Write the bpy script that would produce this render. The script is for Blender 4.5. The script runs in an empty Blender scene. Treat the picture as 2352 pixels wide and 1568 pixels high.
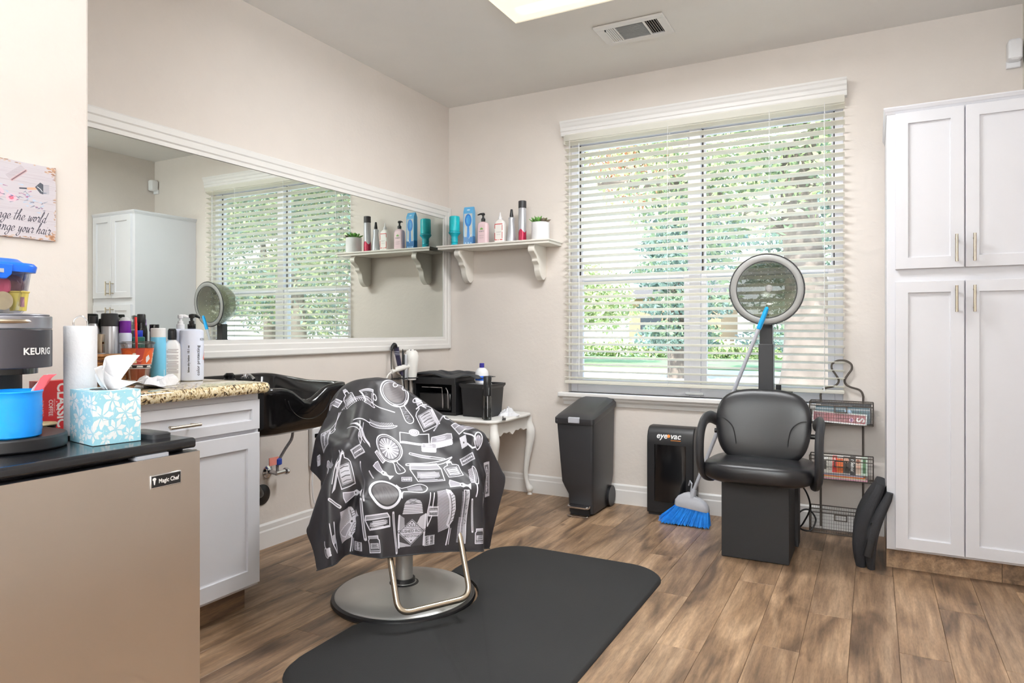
import bpy, bmesh, math, random
import numpy as np
from mathutils import Vector, Matrix
R = math.radians
random.seed(7); RNG = np.random.default_rng(7)
COL = bpy.context.scene.collection
SC = bpy.context.scene

# ------------------------------------------------------------------ camera, world, lights, exposure
XL, YB, HC, XR, YF = -2.751, 4.191, 2.7375, 0.655, -2.6
cam = bpy.data.cameras.new('camera'); cam.sensor_width = 36; cam.lens = 23.94
cam.shift_y = -0.01078; cam.clip_start = 0.03; cam.clip_end = 400
camo = bpy.data.objects.new('camera', cam); COL.objects.link(camo)
camo.location = (0, 0, 1.11); camo.rotation_euler = (R(90), 0, R(27.99)); SC.camera = camo
SC.view_settings.view_transform = 'Standard'; SC.view_settings.look = 'None'
SC.view_settings.gamma = 1; SC.view_settings.use_curve_mapping = False
SC.view_settings.exposure = 0.2
SC.cycles.use_denoising = True
SC.cycles.max_bounces = 10; SC.cycles.diffuse_bounces = 5; SC.cycles.glossy_bounces = 5
SC.cycles.transmission_bounces = 8; SC.cycles.transparent_max_bounces = 16
SC.cycles.caustics_reflective = False; SC.cycles.caustics_refractive = False
SC.cycles.sample_clamp_indirect = 6
W = bpy.data.worlds.new('world'); SC.world = W; W.use_nodes = True
wn = W.node_tree.nodes; wl = W.node_tree.links
bg = wn['Background']
tc = wn.new('ShaderNodeTexCoord'); sp = wn.new('ShaderNodeSeparateXYZ'); cr = wn.new('ShaderNodeValToRGB')
wl.new(tc.outputs['Generated'], sp.inputs[0]); wl.new(sp.outputs['Z'], cr.inputs[0]); wl.new(cr.outputs[0], bg.inputs[0])
cr.color_ramp.elements[0].position = 0.0; cr.color_ramp.elements[0].color = (0.92, 0.96, 1.0, 1)
cr.color_ramp.elements[1].position = 0.8; cr.color_ramp.elements[1].color = (0.42, 0.62, 1.0, 1)
bg.inputs[1].default_value = 2.7
sl = bpy.data.lights.new('sun', 'SUN'); sl.energy = 7.5; sl.angle = R(1.0); sl.color = (1, 0.95, 0.86)
so = bpy.data.objects.new('sun', sl); COL.objects.link(so); so.rotation_euler = (R(38), R(12), R(-25))
def area(name, loc, rot, sx, sy, e, col=(1, 1, 1)):
    l = bpy.data.lights.new(name, 'AREA'); l.shape = 'RECTANGLE'; l.size = sx; l.size_y = sy; l.energy = e; l.color = col
    o = bpy.data.objects.new(name, l); COL.objects.link(o); o.location = loc; o.rotation_euler = rot; return o
for ly_ in (2.728, 2.918): area('lamp_tube', (-0.97, ly_, 2.6455), (0, 0, 0), 1.04, 0.05, 22, (0.96, 0.98, 1.0))
area('added_rear_fill', (-0.9, -0.6, 2.66), (0, 0, 0), 1.2, 0.6, 5, (0.88, 0.95, 1.0))  # added fill overhead behind the camera, no fixture is built there
area('added_camera_fill', (-0.1, -2.3, 1.9), (R(76), 0, R(6)), 1.8, 1.4, 15, (0.84, 0.93, 1.0))  # large soft fill added behind the camera to lift the room
area('added_ceiling_fill', (0.1, -1.7, 1.7), (R(180), 0, 0), 1.0, 1.0, 300, (0.84, 0.94, 1.0))  # unseen upward fill, added to brighten the ceiling and upper walls

# ------------------------------------------------------------------ materials
def mat(name, c, rough=0.5, metal=0.0, var=0.04, vs=6.0, bump=0.0, bs=60.0, coat=0.0, spec=None, alpha=None, trans=0, emit=None, es=0, sub=0):
    m = bpy.data.materials.new(name); m.use_nodes = True; nt = m.node_tree; b = nt.nodes['Principled BSDF']
    b.inputs['Roughness'].default_value = rough; b.inputs['Metallic'].default_value = metal
    if coat: b.inputs['Coat Weight'].default_value = coat; b.inputs['Coat Roughness'].default_value = 0.05
    if spec is not None: b.inputs['Specular IOR Level'].default_value = spec
    if alpha is not None: b.inputs['Alpha'].default_value = alpha
    if trans: b.inputs['Transmission Weight'].default_value = trans
    if sub: b.inputs['Subsurface Weight'].default_value = sub; b.inputs['Subsurface Radius'].default_value = (.02, .02, .02)
    if emit: b.inputs['Emission Color'].default_value = (*emit, 1); b.inputs['Emission Strength'].default_value = es
    tc = nt.nodes.new('ShaderNodeTexCoord')
    n = nt.nodes.new('ShaderNodeTexNoise'); n.inputs['Scale'].default_value = vs; n.inputs['Detail'].default_value = 4
    nt.links.new(tc.outputs['Object'], n.inputs['Vector'])
    r = nt.nodes.new('ShaderNodeValToRGB')
    lo = [max(0, x * (1 - var)) for x in c]; hi = [min(1, x * (1 + var)) for x in c]
    r.color_ramp.elements[0].position = .3; r.color_ramp.elements[1].position = .7
    r.color_ramp.elements[0].color = (*lo, 1); r.color_ramp.elements[1].color = (*hi, 1)
    nt.links.new(n.outputs['Fac'], r.inputs[0]); nt.links.new(r.outputs[0], b.inputs['Base Color'])
    if bump:
        n2 = nt.nodes.new('ShaderNodeTexNoise'); n2.inputs['Scale'].default_value = bs; n2.inputs['Detail'].default_value = 3
        bp = nt.nodes.new('ShaderNodeBump'); bp.inputs['Strength'].default_value = bump; bp.inputs['Distance'].default_value = .004
        nt.links.new(tc.outputs['Object'], n2.inputs['Vector']); nt.links.new(n2.outputs['Fac'], bp.inputs['Height'])
        nt.links.new(bp.outputs[0], b.inputs['Normal'])
    return m
def srgb(r, g, b):
    f = lambda x: (x / 255 / 12.92) if x / 255 <= .04045 else ((x / 255 + .055) / 1.055) ** 2.4
    return (f(r), f(g), f(b))
M = {}
M['wall'] = mat('wall_paint', srgb(221, 213, 206), .75, var=.015, bump=.25, bs=45)
M['ceil'] = mat('ceiling_paint', srgb(234, 232, 229), .85, var=.01, bump=.15, bs=60)
M['trim'] = mat('trim_white', srgb(228, 226, 224), .4, var=.01)
M['cab'] = mat('cabinet_white', srgb(212, 212, 217), .42, var=.008)
M['mirrorframe'] = mat('frame_white', srgb(228, 226, 223), .5, var=.015)
M['shelf'] = mat('shelf_white', srgb(232, 228, 220), .45, var=.015)
M['blind'] = mat('blind_vinyl', srgb(244, 241, 232), .45, var=.01)
M['vinyl'] = mat('window_vinyl', srgb(228, 228, 236), .4, var=.01)
M['gasket'] = mat('gasket_dark', srgb(60, 50, 45), .7)
M['nickel'] = mat('brushed_nickel', srgb(190, 178, 160), .28, 1.0, var=.03)
M['chrome'] = mat('chrome', srgb(215, 215, 218), .12, 1.0)
M['steelbase'] = mat('brushed_base', srgb(205, 204, 202), .38, .7, var=.1, vs=3)
M['black'] = mat('black_plastic', srgb(22, 22, 25), .38, var=.05)
M['blackgloss'] = mat('black_gloss', srgb(14, 14, 16), .12, var=.05)
M['blackmat'] = mat('black_matte', srgb(31, 31, 34), .6, bump=.1, bs=400)
M['vinylblk'] = mat('black_vinyl', srgb(28, 28, 31), .30, var=.05, bump=.12, bs=500)
M['char'] = mat('charcoal_plastic', srgb(46, 46, 49), .42, var=.04, bump=.1, bs=500)
M['rubber'] = mat('rubber_mat', srgb(30, 30, 31), .8, var=.08, vs=2.5, bump=.15, bs=300)
M['bowl'] = mat('bowl_black', srgb(24, 23, 24), .16, var=.3, vs=300)
M['grey'] = mat('grey_plastic', srgb(178, 180, 188), .4)
M['cyanpl'] = mat('cyan_plastic', srgb(20, 160, 226), .35)
M['white'] = mat('white_plastic', srgb(238, 238, 240), .35)
M['paper'] = mat('white_paper', srgb(232, 232, 236), .85, bump=.3, bs=120)
M['teal'] = mat('turquoise_glaze', srgb(20, 178, 196), .25, var=.12, vs=14)
M['ink'] = mat('ink_black', srgb(20, 20, 22), .5)
M['inkwhite'] = mat('ink_white', srgb(245, 245, 245), .5)
M['tile'] = mat('dark_gap', srgb(30, 27, 25), .8)

def translucent(m, fac, c):       # thin vinyl lets some daylight through
    nt = m.node_tree; b = nt.nodes['Principled BSDF']; o = nt.nodes['Material Output']; t = nt.nodes.new('ShaderNodeBsdfTranslucent'); t.inputs[0].default_value = (*c, 1)
    x = nt.nodes.new('ShaderNodeMixShader'); x.inputs[0].default_value = fac; nt.links.new(b.outputs[0], x.inputs[1]); nt.links.new(t.outputs[0], x.inputs[2]); nt.links.new(x.outputs[0], o.inputs[0])
translucent(M['blind'], .55, (1, .985, .93))
# ------------------------------------------------------------------ mesh collector
def rr(cx, cy, z, hx, hy, r, n=6):
    r = min(r, hx, hy); p = []
    for sx, sy, a0 in ((1, 1, 0), (-1, 1, 90), (-1, -1, 180), (1, -1, 270)):
        for k in range(n + 1):
            a = R(a0 + 90 * k / n); p.append((cx + sx * (hx - r) + r * math.cos(a), cy + sy * (hy - r) + r * math.sin(a), z))
    return p
def circ(cx, cy, z, r, n=24, ry=None):
    return [(cx + r * math.cos(2 * math.pi * k / n), cy + (ry or r) * math.sin(2 * math.pi * k / n), z) for k in range(n)]
class G:
    def __init__(s): s.v = []; s.f = []; s.uv = {}
    def add(s, v, f):
        o = len(s.v); s.v += [tuple(p) for p in v]; s.f += [tuple(o + i for i in q) for q in f]; return s
    def box(s, x0, x1, y0, y1, z0, z1):
        return s.add([(x, y, z) for x in (x0, x1) for y in (y0, y1) for z in (z0, z1)],
            [(0, 1, 3, 2), (4, 6, 7, 5), (0, 4, 5, 1), (2, 3, 7, 6), (0, 2, 6, 4), (1, 5, 7, 3)])
    def cbox(s, c, d): return s.box(c[0] - d[0] / 2, c[0] + d[0] / 2, c[1] - d[1] / 2, c[1] + d[1] / 2, c[2] - d[2] / 2, c[2] + d[2] / 2)
    def loft(s, rings, cap=True, closed=False):
        n = len(rings[0]); v = [p for r in rings for p in r]; f = []
        for i in range(len(rings) - 1):
            for k in range(n): f.append((i * n + k, i * n + (k + 1) % n, (i + 1) * n + (k + 1) % n, (i + 1) * n + k))
        if closed:
            i = len(rings) - 1
            for k in range(n): f.append((i * n + k, i * n + (k + 1) % n, (k + 1) % n, k))
        elif cap:
            f.append(tuple(range(n))[::-1]); f.append(tuple((len(rings) - 1) * n + k for k in range(n)))
        return s.add(v, f)
    def lathe(s, prof, c=(0, 0, 0), n=24, cap=True):
        return s.loft([circ(c[0], c[1], c[2] + z, max(r, 1e-4), n) for r, z in prof], cap)
    def tube(s, pts, r, n=10, closed=False, cap=True, flat=1.0):
        P = [Vector(p) for p in pts]; m = len(P); rings = []; up = None
        for i in range(m):
            if closed: t = P[(i + 1) % m] - P[i - 1]
            else: t = P[min(i + 1, m - 1)] - P[max(i - 1, 0)]
            t.normalize()
            if up is None:
                up = Vector((0, 0, 1)) if abs(t.z) < .9 else Vector((1, 0, 0))
            up = (up - t * up.dot(t)).normalized(); q = t.cross(up)
            rad = r[i] if isinstance(r, (list, tuple)) else r
            rings.append([tuple(P[i] + up * rad * math.cos(2 * math.pi * k / n) + q * rad * flat * math.sin(2 * math.pi * k / n)) for k in range(n)])
        return s.loft(rings, cap, closed)
    def cyl(s, a, b, r, r2=None, n=16): return s.tube([a, b], [r, r if r2 is None else r2], n)
    def prism(s, poly, axis, a, b):
        def p3(p, t): return {'x': (t, p[0], p[1]), 'y': (p[0], t, p[1]), 'z': (p[0], p[1], t)}[axis]
        return s.loft([[p3(p, a) for p in poly], [p3(p, b) for p in poly]])
    def sell(s, c, rad, e1=1.0, e2=1.0, nu=28, nv=16, mtx=None):
        sg = lambda x, e: math.copysign(abs(x) ** e, x); v = []
        for i in range(nv + 1):
            ph = -math.pi / 2 + math.pi * i / nv
            ph = max(-math.pi / 2 + .02, min(math.pi / 2 - .02, ph))
            for k in range(nu):
                th = 2 * math.pi * k / nu
                p = Vector((rad[0] * sg(math.cos(ph), e1) * sg(math.cos(th), e2), rad[1] * sg(math.cos(ph), e1) * sg(math.sin(th), e2), rad[2] * sg(math.sin(ph), e1)))
                if mtx: p = mtx @ p
                v.append(tuple(p + Vector(c)))
        f = [(i * nu + k, i * nu + (k + 1) % nu, (i + 1) * nu + (k + 1) % nu, (i + 1) * nu + k) for i in range(nv) for k in range(nu)]
        f += [tuple(range(nu))[::-1], tuple(nv * nu + k for k in range(nu))]
        return s.add(v, f)
    def grid(s, fn, nu, nv):
        v = [fn(i / nu, j / nv) for i in range(nu + 1) for j in range(nv + 1)]
        f = [(i * (nv + 1) + j, (i + 1) * (nv + 1) + j, (i + 1) * (nv + 1) + j + 1, i * (nv + 1) + j + 1) for i in range(nu) for j in range(nv)]
        return s.add(v, f)
    def xf(s, fn): s.v = [tuple(fn(p)) for p in s.v]; return s
    def build(s, name, m, parent=None, bevel=0, smooth=None, world=True, sub=0, solid=0, uvfn=None, seg=2, recalc=True, auto=35):
        me = bpy.data.meshes.new(name); v = s.v
        if parent is not None and world:
            inv = wm(parent).inverted(); v = [tuple(inv @ Vector(p)) for p in v]
        me.from_pydata(v, [], s.f)
        if recalc:
            bm = bmesh.new(); bm.from_mesh(me); bmesh.ops.recalc_face_normals(bm, faces=bm.faces); bm.to_mesh(me); bm.free()
        if smooth is None: smooth = True
        if smooth:
            me.polygons.foreach_set('use_smooth', [True] * len(me.polygons))
            try: me.set_sharp_from_angle(angle=R(auto))
            except Exception: pass
        if uvfn:
            ul = me.uv_layers.new(name='UVMap')
            for lp in me.loops: ul.data[lp.index].uv = uvfn(s.v[lp.vertex_index])
        me.materials.append(M[m] if isinstance(m, str) else m)
        o = bpy.data.objects.new(name, me); COL.objects.link(o)
        if parent is not None: o.parent = parent
        if bevel:
            b = o.modifiers.new('bevel', 'BEVEL'); b.width = bevel; b.segments = seg; b.limit_method = 'ANGLE'; b.angle_limit = R(40)
        if solid: q = o.modifiers.new('solid', 'SOLIDIFY'); q.thickness = solid
        if sub: q = o.modifiers.new('sub', 'SUBSURF'); q.levels = sub; q.render_levels = sub
        return o
def wm(o):
    m = o.matrix_basis.copy(); p = o.parent
    while p: m = p.matrix_basis @ m; p = p.parent
    return m
def tag(o, label=None, cat=None, group=None, kind=None):
    if label: o['label'] = label
    if cat: o['category'] = cat
    if group: o['group'] = group
    if kind: o['kind'] = kind
    return o
def thing(name, label, cat, loc=(0, 0, 0), rz=0, group=None):
    o = bpy.data.objects.new(name, None); COL.objects.link(o); o.location = loc; o.rotation_euler = (0, 0, rz); o.empty_display_size = .05
    return tag(o, label, cat, group)
def dup(root, loc, rz, label, group=None):
    r = root.copy(); COL.objects.link(r); r.location = loc; r.rotation_euler = (0, 0, rz); r['label'] = label
    if group: r['group'] = group
    for ch in list(root.children):
        c = ch.copy(); COL.objects.link(c); c.parent = r
        for g in ch.children: d = g.copy(); COL.objects.link(d); d.parent = c
    return r
def text(s, size, m, name='lettering', parent=None, fn=None, shear=0, bold=0, align='CENTER', spacing=1.0, world=True):
    """flat lettering as mesh; fn maps (x,y) of the text plane to 3D world"""
    cu = bpy.data.curves.new('t', 'FONT'); cu.body = s; cu.size = size; cu.shear = shear; cu.offset = bold * size; cu.align_x = align; cu.align_y = 'CENTER'
    cu.space_character = spacing; cu.resolution_u = 3
    o = bpy.data.objects.new('t', cu); COL.objects.link(o); dg = bpy.context.evaluated_depsgraph_get(); dg.update()
    me = o.evaluated_get(dg).to_mesh(); v = [tuple(p.co) for p in me.vertices]; f = [tuple(p.vertices) for p in me.polygons]
    o.evaluated_get(dg).to_mesh_clear(); bpy.data.objects.remove(o); bpy.data.curves.remove(cu)
    if fn is None: return v, f
    g = G(); g.add([fn(p[0], p[1]) for p in v], f)
    return g.build(name, m, parent, smooth=False, recalc=False, world=world)

# ------------------------------------------------------------------ flat print painter (for printed cloth, boxes, covers)
class Canvas:
    def __init__(s, w, h, bgc):
        s.w, s.h = w, h; s.a = np.empty((h, w, 4), np.float32); s.a[:] = (*[c / 255 for c in bgc], 1)
    def _px(s, x0, x1, y0, y1):
        x0 = max(0, int(x0)); y0 = max(0, int(y0)); x1 = min(s.w, int(x1) + 2); y1 = min(s.h, int(y1) + 2)
        if x1 <= x0 or y1 <= y0: return None
        Y, X = np.mgrid[y0:y1, x0:x1]; return x0, x1, y0, y1, X + .5, Y + .5
    def _put(s, b, cov, col, al):
        x0, x1, y0, y1 = b; c = (np.clip(cov, 0, 1) * al)[..., None]
        s.a[y0:y1, x0:x1, :3] = s.a[y0:y1, x0:x1, :3] * (1 - c) + np.array([q / 255 for q in col], np.float32) * c
    def line(s, pts, w, col, al=1.0, soft=1.0):
        for i in range(len(pts) - 1):
            (ax, ay), (bx, by) = pts[i][:2], pts[i + 1][:2]
            w0, w1 = (w[i], w[i + 1]) if isinstance(w, (list, tuple, np.ndarray)) else (w, w)
            mw = max(w0, w1) / 2 + 2
            q = s._px(min(ax, bx) - mw, max(ax, bx) + mw, min(ay, by) - mw, max(ay, by) + mw)
            if q is None: continue
            x0, x1, y0, y1, X, Y = q
            dx, dy = bx - ax, by - ay; L = dx * dx + dy * dy + 1e-9
            t = np.clip(((X - ax) * dx + (Y - ay) * dy) / L, 0, 1)
            d = np.hypot(X - ax - t * dx, Y - ay - t * dy)
            s._put((x0, x1, y0, y1), ((w0 + (w1 - w0) * t) / 2 - d) / soft + .5, col, al)
    def poly(s, pts, col, al=1.0):
        xs = [p[0] for p in pts]; ys = [p[1] for p in pts]
        q = s._px(min(xs), max(xs), min(ys), max(ys))
        if q is None: return
        x0, x1, y0, y1, X, Y = q; ins = np.zeros(X.shape, bool); n = len(pts)
        for i in range(n):
            ax, ay = pts[i][:2]; bx, by = pts[(i + 1) % n][:2]
            if ay == by: continue
            c = ((ay > Y) != (by > Y)) & (X < (bx - ax) * (Y - ay) / (by - ay) + ax); ins ^= c
        s._put((x0, x1, y0, y1), ins.astype(np.float32), col, al)
    def ell(s, cx, cy, rx, ry, col, al=1.0, soft=1.0):
        q = s._px(cx - rx - 3, cx + rx + 3, cy - ry - 3, cy + ry + 3)
        if q is None: return
        x0, x1, y0, y1, X, Y = q; d = np.hypot((X - cx) / rx, (Y - cy) / ry)
        s._put((x0, x1, y0, y1), (1 - d) * min(rx, ry) / soft + .5, col, al)
    def text(s, st, x, y, size, col, ang=0, shear=0, bold=0, al=1.0):
        v, f = text(st, 1.0, None, shear=shear, bold=bold); c, sn = math.cos(ang), math.sin(ang)
        P = [(x + size * (p[0] * c - p[1] * sn), y + size * (p[0] * sn + p[1] * c)) for p in v]
        for q in f: s.poly([P[i] for i in q], col, al)
    def noise(s, amp, sc=8):
        n = RNG.random((s.h // sc + 2, s.w // sc + 2)).astype(np.float32)
        n = np.kron(n, np.ones((sc, sc), np.float32))[:s.h, :s.w]; s.a[..., :3] *= (1 + amp * (n - .5))[..., None]
    def mat(s, name, rough=.5, coat=0, bump=0, bs=200):
        im = bpy.data.images.new(name, s.w, s.h); im.pixels.foreach_set(np.clip(s.a, 0, 1).astype(np.float32).ravel()); im.pack()
        m = bpy.data.materials.new(name); m.use_nodes = True; nt = m.node_tree; b = nt.nodes['Principled BSDF']
        t = nt.nodes.new('ShaderNodeTexImage'); t.image = im; t.extension = 'EXTEND'; nt.links.new(t.outputs[0], b.inputs['Base Color'])
        b.inputs['Roughness'].default_value = rough
        if coat: b.inputs['Coat Weight'].default_value = coat
        if bump:
            tcn = nt.nodes.new('ShaderNodeTexCoord'); n2 = nt.nodes.new('ShaderNodeTexNoise'); n2.inputs['Scale'].default_value = bs
            bp = nt.nodes.new('ShaderNodeBump'); bp.inputs['Strength'].default_value = bump; bp.inputs['Distance'].default_value = .002
            nt.links.new(tcn.outputs['Object'], n2.inputs['Vector']); nt.links.new(n2.outputs['Fac'], bp.inputs['Height']); nt.links.new(bp.outputs[0], b.inputs['Normal'])
        return m
def cr_spline(P, n=8):
    out = []; P = [P[0]] + list(P) + [P[-1]]
    for i in range(1, len(P) - 2):
        p0, p1, p2, p3 = [np.array(q, float) for q in P[i - 1:i + 3]]
        for k in range(n):
            t = k / n; out.append(tuple(.5 * ((2 * p1) + (-p0 + p2) * t + (2 * p0 - 5 * p1 + 4 * p2 - p3) * t * t + (-p0 + 3 * p1 - 3 * p2 + p3) * t ** 3)))
    out.append(tuple(np.array(P[-2], float))); return out

# ------------------------------------------------------------------ room shell
def struct(g, name, m, parent=None, **k):
    o = g.build(name, m, parent, smooth=False, **k)
    if parent is None: o['kind'] = 'structure'
    return o
PX, PY = -1.95, 1.133           # projecting wall at the near left
WX0, WX1, WZ0, WZ1 = -1.80, -0.15, 0.70, 2.40    # window opening
fl = struct(G().box(XL - .15, XR + .15, YF - .15, YB + .15, -.12, -.006), 'floor', 'tile')
struct(G().box(XL - .15, XR + .15, YF - .15, YB + .15, HC, HC + .12), 'ceiling', 'ceil')
struct(G().box(XL - .12, XL, PY - .2, YB + .15, 0, HC), 'wall_left', 'wall')
struct(G().box(XL - .12, PX, YF, PY, 0, HC), 'wall_near_left', 'wall', bevel=.008)
struct(G().box(XR, XR + .12, YF - .12, YB + .15, 0, HC), 'wall_right', 'wall')
struct(G().box(XL, XR, YF - .12, YF, 0, HC), 'wall_front', 'wall')
g = G().box(XL, WX0, YB, YB + .14, 0, HC).box(WX1, XR, YB, YB + .14, 0, HC).box(WX0, WX1, YB, YB + .14, 0, WZ0).box(WX0, WX1, YB, YB + .14, WZ1, HC)
struct(g, 'wall_back', 'wall')
def base_prof(t=.014, h=.125):
    return [(0, 0), (t, 0), (t, h * .68), (t * .75, h * .74), (t * .75, h * .93), (t * .3, h), (0, h)]
struct(G().prism([(XL + a, b) for a, b in base_prof()], 'y', 1.93, YB), 'baseboard_left', 'trim')
g = G(); g.loft([[(x, YB - a, b) for a, b in base_prof()] for x in (XL, .05)])
struct(g, 'baseboard_back', 'trim')

# floor planks: each one its own part of the floor
def plank_mat():
    m = bpy.data.materials.new('oak_plank'); m.use_nodes = True; nt = m.node_tree; N = nt.nodes; Lk = nt.links; b = N['Principled BSDF']
    tc = N.new('ShaderNodeTexCoord'); oi = N.new('ShaderNodeObjectInfo'); 
    mul = N.new('ShaderNodeVectorMath'); mul.operation = 'MULTIPLY_ADD'
    cmb = N.new('ShaderNodeCombineXYZ'); 
    for i in range(3): Lk.new(oi.outputs['Random'], cmb.inputs[i])
    mul.inputs[1].default_value = (37, 91, 53); Lk.new(cmb.outputs[0], mul.inputs[0]); Lk.new(tc.outputs['Object'], mul.inputs[2])
    def mp(sc):
        q = N.new('ShaderNodeMapping'); q.inputs['Scale'].default_value = sc; Lk.new(mul.outputs[0], q.inputs[0]); return q.outputs[0]
    def noise(sc, s, d=5, dist=0):
        n = N.new('ShaderNodeTexNoise'); n.inputs['Scale'].default_value = s; n.inputs['Detail'].default_value = d; n.inputs['Distortion'].default_value = dist
        Lk.new(mp(sc), n.inputs['Vector']); return n.outputs['Fac']
    def ramp(f, a, c0, bb, c1):
        r = N.new('ShaderNodeValToRGB'); r.color_ramp.elements[0].position = a; r.color_ramp.elements[1].position = bb
        r.color_ramp.elements[0].color = (*c0, 1); r.color_ramp.elements[1].color = (*c1, 1); Lk.new(f, r.inputs[0]); return r
    blot = ramp(noise((1, .2, 1), 9.5, 5, .8), .3, srgb(90, 72, 58), .68, srgb(178, 150, 123))
    e = blot.color_ramp.elements.new(.48); e.color = (*srgb(144, 117, 93), 1)
    grain = noise((1, .06, 1), 95, 4, .3); gr = ramp(grain, .3, (.68, .68, .68), .62, (1.08, 1.08, 1.08))
    fine = noise((1, .15, 1), 240, 2, 0); fr = ramp(fine, .35, (.86, .86, .86), .6, (1.04, 1.04, 1.04))
    wv = N.new('ShaderNodeTexWave'); wv.wave_type = 'RINGS'; wv.rings_direction = 'Z'; wv.inputs['Scale'].default_value = 9; wv.inputs['Distortion'].default_value = 5
    wv.inputs['Detail'].default_value = 3; wv.inputs['Detail Scale'].default_value = 1.6; Lk.new(mp((1, .16, 1)), wv.inputs['Vector'])
    wr = ramp(wv.outputs['Fac'], .35, (1, 1, 1), .85, (1.17, 1.16, 1.13))
    knot = ramp(noise((1, .5, 1), 11, 2, 0), .70, (1, 1, 1), .78, (.45, .40, .36))
    tint = ramp(oi.outputs['Random'], 0, (.80, .79, .79), 1, (1.08, 1.06, 1.02))
    cur = blot.outputs[0]
    for o_, fac in ((gr, .8), (fr, 1), (wr, .75), (knot, 1), (tint, 1)):
        x = N.new('ShaderNodeMix'); x.data_type = 'RGBA'; x.blend_type = 'MULTIPLY'; x.inputs[0].default_value = fac
        Lk.new(cur, x.inputs[6]); Lk.new(o_.outputs[0], x.inputs[7]); cur = x.outputs[2]
    Lk.new(cur, b.inputs['Base Color']); b.inputs['Roughness'].default_value = .42; b.inputs['Specular IOR Level'].default_value = .45
    bp = N.new('ShaderNodeBump'); bp.inputs['Strength'].default_value = .35; bp.inputs['Distance'].default_value = .0015
    Lk.new(grain, bp.inputs['Height']); Lk.new(bp.outputs[0], b.inputs['Normal']); return m
M['oak'] = plank_mat()
PW, PL_ = .152, 1.22
g = G(); c = .0012; hx, hy = PW / 2 - .0004, PL_ / 2 - .0004
g.loft([[(-hx, -hy, -.006), (hx, -hy, -.006), (hx, hy, -.006), (-hx, hy, -.006)], [(-hx, -hy, -c), (hx, -hy, -c), (hx, hy, -c), (-hx, hy, -c)], [(-hx + c, -hy + c, 0), (hx - c, -hy + c, 0), (hx - c, hy - c, 0), (-hx + c, hy - c, 0)]])
p0 = g.build('plank', 'oak', fl, smooth=False)
first = True; k = 0; x = XL + PW / 2 - .06
offs = [0, .48, .86, .3, 1.05, .62, .12, .95, .4, .75, .2, .55, 1.1, .35, .82, .05, .66, .28, .9, .5]
while x < XR + .05:
    y = YF - .3 - offs[k % 20]
    while y < YB + .3:
        yc = y + PL_ / 2
        if yc - PL_ / 2 < YB and yc > .1 or (yc > -1.2 and x > -1.3):
            if first: o = p0; first = False
            else: o = p0.copy(); COL.objects.link(o); o.parent = fl
            o.location = (x, yc, 0)
        y += PL_
    x += PW; k += 1

# ------------------------------------------------------------------ window with its frame, sashes and panes
win = thing('window_1', None, None, (-.975, YB + .07, WZ0)); win['kind'] = 'structure'
def glass_mat(name, c=(1, 1, 1), refl=.06):
    m = bpy.data.materials.new(name); m.use_nodes = True; nt = m.node_tree; nt.nodes.clear()
    o = nt.nodes.new('ShaderNodeOutputMaterial'); t = nt.nodes.new('ShaderNodeBsdfTransparent'); t.inputs[0].default_value = (*c, 1)
    gl = nt.nodes.new('ShaderNodeBsdfGlossy'); gl.inputs['Roughness'].default_value = .02; mx = nt.nodes.new('ShaderNodeMixShader')
    lw = nt.nodes.new('ShaderNodeLayerWeight'); lw.inputs[0].default_value = .35; mm = nt.nodes.new('ShaderNodeMath'); mm.operation = 'MULTIPLY'; mm.inputs[1].default_value = refl * 6
    nt.links.new(lw.outputs['Fresnel'], mm.inputs[0]); nt.links.new(mm.outputs[0], mx.inputs[0]); nt.links.new(t.outputs[0], mx.inputs[1]); nt.links.new(gl.outputs[0], mx.inputs[2]); nt.links.new(mx.outputs[0], o.inputs[0]); return m
M['pane'] = glass_mat('window_glass', (.97, .99, .98))
yj0, yj1 = YB + .045, YB + .135
g = G().box(WX0, WX0 + .045, yj0, yj1, WZ0, WZ1).box(WX1 - .045, WX1, yj0, yj1, WZ0, WZ1)
for a, b in ((WX0 + .045, -1.01), (-.94, WX1 - .045)): g.box(a, b, yj0, yj1, WZ0, WZ0 + .05).box(a, b, yj0, yj1, WZ1 - .045, WZ1)
g.box(-1.01, -.94, yj0 - .001, yj1, WZ0, WZ1)
g.build('window_frame', 'vinyl', win, bevel=.004, smooth=False)
for a, b in ((WX0 + .045, -1.01), (-.94, WX1 - .045)):
    zm = 1.455
    for z0, z1, y0, y1 in ((WZ0 + .05, zm + .02, YB + .055, YB + .085), (zm - .02, WZ1 - .045, YB + .09, YB + .12)):
        w = .035
        up = z0 > 1
        q_ = w * (.55 if up else 1); g = G().box(a, a + q_, y0, y1, z0, z1).box(b - q_, b, y0, y1, z0, z1).box(a + q_, b - q_, y0, y1, z0, z0 + w).box(a + q_, b - q_, y0, y1, z1 - w, z1)
        s = g.build('sash', 'vinyl', win, bevel=.003, smooth=False)
        G().box(a + .02, b - .02, (y0 + y1) / 2 - .002, (y0 + y1) / 2 + .002, z0 + .02, z1 - .02).build('pane', 'pane', s, smooth=False)
    g = G().box(a + .002, a + .008, YB + .084, YB + .089, zm, WZ1 - .045).box(b - .008, b - .002, YB + .084, YB + .089, zm, WZ1 - .045)
    g.build('gasket', 'gasket', win, smooth=False)
g = G().box(-1.86, -.10, YB - .05, YB + .05, .672, .70); g.build('window_sill', 'trim', win, bevel=.006, smooth=False)
ap = [(0, .672), (-.03, .672), (-.028, .655), (-.014, .640), (-.012, .62), (0, .618)]
g = G(); g.loft([[(x, YB + a, b) for a, b in ap] for x in (-1.83, -.13)]); g.build('apron', 'trim', win, smooth=False)
g = G().box(-1.03, -.92, YB + .03, YB + .055, .712, .728); g.build('sash_lock', 'white', win, bevel=.003)

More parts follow.
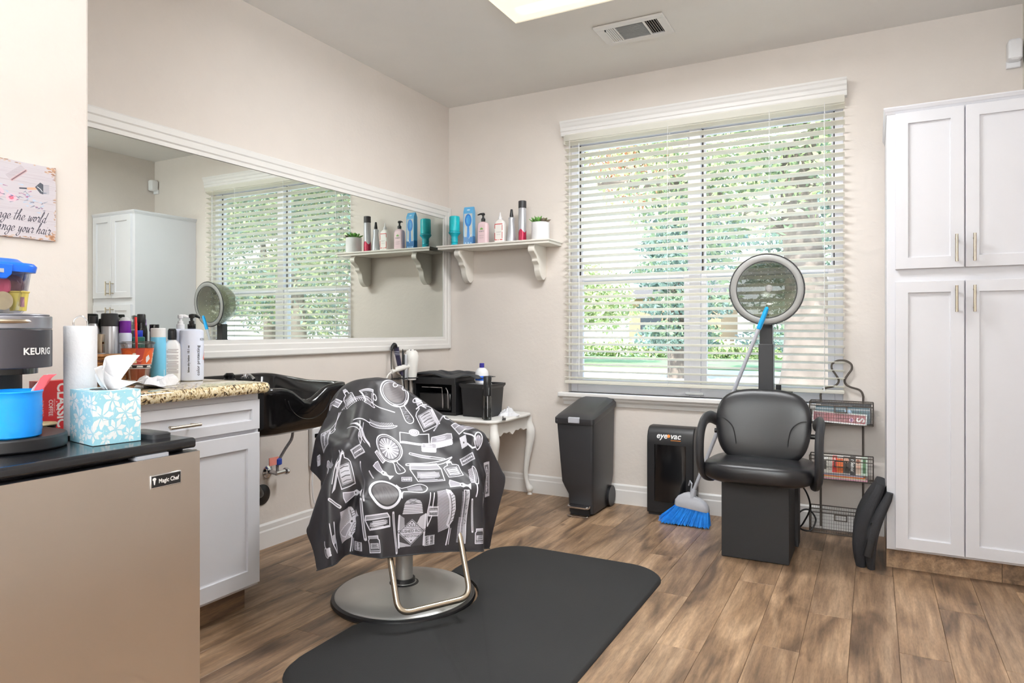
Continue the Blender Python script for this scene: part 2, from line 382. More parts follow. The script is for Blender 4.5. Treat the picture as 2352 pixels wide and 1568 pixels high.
# blinds
bl = thing('window_blind', 'wide white horizontal slat blind hanging across the double window', 'blind', (-.975, YB - .015, .765))
tw = R(15); bx0, bx1 = -1.805, -.142; yc = YB - .032
nsl = 36; ztop, zbot = 2.345, .80
g = G(); pr_ = []
for i in range(7):
    t = -1 + i / 3; pr_.append((t * .025, .0028 * (1 - t * t)))
poly = pr_ + [(a, b - .0026) for a, b in reversed(pr_)]
ct, st_ = math.cos(tw), math.sin(tw)
rings = []
for x in (bx0, bx1): rings.append([(x, a * ct + b * st_, -a * st_ + b * ct) for a, b in poly])
# inner edge (towards the room, -y) sits higher
g.loft(rings)
s0 = g.xf(lambda p: (p[0] + .975, p[1] - .017, p[2])).build('slat', 'blind', bl, world=False)
for i in range(nsl):
    z = zbot + (ztop - zbot) * i / (nsl - 1)
    o = s0 if i == 0 else s0.copy()
    if i: COL.objects.link(o); o.parent = bl
    o.location = (0, 0, z - .765); o.rotation_euler = (R(random.uniform(-.6, .6)), 0, 0)
G().cbox(((bx0 + bx1) / 2, yc, .772), (bx1 - bx0, .05, .02)).build('bottom_rail', 'blind', bl, bevel=.004, smooth=False)
G().box(bx0, bx1, YB - .055, YB - .005, 2.36, 2.40).build('head_rail', 'blind', bl, smooth=False)
for x in (-1.768, -1.117, -.529, -.242):
    g = G()
    for yy in (yc - .0265, yc + .0265): g.cyl((x, yy, .775), (x, yy, 2.37), .0012, n=5)
    g.build('ladder_cord', 'white', bl)
G().cyl((-1.70, YB - .062, .82), (-1.70, YB - .062, 2.33), .0022, n=6).build('tilt_wand', 'white', bl)
g = G().cyl((-.242, YB - .064, .80), (-.242, YB - .064, 2.3), .0016, n=5).cyl((-.242, YB - .064, .775), (-.242, YB - .064, .80), .006, .002, n=8)
g.build('pull_cord', 'white', bl)
vp = [(0, 2.395), (-.062, 2.395), (-.066, 2.405), (-.066, 2.42), (-.072, 2.425), (-.072, 2.445), (-.08, 2.455), (-.086, 2.47), (-.092, 2.478), (-.092, 2.488), (0, 2.488)]
va = thing('window_valance', 'white stepped moulding valance along the top of the window blind', 'valance', (-.975, YB, 2.395))
g = G(); g.loft([[(x, YB + a * .85, b) for a, b in vp] for x in (-1.832, -.13)]); g.build('valance_board', 'trim', va, smooth=False)
G().box(-1.815, bx0 + .0, YB - .05, YB - .002, 2.34, 2.395).build('end_clip', 'blind', va, smooth=False)

# ------------------------------------------------------------------ big wall mirror
mr = thing('wall_mirror', 'long white-framed mirror on the left wall above sink and counter', 'mirror', (XL, 2.7, .978))
y0, y1, z0, z1 = 1.30, 4.188, .978, 2.001
fp = [(0, 0), (.020, 0), (.024, .006), (.024, .030), (.020, .036), (.020, .062), (.015, .068), (.015, .086), (.006, .088), (0, .088)]   # depth, inset
def rail(a, b, horiz, flip):
    r = []
    for t in (a, b):
        ring = []
        for d, i in fp:
            tt = t + (i if t == a else -i)
            if horiz: ring.append((XL + d, tt, (z1 - i) if flip else (z0 + i)))
            else: ring.append((XL + d, (y1 - i) if flip else (y0 + i), tt))
        r.append(ring)
    return G().loft(r)
rail(y0, y1, True, True).build('frame_rail', 'mirrorframe', mr, smooth=False); rail(y0, y1, True, False).build('frame_rail', 'mirrorframe', mr, smooth=False)
rail(z0, z1, False, True).build('frame_rail', 'mirrorframe', mr, smooth=False); rail(z0, z1, False, False).build('frame_rail', 'mirrorframe', mr, smooth=False)
mm = bpy.data.materials.new('mirror_silver'); mm.use_nodes = True; b = mm.node_tree.nodes['Principled BSDF']
b.inputs['Base Color'].default_value = (.80, .845, .80, 1); b.inputs['Metallic'].default_value = 1; b.inputs['Roughness'].default_value = .004; M['mirror'] = mm
G().box(XL + .004, XL + .009, y0 + .06, y1 - .06, z0 + .06, z1 - .06).build('mirror_glass', 'mirror', mr, smooth=False)

# ------------------------------------------------------------------ shelf
sh = thing('wall_shelf', 'white wall shelf on two scrolled brackets left of the window', 'shelf', (-2.27, YB, 1.45))
sx0, sx1, sy, sz = -2.715, -1.842, 3.972, 1.703
ep = [(0, 0), (0, -.010), (.006, -.012), (.006, -.018), (.012, -.028), (0.0, -.028)]
g = G().box(sx0 + .008, sx1 - .008, sy + .008, YB, sz - .028, sz - .002).box(sx0, sx1, sy, YB, sz - .011, sz)
g.build('shelf_board', 'shelf', sh, bevel=.002, smooth=False)
def bracket(x):
    pts = [(YB, sz - .028), (4.01, sz - .028), (3.995, sz - .05), (4.0, sz - .075), (4.03, sz - .095), (4.05, sz - .115), (4.055, sz - .135), (4.075, sz - .15), (4.085, sz - .17), (4.09, sz - .195), (4.105, sz - .225), (4.125, sz - .245), (4.15, sz - .255), (4.17, sz - .245), (YB, sz - .23)]
    c = cr_spline(pts[1:14], 4); poly = [pts[0]] + c + [pts[-1]]
    return G().prism(poly, 'x', x - .022, x + .022)
for x in (-2.56, -1.985): bracket(x).build('bracket', 'shelf', sh, bevel=.003, auto=50)

# ------------------------------------------------------------------ things on the shelf (turned things built around their base)
def turned(name, label, cat, loc, parts, rz=0, n=28, group=None):
    t = thing(name, label, cat, loc, rz, group)
    for pn, mt, prof, *r in parts:
        G().lathe(prof, n=n).build(pn, mt, t, world=False)
    return t
zs = 1.703
M['pinkb'] = mat('pink_bottle', srgb(232, 205, 210), .4); M['whiteb'] = mat('white_bottle', srgb(240, 238, 234), .35)
M['silver'] = mat('silver_can', srgb(196, 198, 204), .38, .6); M['red'] = mat('red_print', srgb(205, 50, 45), .4)
M['candle'] = mat('turquoise_wax', srgb(20, 190, 200), .35, var=.12, vs=16, sub=.2)
turned('candle_holder', 'turquoise ceramic pedestal holder under the turquoise candle on the wall shelf', 'candle holder', (-2.618, 4.06, zs),
    [('pedestal', 'teal', [(.034, 0), (.036, .004), (.026, .012), (.022, .022), (.026, .03), (.023, .04), (.026, .052), (.023, .062), (.026, .075), (.034, .083), (.042, .094), (.042, .10), (.036, .104)])])
turned('pillar_candle', 'turquoise pillar candle on the pedestal at the left end of the shelf', 'candle', (-2.618, 4.06, zs + .1045),
    [('wax', 'candle', [(.037, 0), (.038, .01), (.0375, .10), (.034, .107), (.01, .105)]), ('wick', 'ink', [(.0012, .10), (.0012, .114)])])
# boxed hairbrush
cv = Canvas(160, 512, (95, 175, 225)); cv.poly([(0, 0), (160, 0), (160, 120), (0, 120)], (38, 110, 170)); cv.poly([(16, 110), (144, 110), (144, 420), (16, 420)], (196, 205, 205))
cv.ell(80, 330, 52, 85, (30, 120, 205)); cv.ell(80, 335, 30, 60, (60, 160, 225)); cv.line([(80, 260), (80, 200), (80, 120)], [30, 34, 44], (30, 130, 210))
cv.line([(60, 360), (60, 300)], 6, (150, 205, 240)); cv.line([(96, 370), (96, 300)], 4, (20, 90, 180)); cv.ell(80, 470, 26, 10, (190, 225, 245));
for i in range(3): cv.ell(38 + i * 42, 30, 14, 9, (170, 210, 235))
cv.line([(90, 90), (110, 120), (130, 140)], 6, (235, 245, 255)); M['brushbox'] = cv.mat('brush_carton_print', .25, .3)
t = thing('hairbrush_carton', 'tall blue carton with a blue hairbrush behind its window', 'carton', (-2.495, 4.06, zs), R(6))
ft = lambda p: (.5 + p[0] / .078, p[2] / .268)
G().box(-.037, .037, -.019, .019, 0, .235).loft([[(-.037, -.019, .235), (.037, -.019, .235), (.037, .019, .235), (-.037, .019, .235)], [(-.037, -.004, .268), (.037, -.004, .268), (.037, .004, .268), (-.037, .004, .268)]]).build('carton', 'brushbox', t, world=False, smooth=False, uvfn=ft)
def pump(prefix_mat, z, s=1.0, ang=0, head=.03):
    g = G().lathe([(.011 * s, z), (.0125 * s, z + .004 * s), (.0125 * s, z + .018 * s), (.007 * s, z + .022 * s), (.0055 * s, z + .03 * s), (.005 * s, z + .04 * s)], n=16)
    g.lathe([(.009 * s, z + .038 * s), (.011 * s, z + .042 * s), (.011 * s, z + .048 * s), (.007 * s, z + .053 * s)], n=16)
    c, sn = math.cos(ang), math.sin(ang)
    g.tube([(0, 0, z + .047 * s), (c * head * .5 * s, sn * head * .5 * s, z + .047 * s), (c * head * s, sn * head * s, z + .041 * s)], [.007 * s, .0055 * s, .0035 * s], 8)
    return g
t = thing('lotion_pump_bottle', 'pale pink lotion bottle with a dark pump and green leaf print', 'bottle', (-2.383, 4.06, zs))
G().loft([rr(0, 0, z, hx, hy, .016) for z, hx, hy in ((0, .036, .02), (.004, .04, .023), (.13, .04, .023), (.145, .036, .02), (.154, .02, .015), (.157, .012, .012))]).build('body', 'pinkb', t, world=False)
pump(None, .157, 1.15, R(200), .034).build('pump', 'black', t, world=False)
M['leafg'] = mat('leaf_print', srgb(120, 175, 90), .5); M['greyink'] = mat('grey_ink', srgb(150, 140, 145), .6)
g = G()
for a in (-70, -35, 0, 35, 70):
    ra = R(a); L = .02 if a == 0 else .017; d = (math.sin(ra), math.cos(ra)); n_ = (d[1], -d[0])
    g.add([(0, -.0238, .1), (d[0] * L * .5 + n_[0] * .003, -.0238, .1 + d[1] * L * .5 + n_[1] * .003), (d[0] * L, -.0238, .1 + d[1] * L), (d[0] * L * .5 - n_[0] * .003, -.0238, .1 + d[1] * L * .5 - n_[1] * .003)], [(0, 1, 2, 3)])
g.build('leaf_print', 'leafg', t, world=False, smooth=False)
text('HEMPZ', .014, 'greyink', parent=t, fn=lambda a, b: (a, -.0236, .088 + b), world=False, bold=.01)
for k, zz in enumerate((.06, .052, .044, .036)): text('- - - - -' if k % 2 else 'herbal lotion', .007, 'greyink', parent=t, fn=lambda a, b, zz=zz: (a, -.0236, zz + b), world=False)
t = thing('lotion_bottle', 'white lotion bottle with a pointed cap and red dashed label frame', 'bottle', (-2.249, 4.06, zs))
G().loft([rr(0, 0, z, hx, hy, .016) for z, hx, hy in ((0, .036, .02), (.004, .04, .023), (.125, .04, .023), (.145, .034, .02), (.158, .02, .015), (.162, .012, .012))]).build('body', 'whiteb', t, world=False)
G().lathe([(.013, .162), (.0135, .175), (.011, .178), (.006, .19), (.004, .21), (.002, .212)]).build('cap', 'white', t, world=False)
g = G()
for a, b, c_, d in ((-.03, .03, .126, .131), (-.03, -.026, .10, .131), (.026, .03, .085, .122), (-.03, -.026, .02, .07), (-.03, -.012, .02, .025), (.01, .03, .02, .025), (.026, .03, .03, .075), (-.008, .004, .02, .023)): g.add([(a, -.0236, c_), (b, -.0236, c_), (b, -.0236, d), (a, -.0236, d)], [(0, 1, 2, 3)])
g.build('label_frame', 'red', t, world=False, smooth=False); text('Couture', .011, 'greyink', parent=t, fn=lambda a, b: (a, -.0236, .075 + b), world=False, shear=.3); text('body lotion', .006, 'greyink', parent=t, fn=lambda a, b: (a, -.0236, .058 + b), world=False)
t = thing('spray_bottle', 'silver waisted pump spray bottle with a black nozzle on the shelf', 'bottle', (-2.161, 4.06, zs))
G().lathe([(.032, 0), (.033, .004), (.030, .04), (.024, .09), (.0195, .125), (.019, .145), (.022, .158), (.021, .166), (.013, .172)]).build('body', 'silver', t, world=False)
G().lathe([(.0125, .172), (.013, .18), (.010, .20), (.0085, .215), (.007, .224)]).build('nozzle', 'black', t, world=False)
t = thing('hairspray_can', 'tall silver hairspray can with red base and black cap', 'can', (-2.079, 4.06, zs))
G().lathe([(.0255, 0), (.0262, .003), (.0262, .222), (.022, .228)]).build('can', 'silver', t, world=False)
M['crim'] = mat('crimson_print', srgb(165, 30, 65), .3, .3)
g = G(); n = 28
def wavy(k, a): return .072 + .012 * math.sin(3 * a)
g.loft([[(.02655 * math.cos(2 * math.pi * k / n), .02655 * math.sin(2 * math.pi * k / n), z if z < .05 else wavy(k, 2 * math.pi * k / n)) for k in range(n)] for z in (.001, .06)], cap=False)
g.build('colour_band', 'crim', t, world=False); G().lathe([(.0265, .226), (.0268, .23), (.0265, .272), (.02, .2745)]).build('cap', 'char', t, world=False)
pl = thing('potted_succulent', 'round white pot of green and purple succulents at the right end of the shelf', 'plant', (-1.945, 4.06, zs))
M['marble'] = mat('marble_white', srgb(238, 238, 240), .4, var=.03, vs=5)
G().lathe([(.058, 0), (.060, .003), (.060, .118), (.056, .119), (.056, .1), (.01, .1)], n=36).build('pot', 'marble', pl, world=False)
M['leaf1'] = mat('succulent_green', srgb(110, 165, 80), .5, var=.2, vs=30); M['leaf2'] = mat('succulent_purple', srgb(125, 112, 95), .5, var=.25, vs=30)
def rosette(cx, cy, cz, n, L, w, m, tiltb=0):
    for k in range(n):
        a = k * 2.4; t = k / n; el = R(15 + 62 * (1 - t) * 1.0 if False else 20 + 60 * t) ; Lk = L * (1 - .45 * t)
        d = Vector((math.cos(a) * math.cos(el), math.sin(a) * math.cos(el), math.sin(el))); s_ = Vector((-math.sin(a), math.cos(a), 0)); u_ = d.cross(s_)
        g = G(); rr_ = []
        for q, (ww, th) in enumerate(((.3, .003), (.9, .005), (1, .005), (.7, .004), (.05, .0008))):
            c_ = Vector((cx, cy, cz)) + d * Lk * q / 4
            rr_.append([tuple(c_ + s_ * w * ww * math.cos(b) + u_ * th * math.sin(b)) for b in [i * math.pi / 3 for i in range(6)]])
        g.loft(rr_).build('leaf', m, pl, world=False)
rosette(-.028, -.012, .112, 16, .066, .009, 'leaf1'); rosette(.030, -.014, .112, 14, .056, .014, 'leaf2'); rosette(0, .03, .115, 10, .06, .009, 'leaf1'); rosette(-.004, -.026, .114, 12, .072, .008, 'leaf1')

# ------------------------------------------------------------------ ceiling: lamp, vent; corner sensor
M['diff'] = mat('lamp_diffuser', (.9, .86, .74), .4, emit=(1, .93, .74), es=.85)
M['tube'] = mat('lamp_tube', (1, 1, 1), .4, emit=(1, .97, .9), es=6)
cl = thing('ceiling_light', 'long wraparound fluorescent ceiling light above the styling chair', 'ceiling light', (-.97, 2.82, HC - .09))
lx0, lx1, ly0, ly1 = -1.586, -.36, 2.62, 3.025
# frosted body whose brightness follows the two tubes inside it
md = bpy.data.materials.new('frosted_lens'); md.use_nodes = True; nt = md.node_tree; b = nt.nodes['Principled BSDF']
tcn = nt.nodes.new('ShaderNodeTexCoord'); spx = nt.nodes.new('ShaderNodeSeparateXYZ'); nt.links.new(tcn.outputs['Object'], spx.inputs[0])
def mth(op, a, b_=None, v=None):
    n_ = nt.nodes.new('ShaderNodeMath'); n_.operation = op; nt.links.new(a, n_.inputs[0])
    if b_ is not None: nt.links.new(b_, n_.inputs[1])
    if v is not None: n_.inputs[1].default_value = v
    return n_.outputs[0]
ay = mth('ABSOLUTE', spx.outputs['Y']); dy_ = mth('SUBTRACT', ay, v=.095); d2 = mth('MULTIPLY', mth('MULTIPLY', dy_, dy_), v=-420); ex = mth('EXPONENT', d2) if False else mth('POWER', mth('ADD', d2, v=1), v=1.0)
mx_ = nt.nodes.new('ShaderNodeMath'); mx_.operation = 'MAXIMUM'; nt.links.new(ex, mx_.inputs[0]); mx_.inputs[1].default_value = 0
ax = mth('ABSOLUTE', spx.outputs['X']); edge = mth('SUBTRACT', ax, v=.56); edge = mth('MULTIPLY', edge, v=-18); 
cl_ = nt.nodes.new('ShaderNodeClamp'); nt.links.new(edge, cl_.inputs[0]); cl_.inputs['Max'].default_value = 1
pr2 = mth('MULTIPLY', mx_.outputs[0], cl_.outputs[0]); st2 = mth('ADD', mth('MULTIPLY', pr2, v=.9), v=.82)
nt.links.new(st2, b.inputs['Emission Strength']); b.inputs['Emission Color'].default_value = (1, .9, .70, 1); b.inputs['Base Color'].default_value = (.5, .48, .42, 1)
M['lens'] = md
cxl, cyl_ = (lx0 + lx1) / 2, (ly0 + ly1) / 2
G().loft([rr(cxl, cyl_, HC - .09, (lx1 - lx0) / 2 - .012, (ly1 - ly0) / 2 - .012, .012), rr(cxl, cyl_, HC - .075, (lx1 - lx0) / 2, (ly1 - ly0) / 2, .012), rr(cxl, cyl_, HC - .012, (lx1 - lx0) / 2 - .012, (ly1 - ly0) / 2 - .012, .012)]).build('lens', 'lens', cl, smooth=False)
M['rim'] = mat('lamp_rim', (.8, .76, .66), .4, emit=(1, .93, .75), es=.35)
G().loft([rr(cxl, cyl_, HC - .012, (lx1 - lx0) / 2 - .03, (ly1 - ly0) / 2 - .03, .012), rr(cxl, cyl_, HC, (lx1 - lx0) / 2 - .03, (ly1 - ly0) / 2 - .03, .012)]).build('housing', 'trim', cl, smooth=False)
g = G().tube([(x, y, HC - .083) for x, y in ((lx0, ly0), (lx1, ly0), (lx1, ly1), (lx0, ly1))], .006, 6, closed=True); g.build('lens_rim', 'rim', cl)
vt = thing('ceiling_vent', 'white ceiling air register with three banks of louvres', 'vent', (-1.145, 3.56, HC - .012))
vx0, vx1, vy0, vy1 = -1.335, -.955, 3.43, 3.69
zc = HC
g = G().loft([[(vx0, vy0, zc), (vx1, vy0, zc), (vx1, vy1, zc), (vx0, vy1, zc)], [(vx0, vy0, zc - .003), (vx1, vy0, zc - .003), (vx1, vy1, zc - .003), (vx0, vy1, zc - .003)], [(vx0 + .04, vy0 + .04, zc - .010), (vx1 - .04, vy0 + .04, zc - .010), (vx1 - .04, vy1 - .04, zc - .010), (vx0 + .04, vy1 - .04, zc - .010)]])
# frame built as four bars round the open middle
gf = G(); 
for a in ((vx0, vx1, vy0, vy0 + .042), (vx0, vx1, vy1 - .042, vy1), (vx0, vx0 + .042, vy0 + .042, vy1 - .042), (vx1 - .042, vx1, vy0 + .042, vy1 - .042), (-1.235, -1.225, vy0 + .042, vy1 - .042), (-1.075, -1.065, vy0 + .042, vy1 - .042)): gf.box(a[0], a[1], a[2], a[3], zc - .012, zc - .001)
gf.build('frame', 'trim', vt, bevel=.003, smooth=False); G().box(vx0 + .03, vx1 - .03, vy0 + .03, vy1 - .03, zc - .0015, zc - .0005).build('duct_opening', 'tile', vt, smooth=False)
iy0, iy1 = vy0 + .042, vy1 - .042
def louvre(x0, x1, y0, y1, ax, tilt):
    c = ((x0 + x1) / 2, (y0 + y1) / 2)
    g = G().cbox((0, 0, 0), ((x1 - x0) if ax == 'x' else (.0078 if tilt == 22 else .011), (y1 - y0) if ax == 'y' else .011, .0012))
    t = R(tilt)
    if ax == 'y': g.xf(lambda p: (p[0] * math.cos(t) + c[0], p[1] + c[1], p[0] * math.sin(t) + p[2] + zc - .007))
    else: g.xf(lambda p: (p[0] + c[0], p[1] * math.cos(t) + c[1], p[1] * math.sin(t) + p[2] + zc - .007))
    g.build('louvre', 'trim', vt, smooth=False)
for k in range(5): louvre(-1.290 + k * .0115, -1.290 + k * .0115, iy0, iy1, 'y', 22)
for k in range(12): louvre(-1.224, -1.076, iy0 + .007 + k * .0147, iy0 + .007 + k * .0147, 'x', 50)
for k in range(5): louvre(-1.055 + k * .0125, -1.055 + k * .0125, iy0, iy1, 'y', -48)
G().box(-1.283, -1.279, iy0 + .004, iy0 + .016, zc - .017, zc - .006).build('damper_lever', 'char', vt, smooth=False)
ms = thing('motion_sensor', 'small white motion sensor high in the corner above the tall cabinet', 'sensor', (.615, 4.15, 2.44))
G().loft([rr(.615, 4.148, z, hx, hy, .012) for z, hx, hy in ((2.445, .022, .025), (2.452, .03, .034), (2.535, .03, .036), (2.545, .024, .03))]).build('housing', 'white', ms)
G().box(.585, .645, 4.17, YB, 2.42, 2.46).build('mount', 'white', ms, bevel=.004)

# ------------------------------------------------------------------ cabinets
def shaker(g, u0, u1, z0, z1, fw, face, P):
    """door panel; P(u,d,z) maps: d = depth out of the cabinet"""
    pass
def door_panel(name, parent, y, x0, x1, z0, z1, fr=.058, th=.019, axis='y'):
    """shaker panel as one body: stiles, rails and a recessed field with a small chamfer. front faces -y (axis y) or +x (axis x)"""
    def P(u, d, z): return (u, y + th - d, z) if axis == 'y' else (y - th + d, u, z)
    g = G()
    def ring(i, d): return [P(x0 + i, d, z0 + i), P(x1 - i, d, z0 + i), P(x1 - i, d, z1 - i), P(x0 + i, d, z1 - i)]
    g.loft([ring(0, 0), ring(0, th - .0015), ring(.0015, th), ring(fr, th), ring(fr + .0015, th - .009), ring(fr + .006, th - .010)])
    return g.build(name, 'cab', parent, smooth=False)
def bar_handle(parent, a, b, out):
    a, b, out = Vector(a), Vector(b), Vector(out); d = (b - a).normalized()
    g = G().cyl(tuple(a + out * .03), tuple(b + out * .03), .0058, n=12)
    for p in (a + d * .018, b - d * .018): g.cyl(tuple(p), tuple(p + out * .03), .0045, n=8)
    return g.build('handle', 'nickel', parent)
pc = thing('tall_cabinet', 'tall white shaker pantry cabinet with four doors by the right wall', 'cabinet', (.35, 3.88, 0))
G().box(.052, .648, 3.60, YB - .002, .10, 2.128).build('body', 'cab', pc, smooth=False, bevel=.0015)
G().loft([[(x0, y0, z), (.65, y0, z), (.65, YB - .001, z), (x0, YB - .001, z)] for x0, y0, z in ((.050, 3.598, 2.105), (.046, 3.592, 2.116), (.044, 3.590, 2.118), (.040, 3.584, 2.131), (.040, 3.584, 2.136))]).build('crown_moulding', 'cab', pc, smooth=False)
for x0, x1, hx in ((.087, .3515, .321), (.3565, .622, .387)):
    for z0, z1, h0, h1 in ((1.39, 2.102, 1.413, 1.533), (.113, 1.332, 1.192, 1.308)):
        d = door_panel('door', pc, 3.58, x0, x1, z0, z1, .05); bar_handle(d, (hx, 3.58, h0), (hx, 3.58, h1), (0, -1, 0))
k1 = G().box(.052, .497, 3.655, 3.67, .001, .10).build('kick_board', 'oak', pc, smooth=False)
G().box(.499, .65, 3.657, 3.67, .001, .10).build('kick_board', 'oak', pc, smooth=False); G().box(.052, .065, 3.67, YB - .02, .001, .10).build('kick_board', 'oak', pc, smooth=False)
bc = thing('base_cabinet', 'white shaker base cabinet with a drawer under the granite counter', 'cabinet', (-2.45, 1.53, 0))
G().box(XL + .002, -2.169, PY + .002, 1.923, .10, .862).build('body', 'cab', bc, smooth=False, bevel=.0015)
d = door_panel('drawer', bc, -2.15, 1.213, 1.915, .722, .838, .036, axis='x'); bar_handle(d, (-2.15, 1.505, .775), (-2.15, 1.625, .775), (1, 0, 0))
for a, b, hy in ((1.213, 1.5625, 1.53), (1.5665, 1.915, 1.60)):
    d = door_panel('door', bc, -2.15, a, b, .115, .708, .058, axis='x'); bar_handle(d, (-2.15, hy, .58), (-2.15, hy, .69), (1, 0, 0))
M['oakkick'] = M['oak']
G().box(-2.24, -2.225, PY + .01, 1.905, .001, .10).build('kick_board', 'oak', bc, smooth=False); G().box(XL + .02, -2.24, 1.89, 1.905, .001, .10).build('kick_board', 'oak', bc, smooth=False)
# granite
def granite():
    m = bpy.data.materials.new('granite'); m.use_nodes = True; nt = m.node_tree; N = nt.nodes; L = nt.links; b = N['Principled BSDF']
    tc = N.new('ShaderNodeTexCoord'); n1 = N.new('ShaderNodeTexNoise'); n1.inputs['Scale'].default_value = 58; n1.inputs['Detail'].default_value = 6; n1.inputs['Distortion'].default_value = 1.6
    r = N.new('ShaderNodeValToRGB'); E = r.color_ramp.elements; E[0].position = .36; E[0].color = (*srgb(42, 34, 30), 1); E[1].position = .66; E[1].color = (*srgb(238, 230, 208), 1)
    for p, c in ((.41, srgb(112, 86, 58)), (.455, srgb(196, 172, 128)), (.54, srgb(222, 206, 168))): e = E.new(p); e.color = (*c, 1)
    L.new(tc.outputs['Object'], n1.inputs['Vector']); L.new(n1.outputs['Fac'], r.inputs[0]); L.new(r.outputs[0], b.inputs['Base Color']); b.inputs['Roughness'].default_value = .06
    b.inputs['Coat Weight'].default_value = .6; b.inputs['Coat Roughness'].default_value = .02; return m
M['granite'] = granite()
ct_ = thing('granite_countertop', 'speckled beige granite countertop along the mirror wall', 'countertop', (-2.43, 1.55, .863))
def ctring(i, z):
    return [(XL + .001, PY + .003, z), (-2.118 - i, PY + .003, z)] + [(-2.118 - i - .028 + .028 * math.cos(R(a)), 1.952 - i - .028 + .028 * math.sin(R(a)), z) for a in range(0, 91, 15)] + [(XL + .001, 1.952 - i, z)]
G().loft([ctring(.014, .863), ctring(.005, .866), ctring(.001, .875), ctring(0, .884), ctring(.001, .893), ctring(.005, .901), ctring(.014, .905)]).build('slab', 'granite', ct_, auto=60)

# ------------------------------------------------------------------ shampoo bowl and plumbing
sb = thing('shampoo_bowl', 'glossy black shampoo bowl with a neck dip beside the granite counter', 'sink', (-2.48, 2.22, .63))
bcx, bcy, bhx, bhy = -2.47, 2.235, .275, .262
def brim(x, y):      # rim height: rises to the wall, drops into the neck rest at the front
    z = .868 + .03 * max(0, (-2.45 - x) / .3)
    f = max(0, (x + 2.42) / .225)
    return z - .078 * f ** 2 * math.exp(-((y - 2.235) / .085) ** 2)
def bring(inset, dz, r=.06, flat=None, cx=bcx, cy=bcy):
    out = []
    for x, y, _ in rr(cx, cy, 0, bhx - inset, bhy - inset, max(.012, r - inset * .3), 10):
        # subdivide handled by n
        out.append((x, y, (brim(x, y) + dz) if flat is None else flat))
    return out
def dense(ring):     # add points along the straight sides
    o = []
    for i, a in enumerate(ring):
        b = ring[(i + 1) % len(ring)]; o.append(a)
        L = math.dist(a[:2], b[:2])
        if L > .05:
            for k in range(1, 12): t = k / 12; x, y = a[0] + (b[0] - a[0]) * t, a[1] + (b[1] - a[1]) * t; o.append((x, y, None))
    return o
def R3(inset, dz, flat=None, r=.06, cx=bcx, cy=bcy):
    base = [(x, y, 0) for x, y, _ in rr(cx, cy, 0, bhx - inset, bhy - inset, max(.012, r), 8)]
    return [(x, y, (brim(x, y) + dz) if flat is None else flat(x, y)) for x, y, _ in dense(base)]
fl_ = lambda z0: (lambda x, y: z0 + .05 * max(0, (x + 2.47) / .28) * .6)
g = G(); g.loft([R3(.10, 0, fl_(.635), .09), R3(.05, 0, fl_(.648), .08), R3(.03, 0, fl_(.69), .07), R3(.012, -.05), R3(.004, -.03), R3(0, -.012), R3(.002, -.003), R3(.008, 0), R3(.018, .001), R3(.028, -.004), R3(.036, -.016), R3(.05, -.06), R3(.08, 0, fl_(.70), .08), R3(.15, 0, fl_(.665), .08)])
g.build('basin', 'bowl', sb, auto=60)
g = G(); cpts = [(-2.196, 2.235 + .13 * math.sin(R(a)), .83 - .11 * math.cos(R(a))) for a in range(-80, 81, 10)]
g.tube(cpts, .003, 6); g.build('neck_seam', 'bowl', sb)
G().lathe([(.03, .0), (.03, .01), (.022, .02), (.024, .035), (.014, .045)], (-2.55, 2.10, .875), 16).build('vacuum_breaker', 'blackgloss', sb)
g = G().lathe([(.020, 0), (.020, .006), (.012, .010), (.011, .018)], (-2.68, 2.30, .880), 14).tube([(-2.68, 2.30, .893), (-2.65, 2.30, .895), (-2.62, 2.30, .875)], .008, 8); g.build('faucet', 'chrome', sb)
pv = thing('drain_pipe', 'black drain pipe and trap under the shampoo bowl', 'pipe', (-2.6, 2.28, .27))
g = G().cyl((-2.50, 2.18, .64), (-2.50, 2.18, .44), .024).tube(cr_spline([(-2.50, 2.18, .46), (-2.50, 2.18, .40), (-2.55, 2.20, .34), (-2.61, 2.26, .33), (-2.66, 2.34, .34), (-2.70, 2.40, .30), (-2.745, 2.44, .285)], 5), .022, 12)
g.build('pipe', 'black', pv); G().cyl((-2.50, 2.18, .50), (-2.50, 2.18, .46), .031).build('coupling_nut', 'blackgloss', pv)
G().lathe([(.052, 0), (.052, .006), (.03, .018)], (0, 0, 0), 24).xf(lambda p: (XL + p[2], 2.46 + p[0], .275 + p[1])).build('wall_flange', 'black', pv)
vv = thing('water_valve', 'chrome angle stop valve with a braided hose and a blue and pink tag', 'valve', (XL + .03, 2.53, .39))
G().lathe([(.033, 0), (.033, .004), (.014, .016)], n=20).xf(lambda p: (XL + p[2], 2.50 + p[0], .385 + p[1])).build('escutcheon', 'chrome', vv)
g = G().cyl((XL + .01, 2.50, .385), (XL + .07, 2.50, .385), .011).cyl((XL + .07, 2.49, .385), (XL + .07, 2.55, .385), .012); g.build('valve_body', 'chrome', vv)
G().lathe([(.006, 0), (.021, .002), (.023, .008), (.021, .016), (.006, .019)], n=10).xf(lambda p: (XL + .07 + p[0], 2.55 + p[2], .385 + p[1] * .8)).build('knob', 'chrome', vv)
M['braid'] = mat('braided_hose', srgb(150, 148, 150), .45, .6, var=.3, vs=160)
G().tube(cr_spline([(XL + .07, 2.50, .395), (XL + .07, 2.505, .44), (XL + .09, 2.53, .50), (XL + .11, 2.56, .56), (XL + .14, 2.53, .63), (XL + .18, 2.46, .67)], 6), .0075, 8).build('hose', 'braid', vv)
M['bluetag'] = mat('blue_tag', srgb(40, 70, 170), .4); M['pinktag'] = mat('pink_tag', srgb(240, 150, 135), .6)
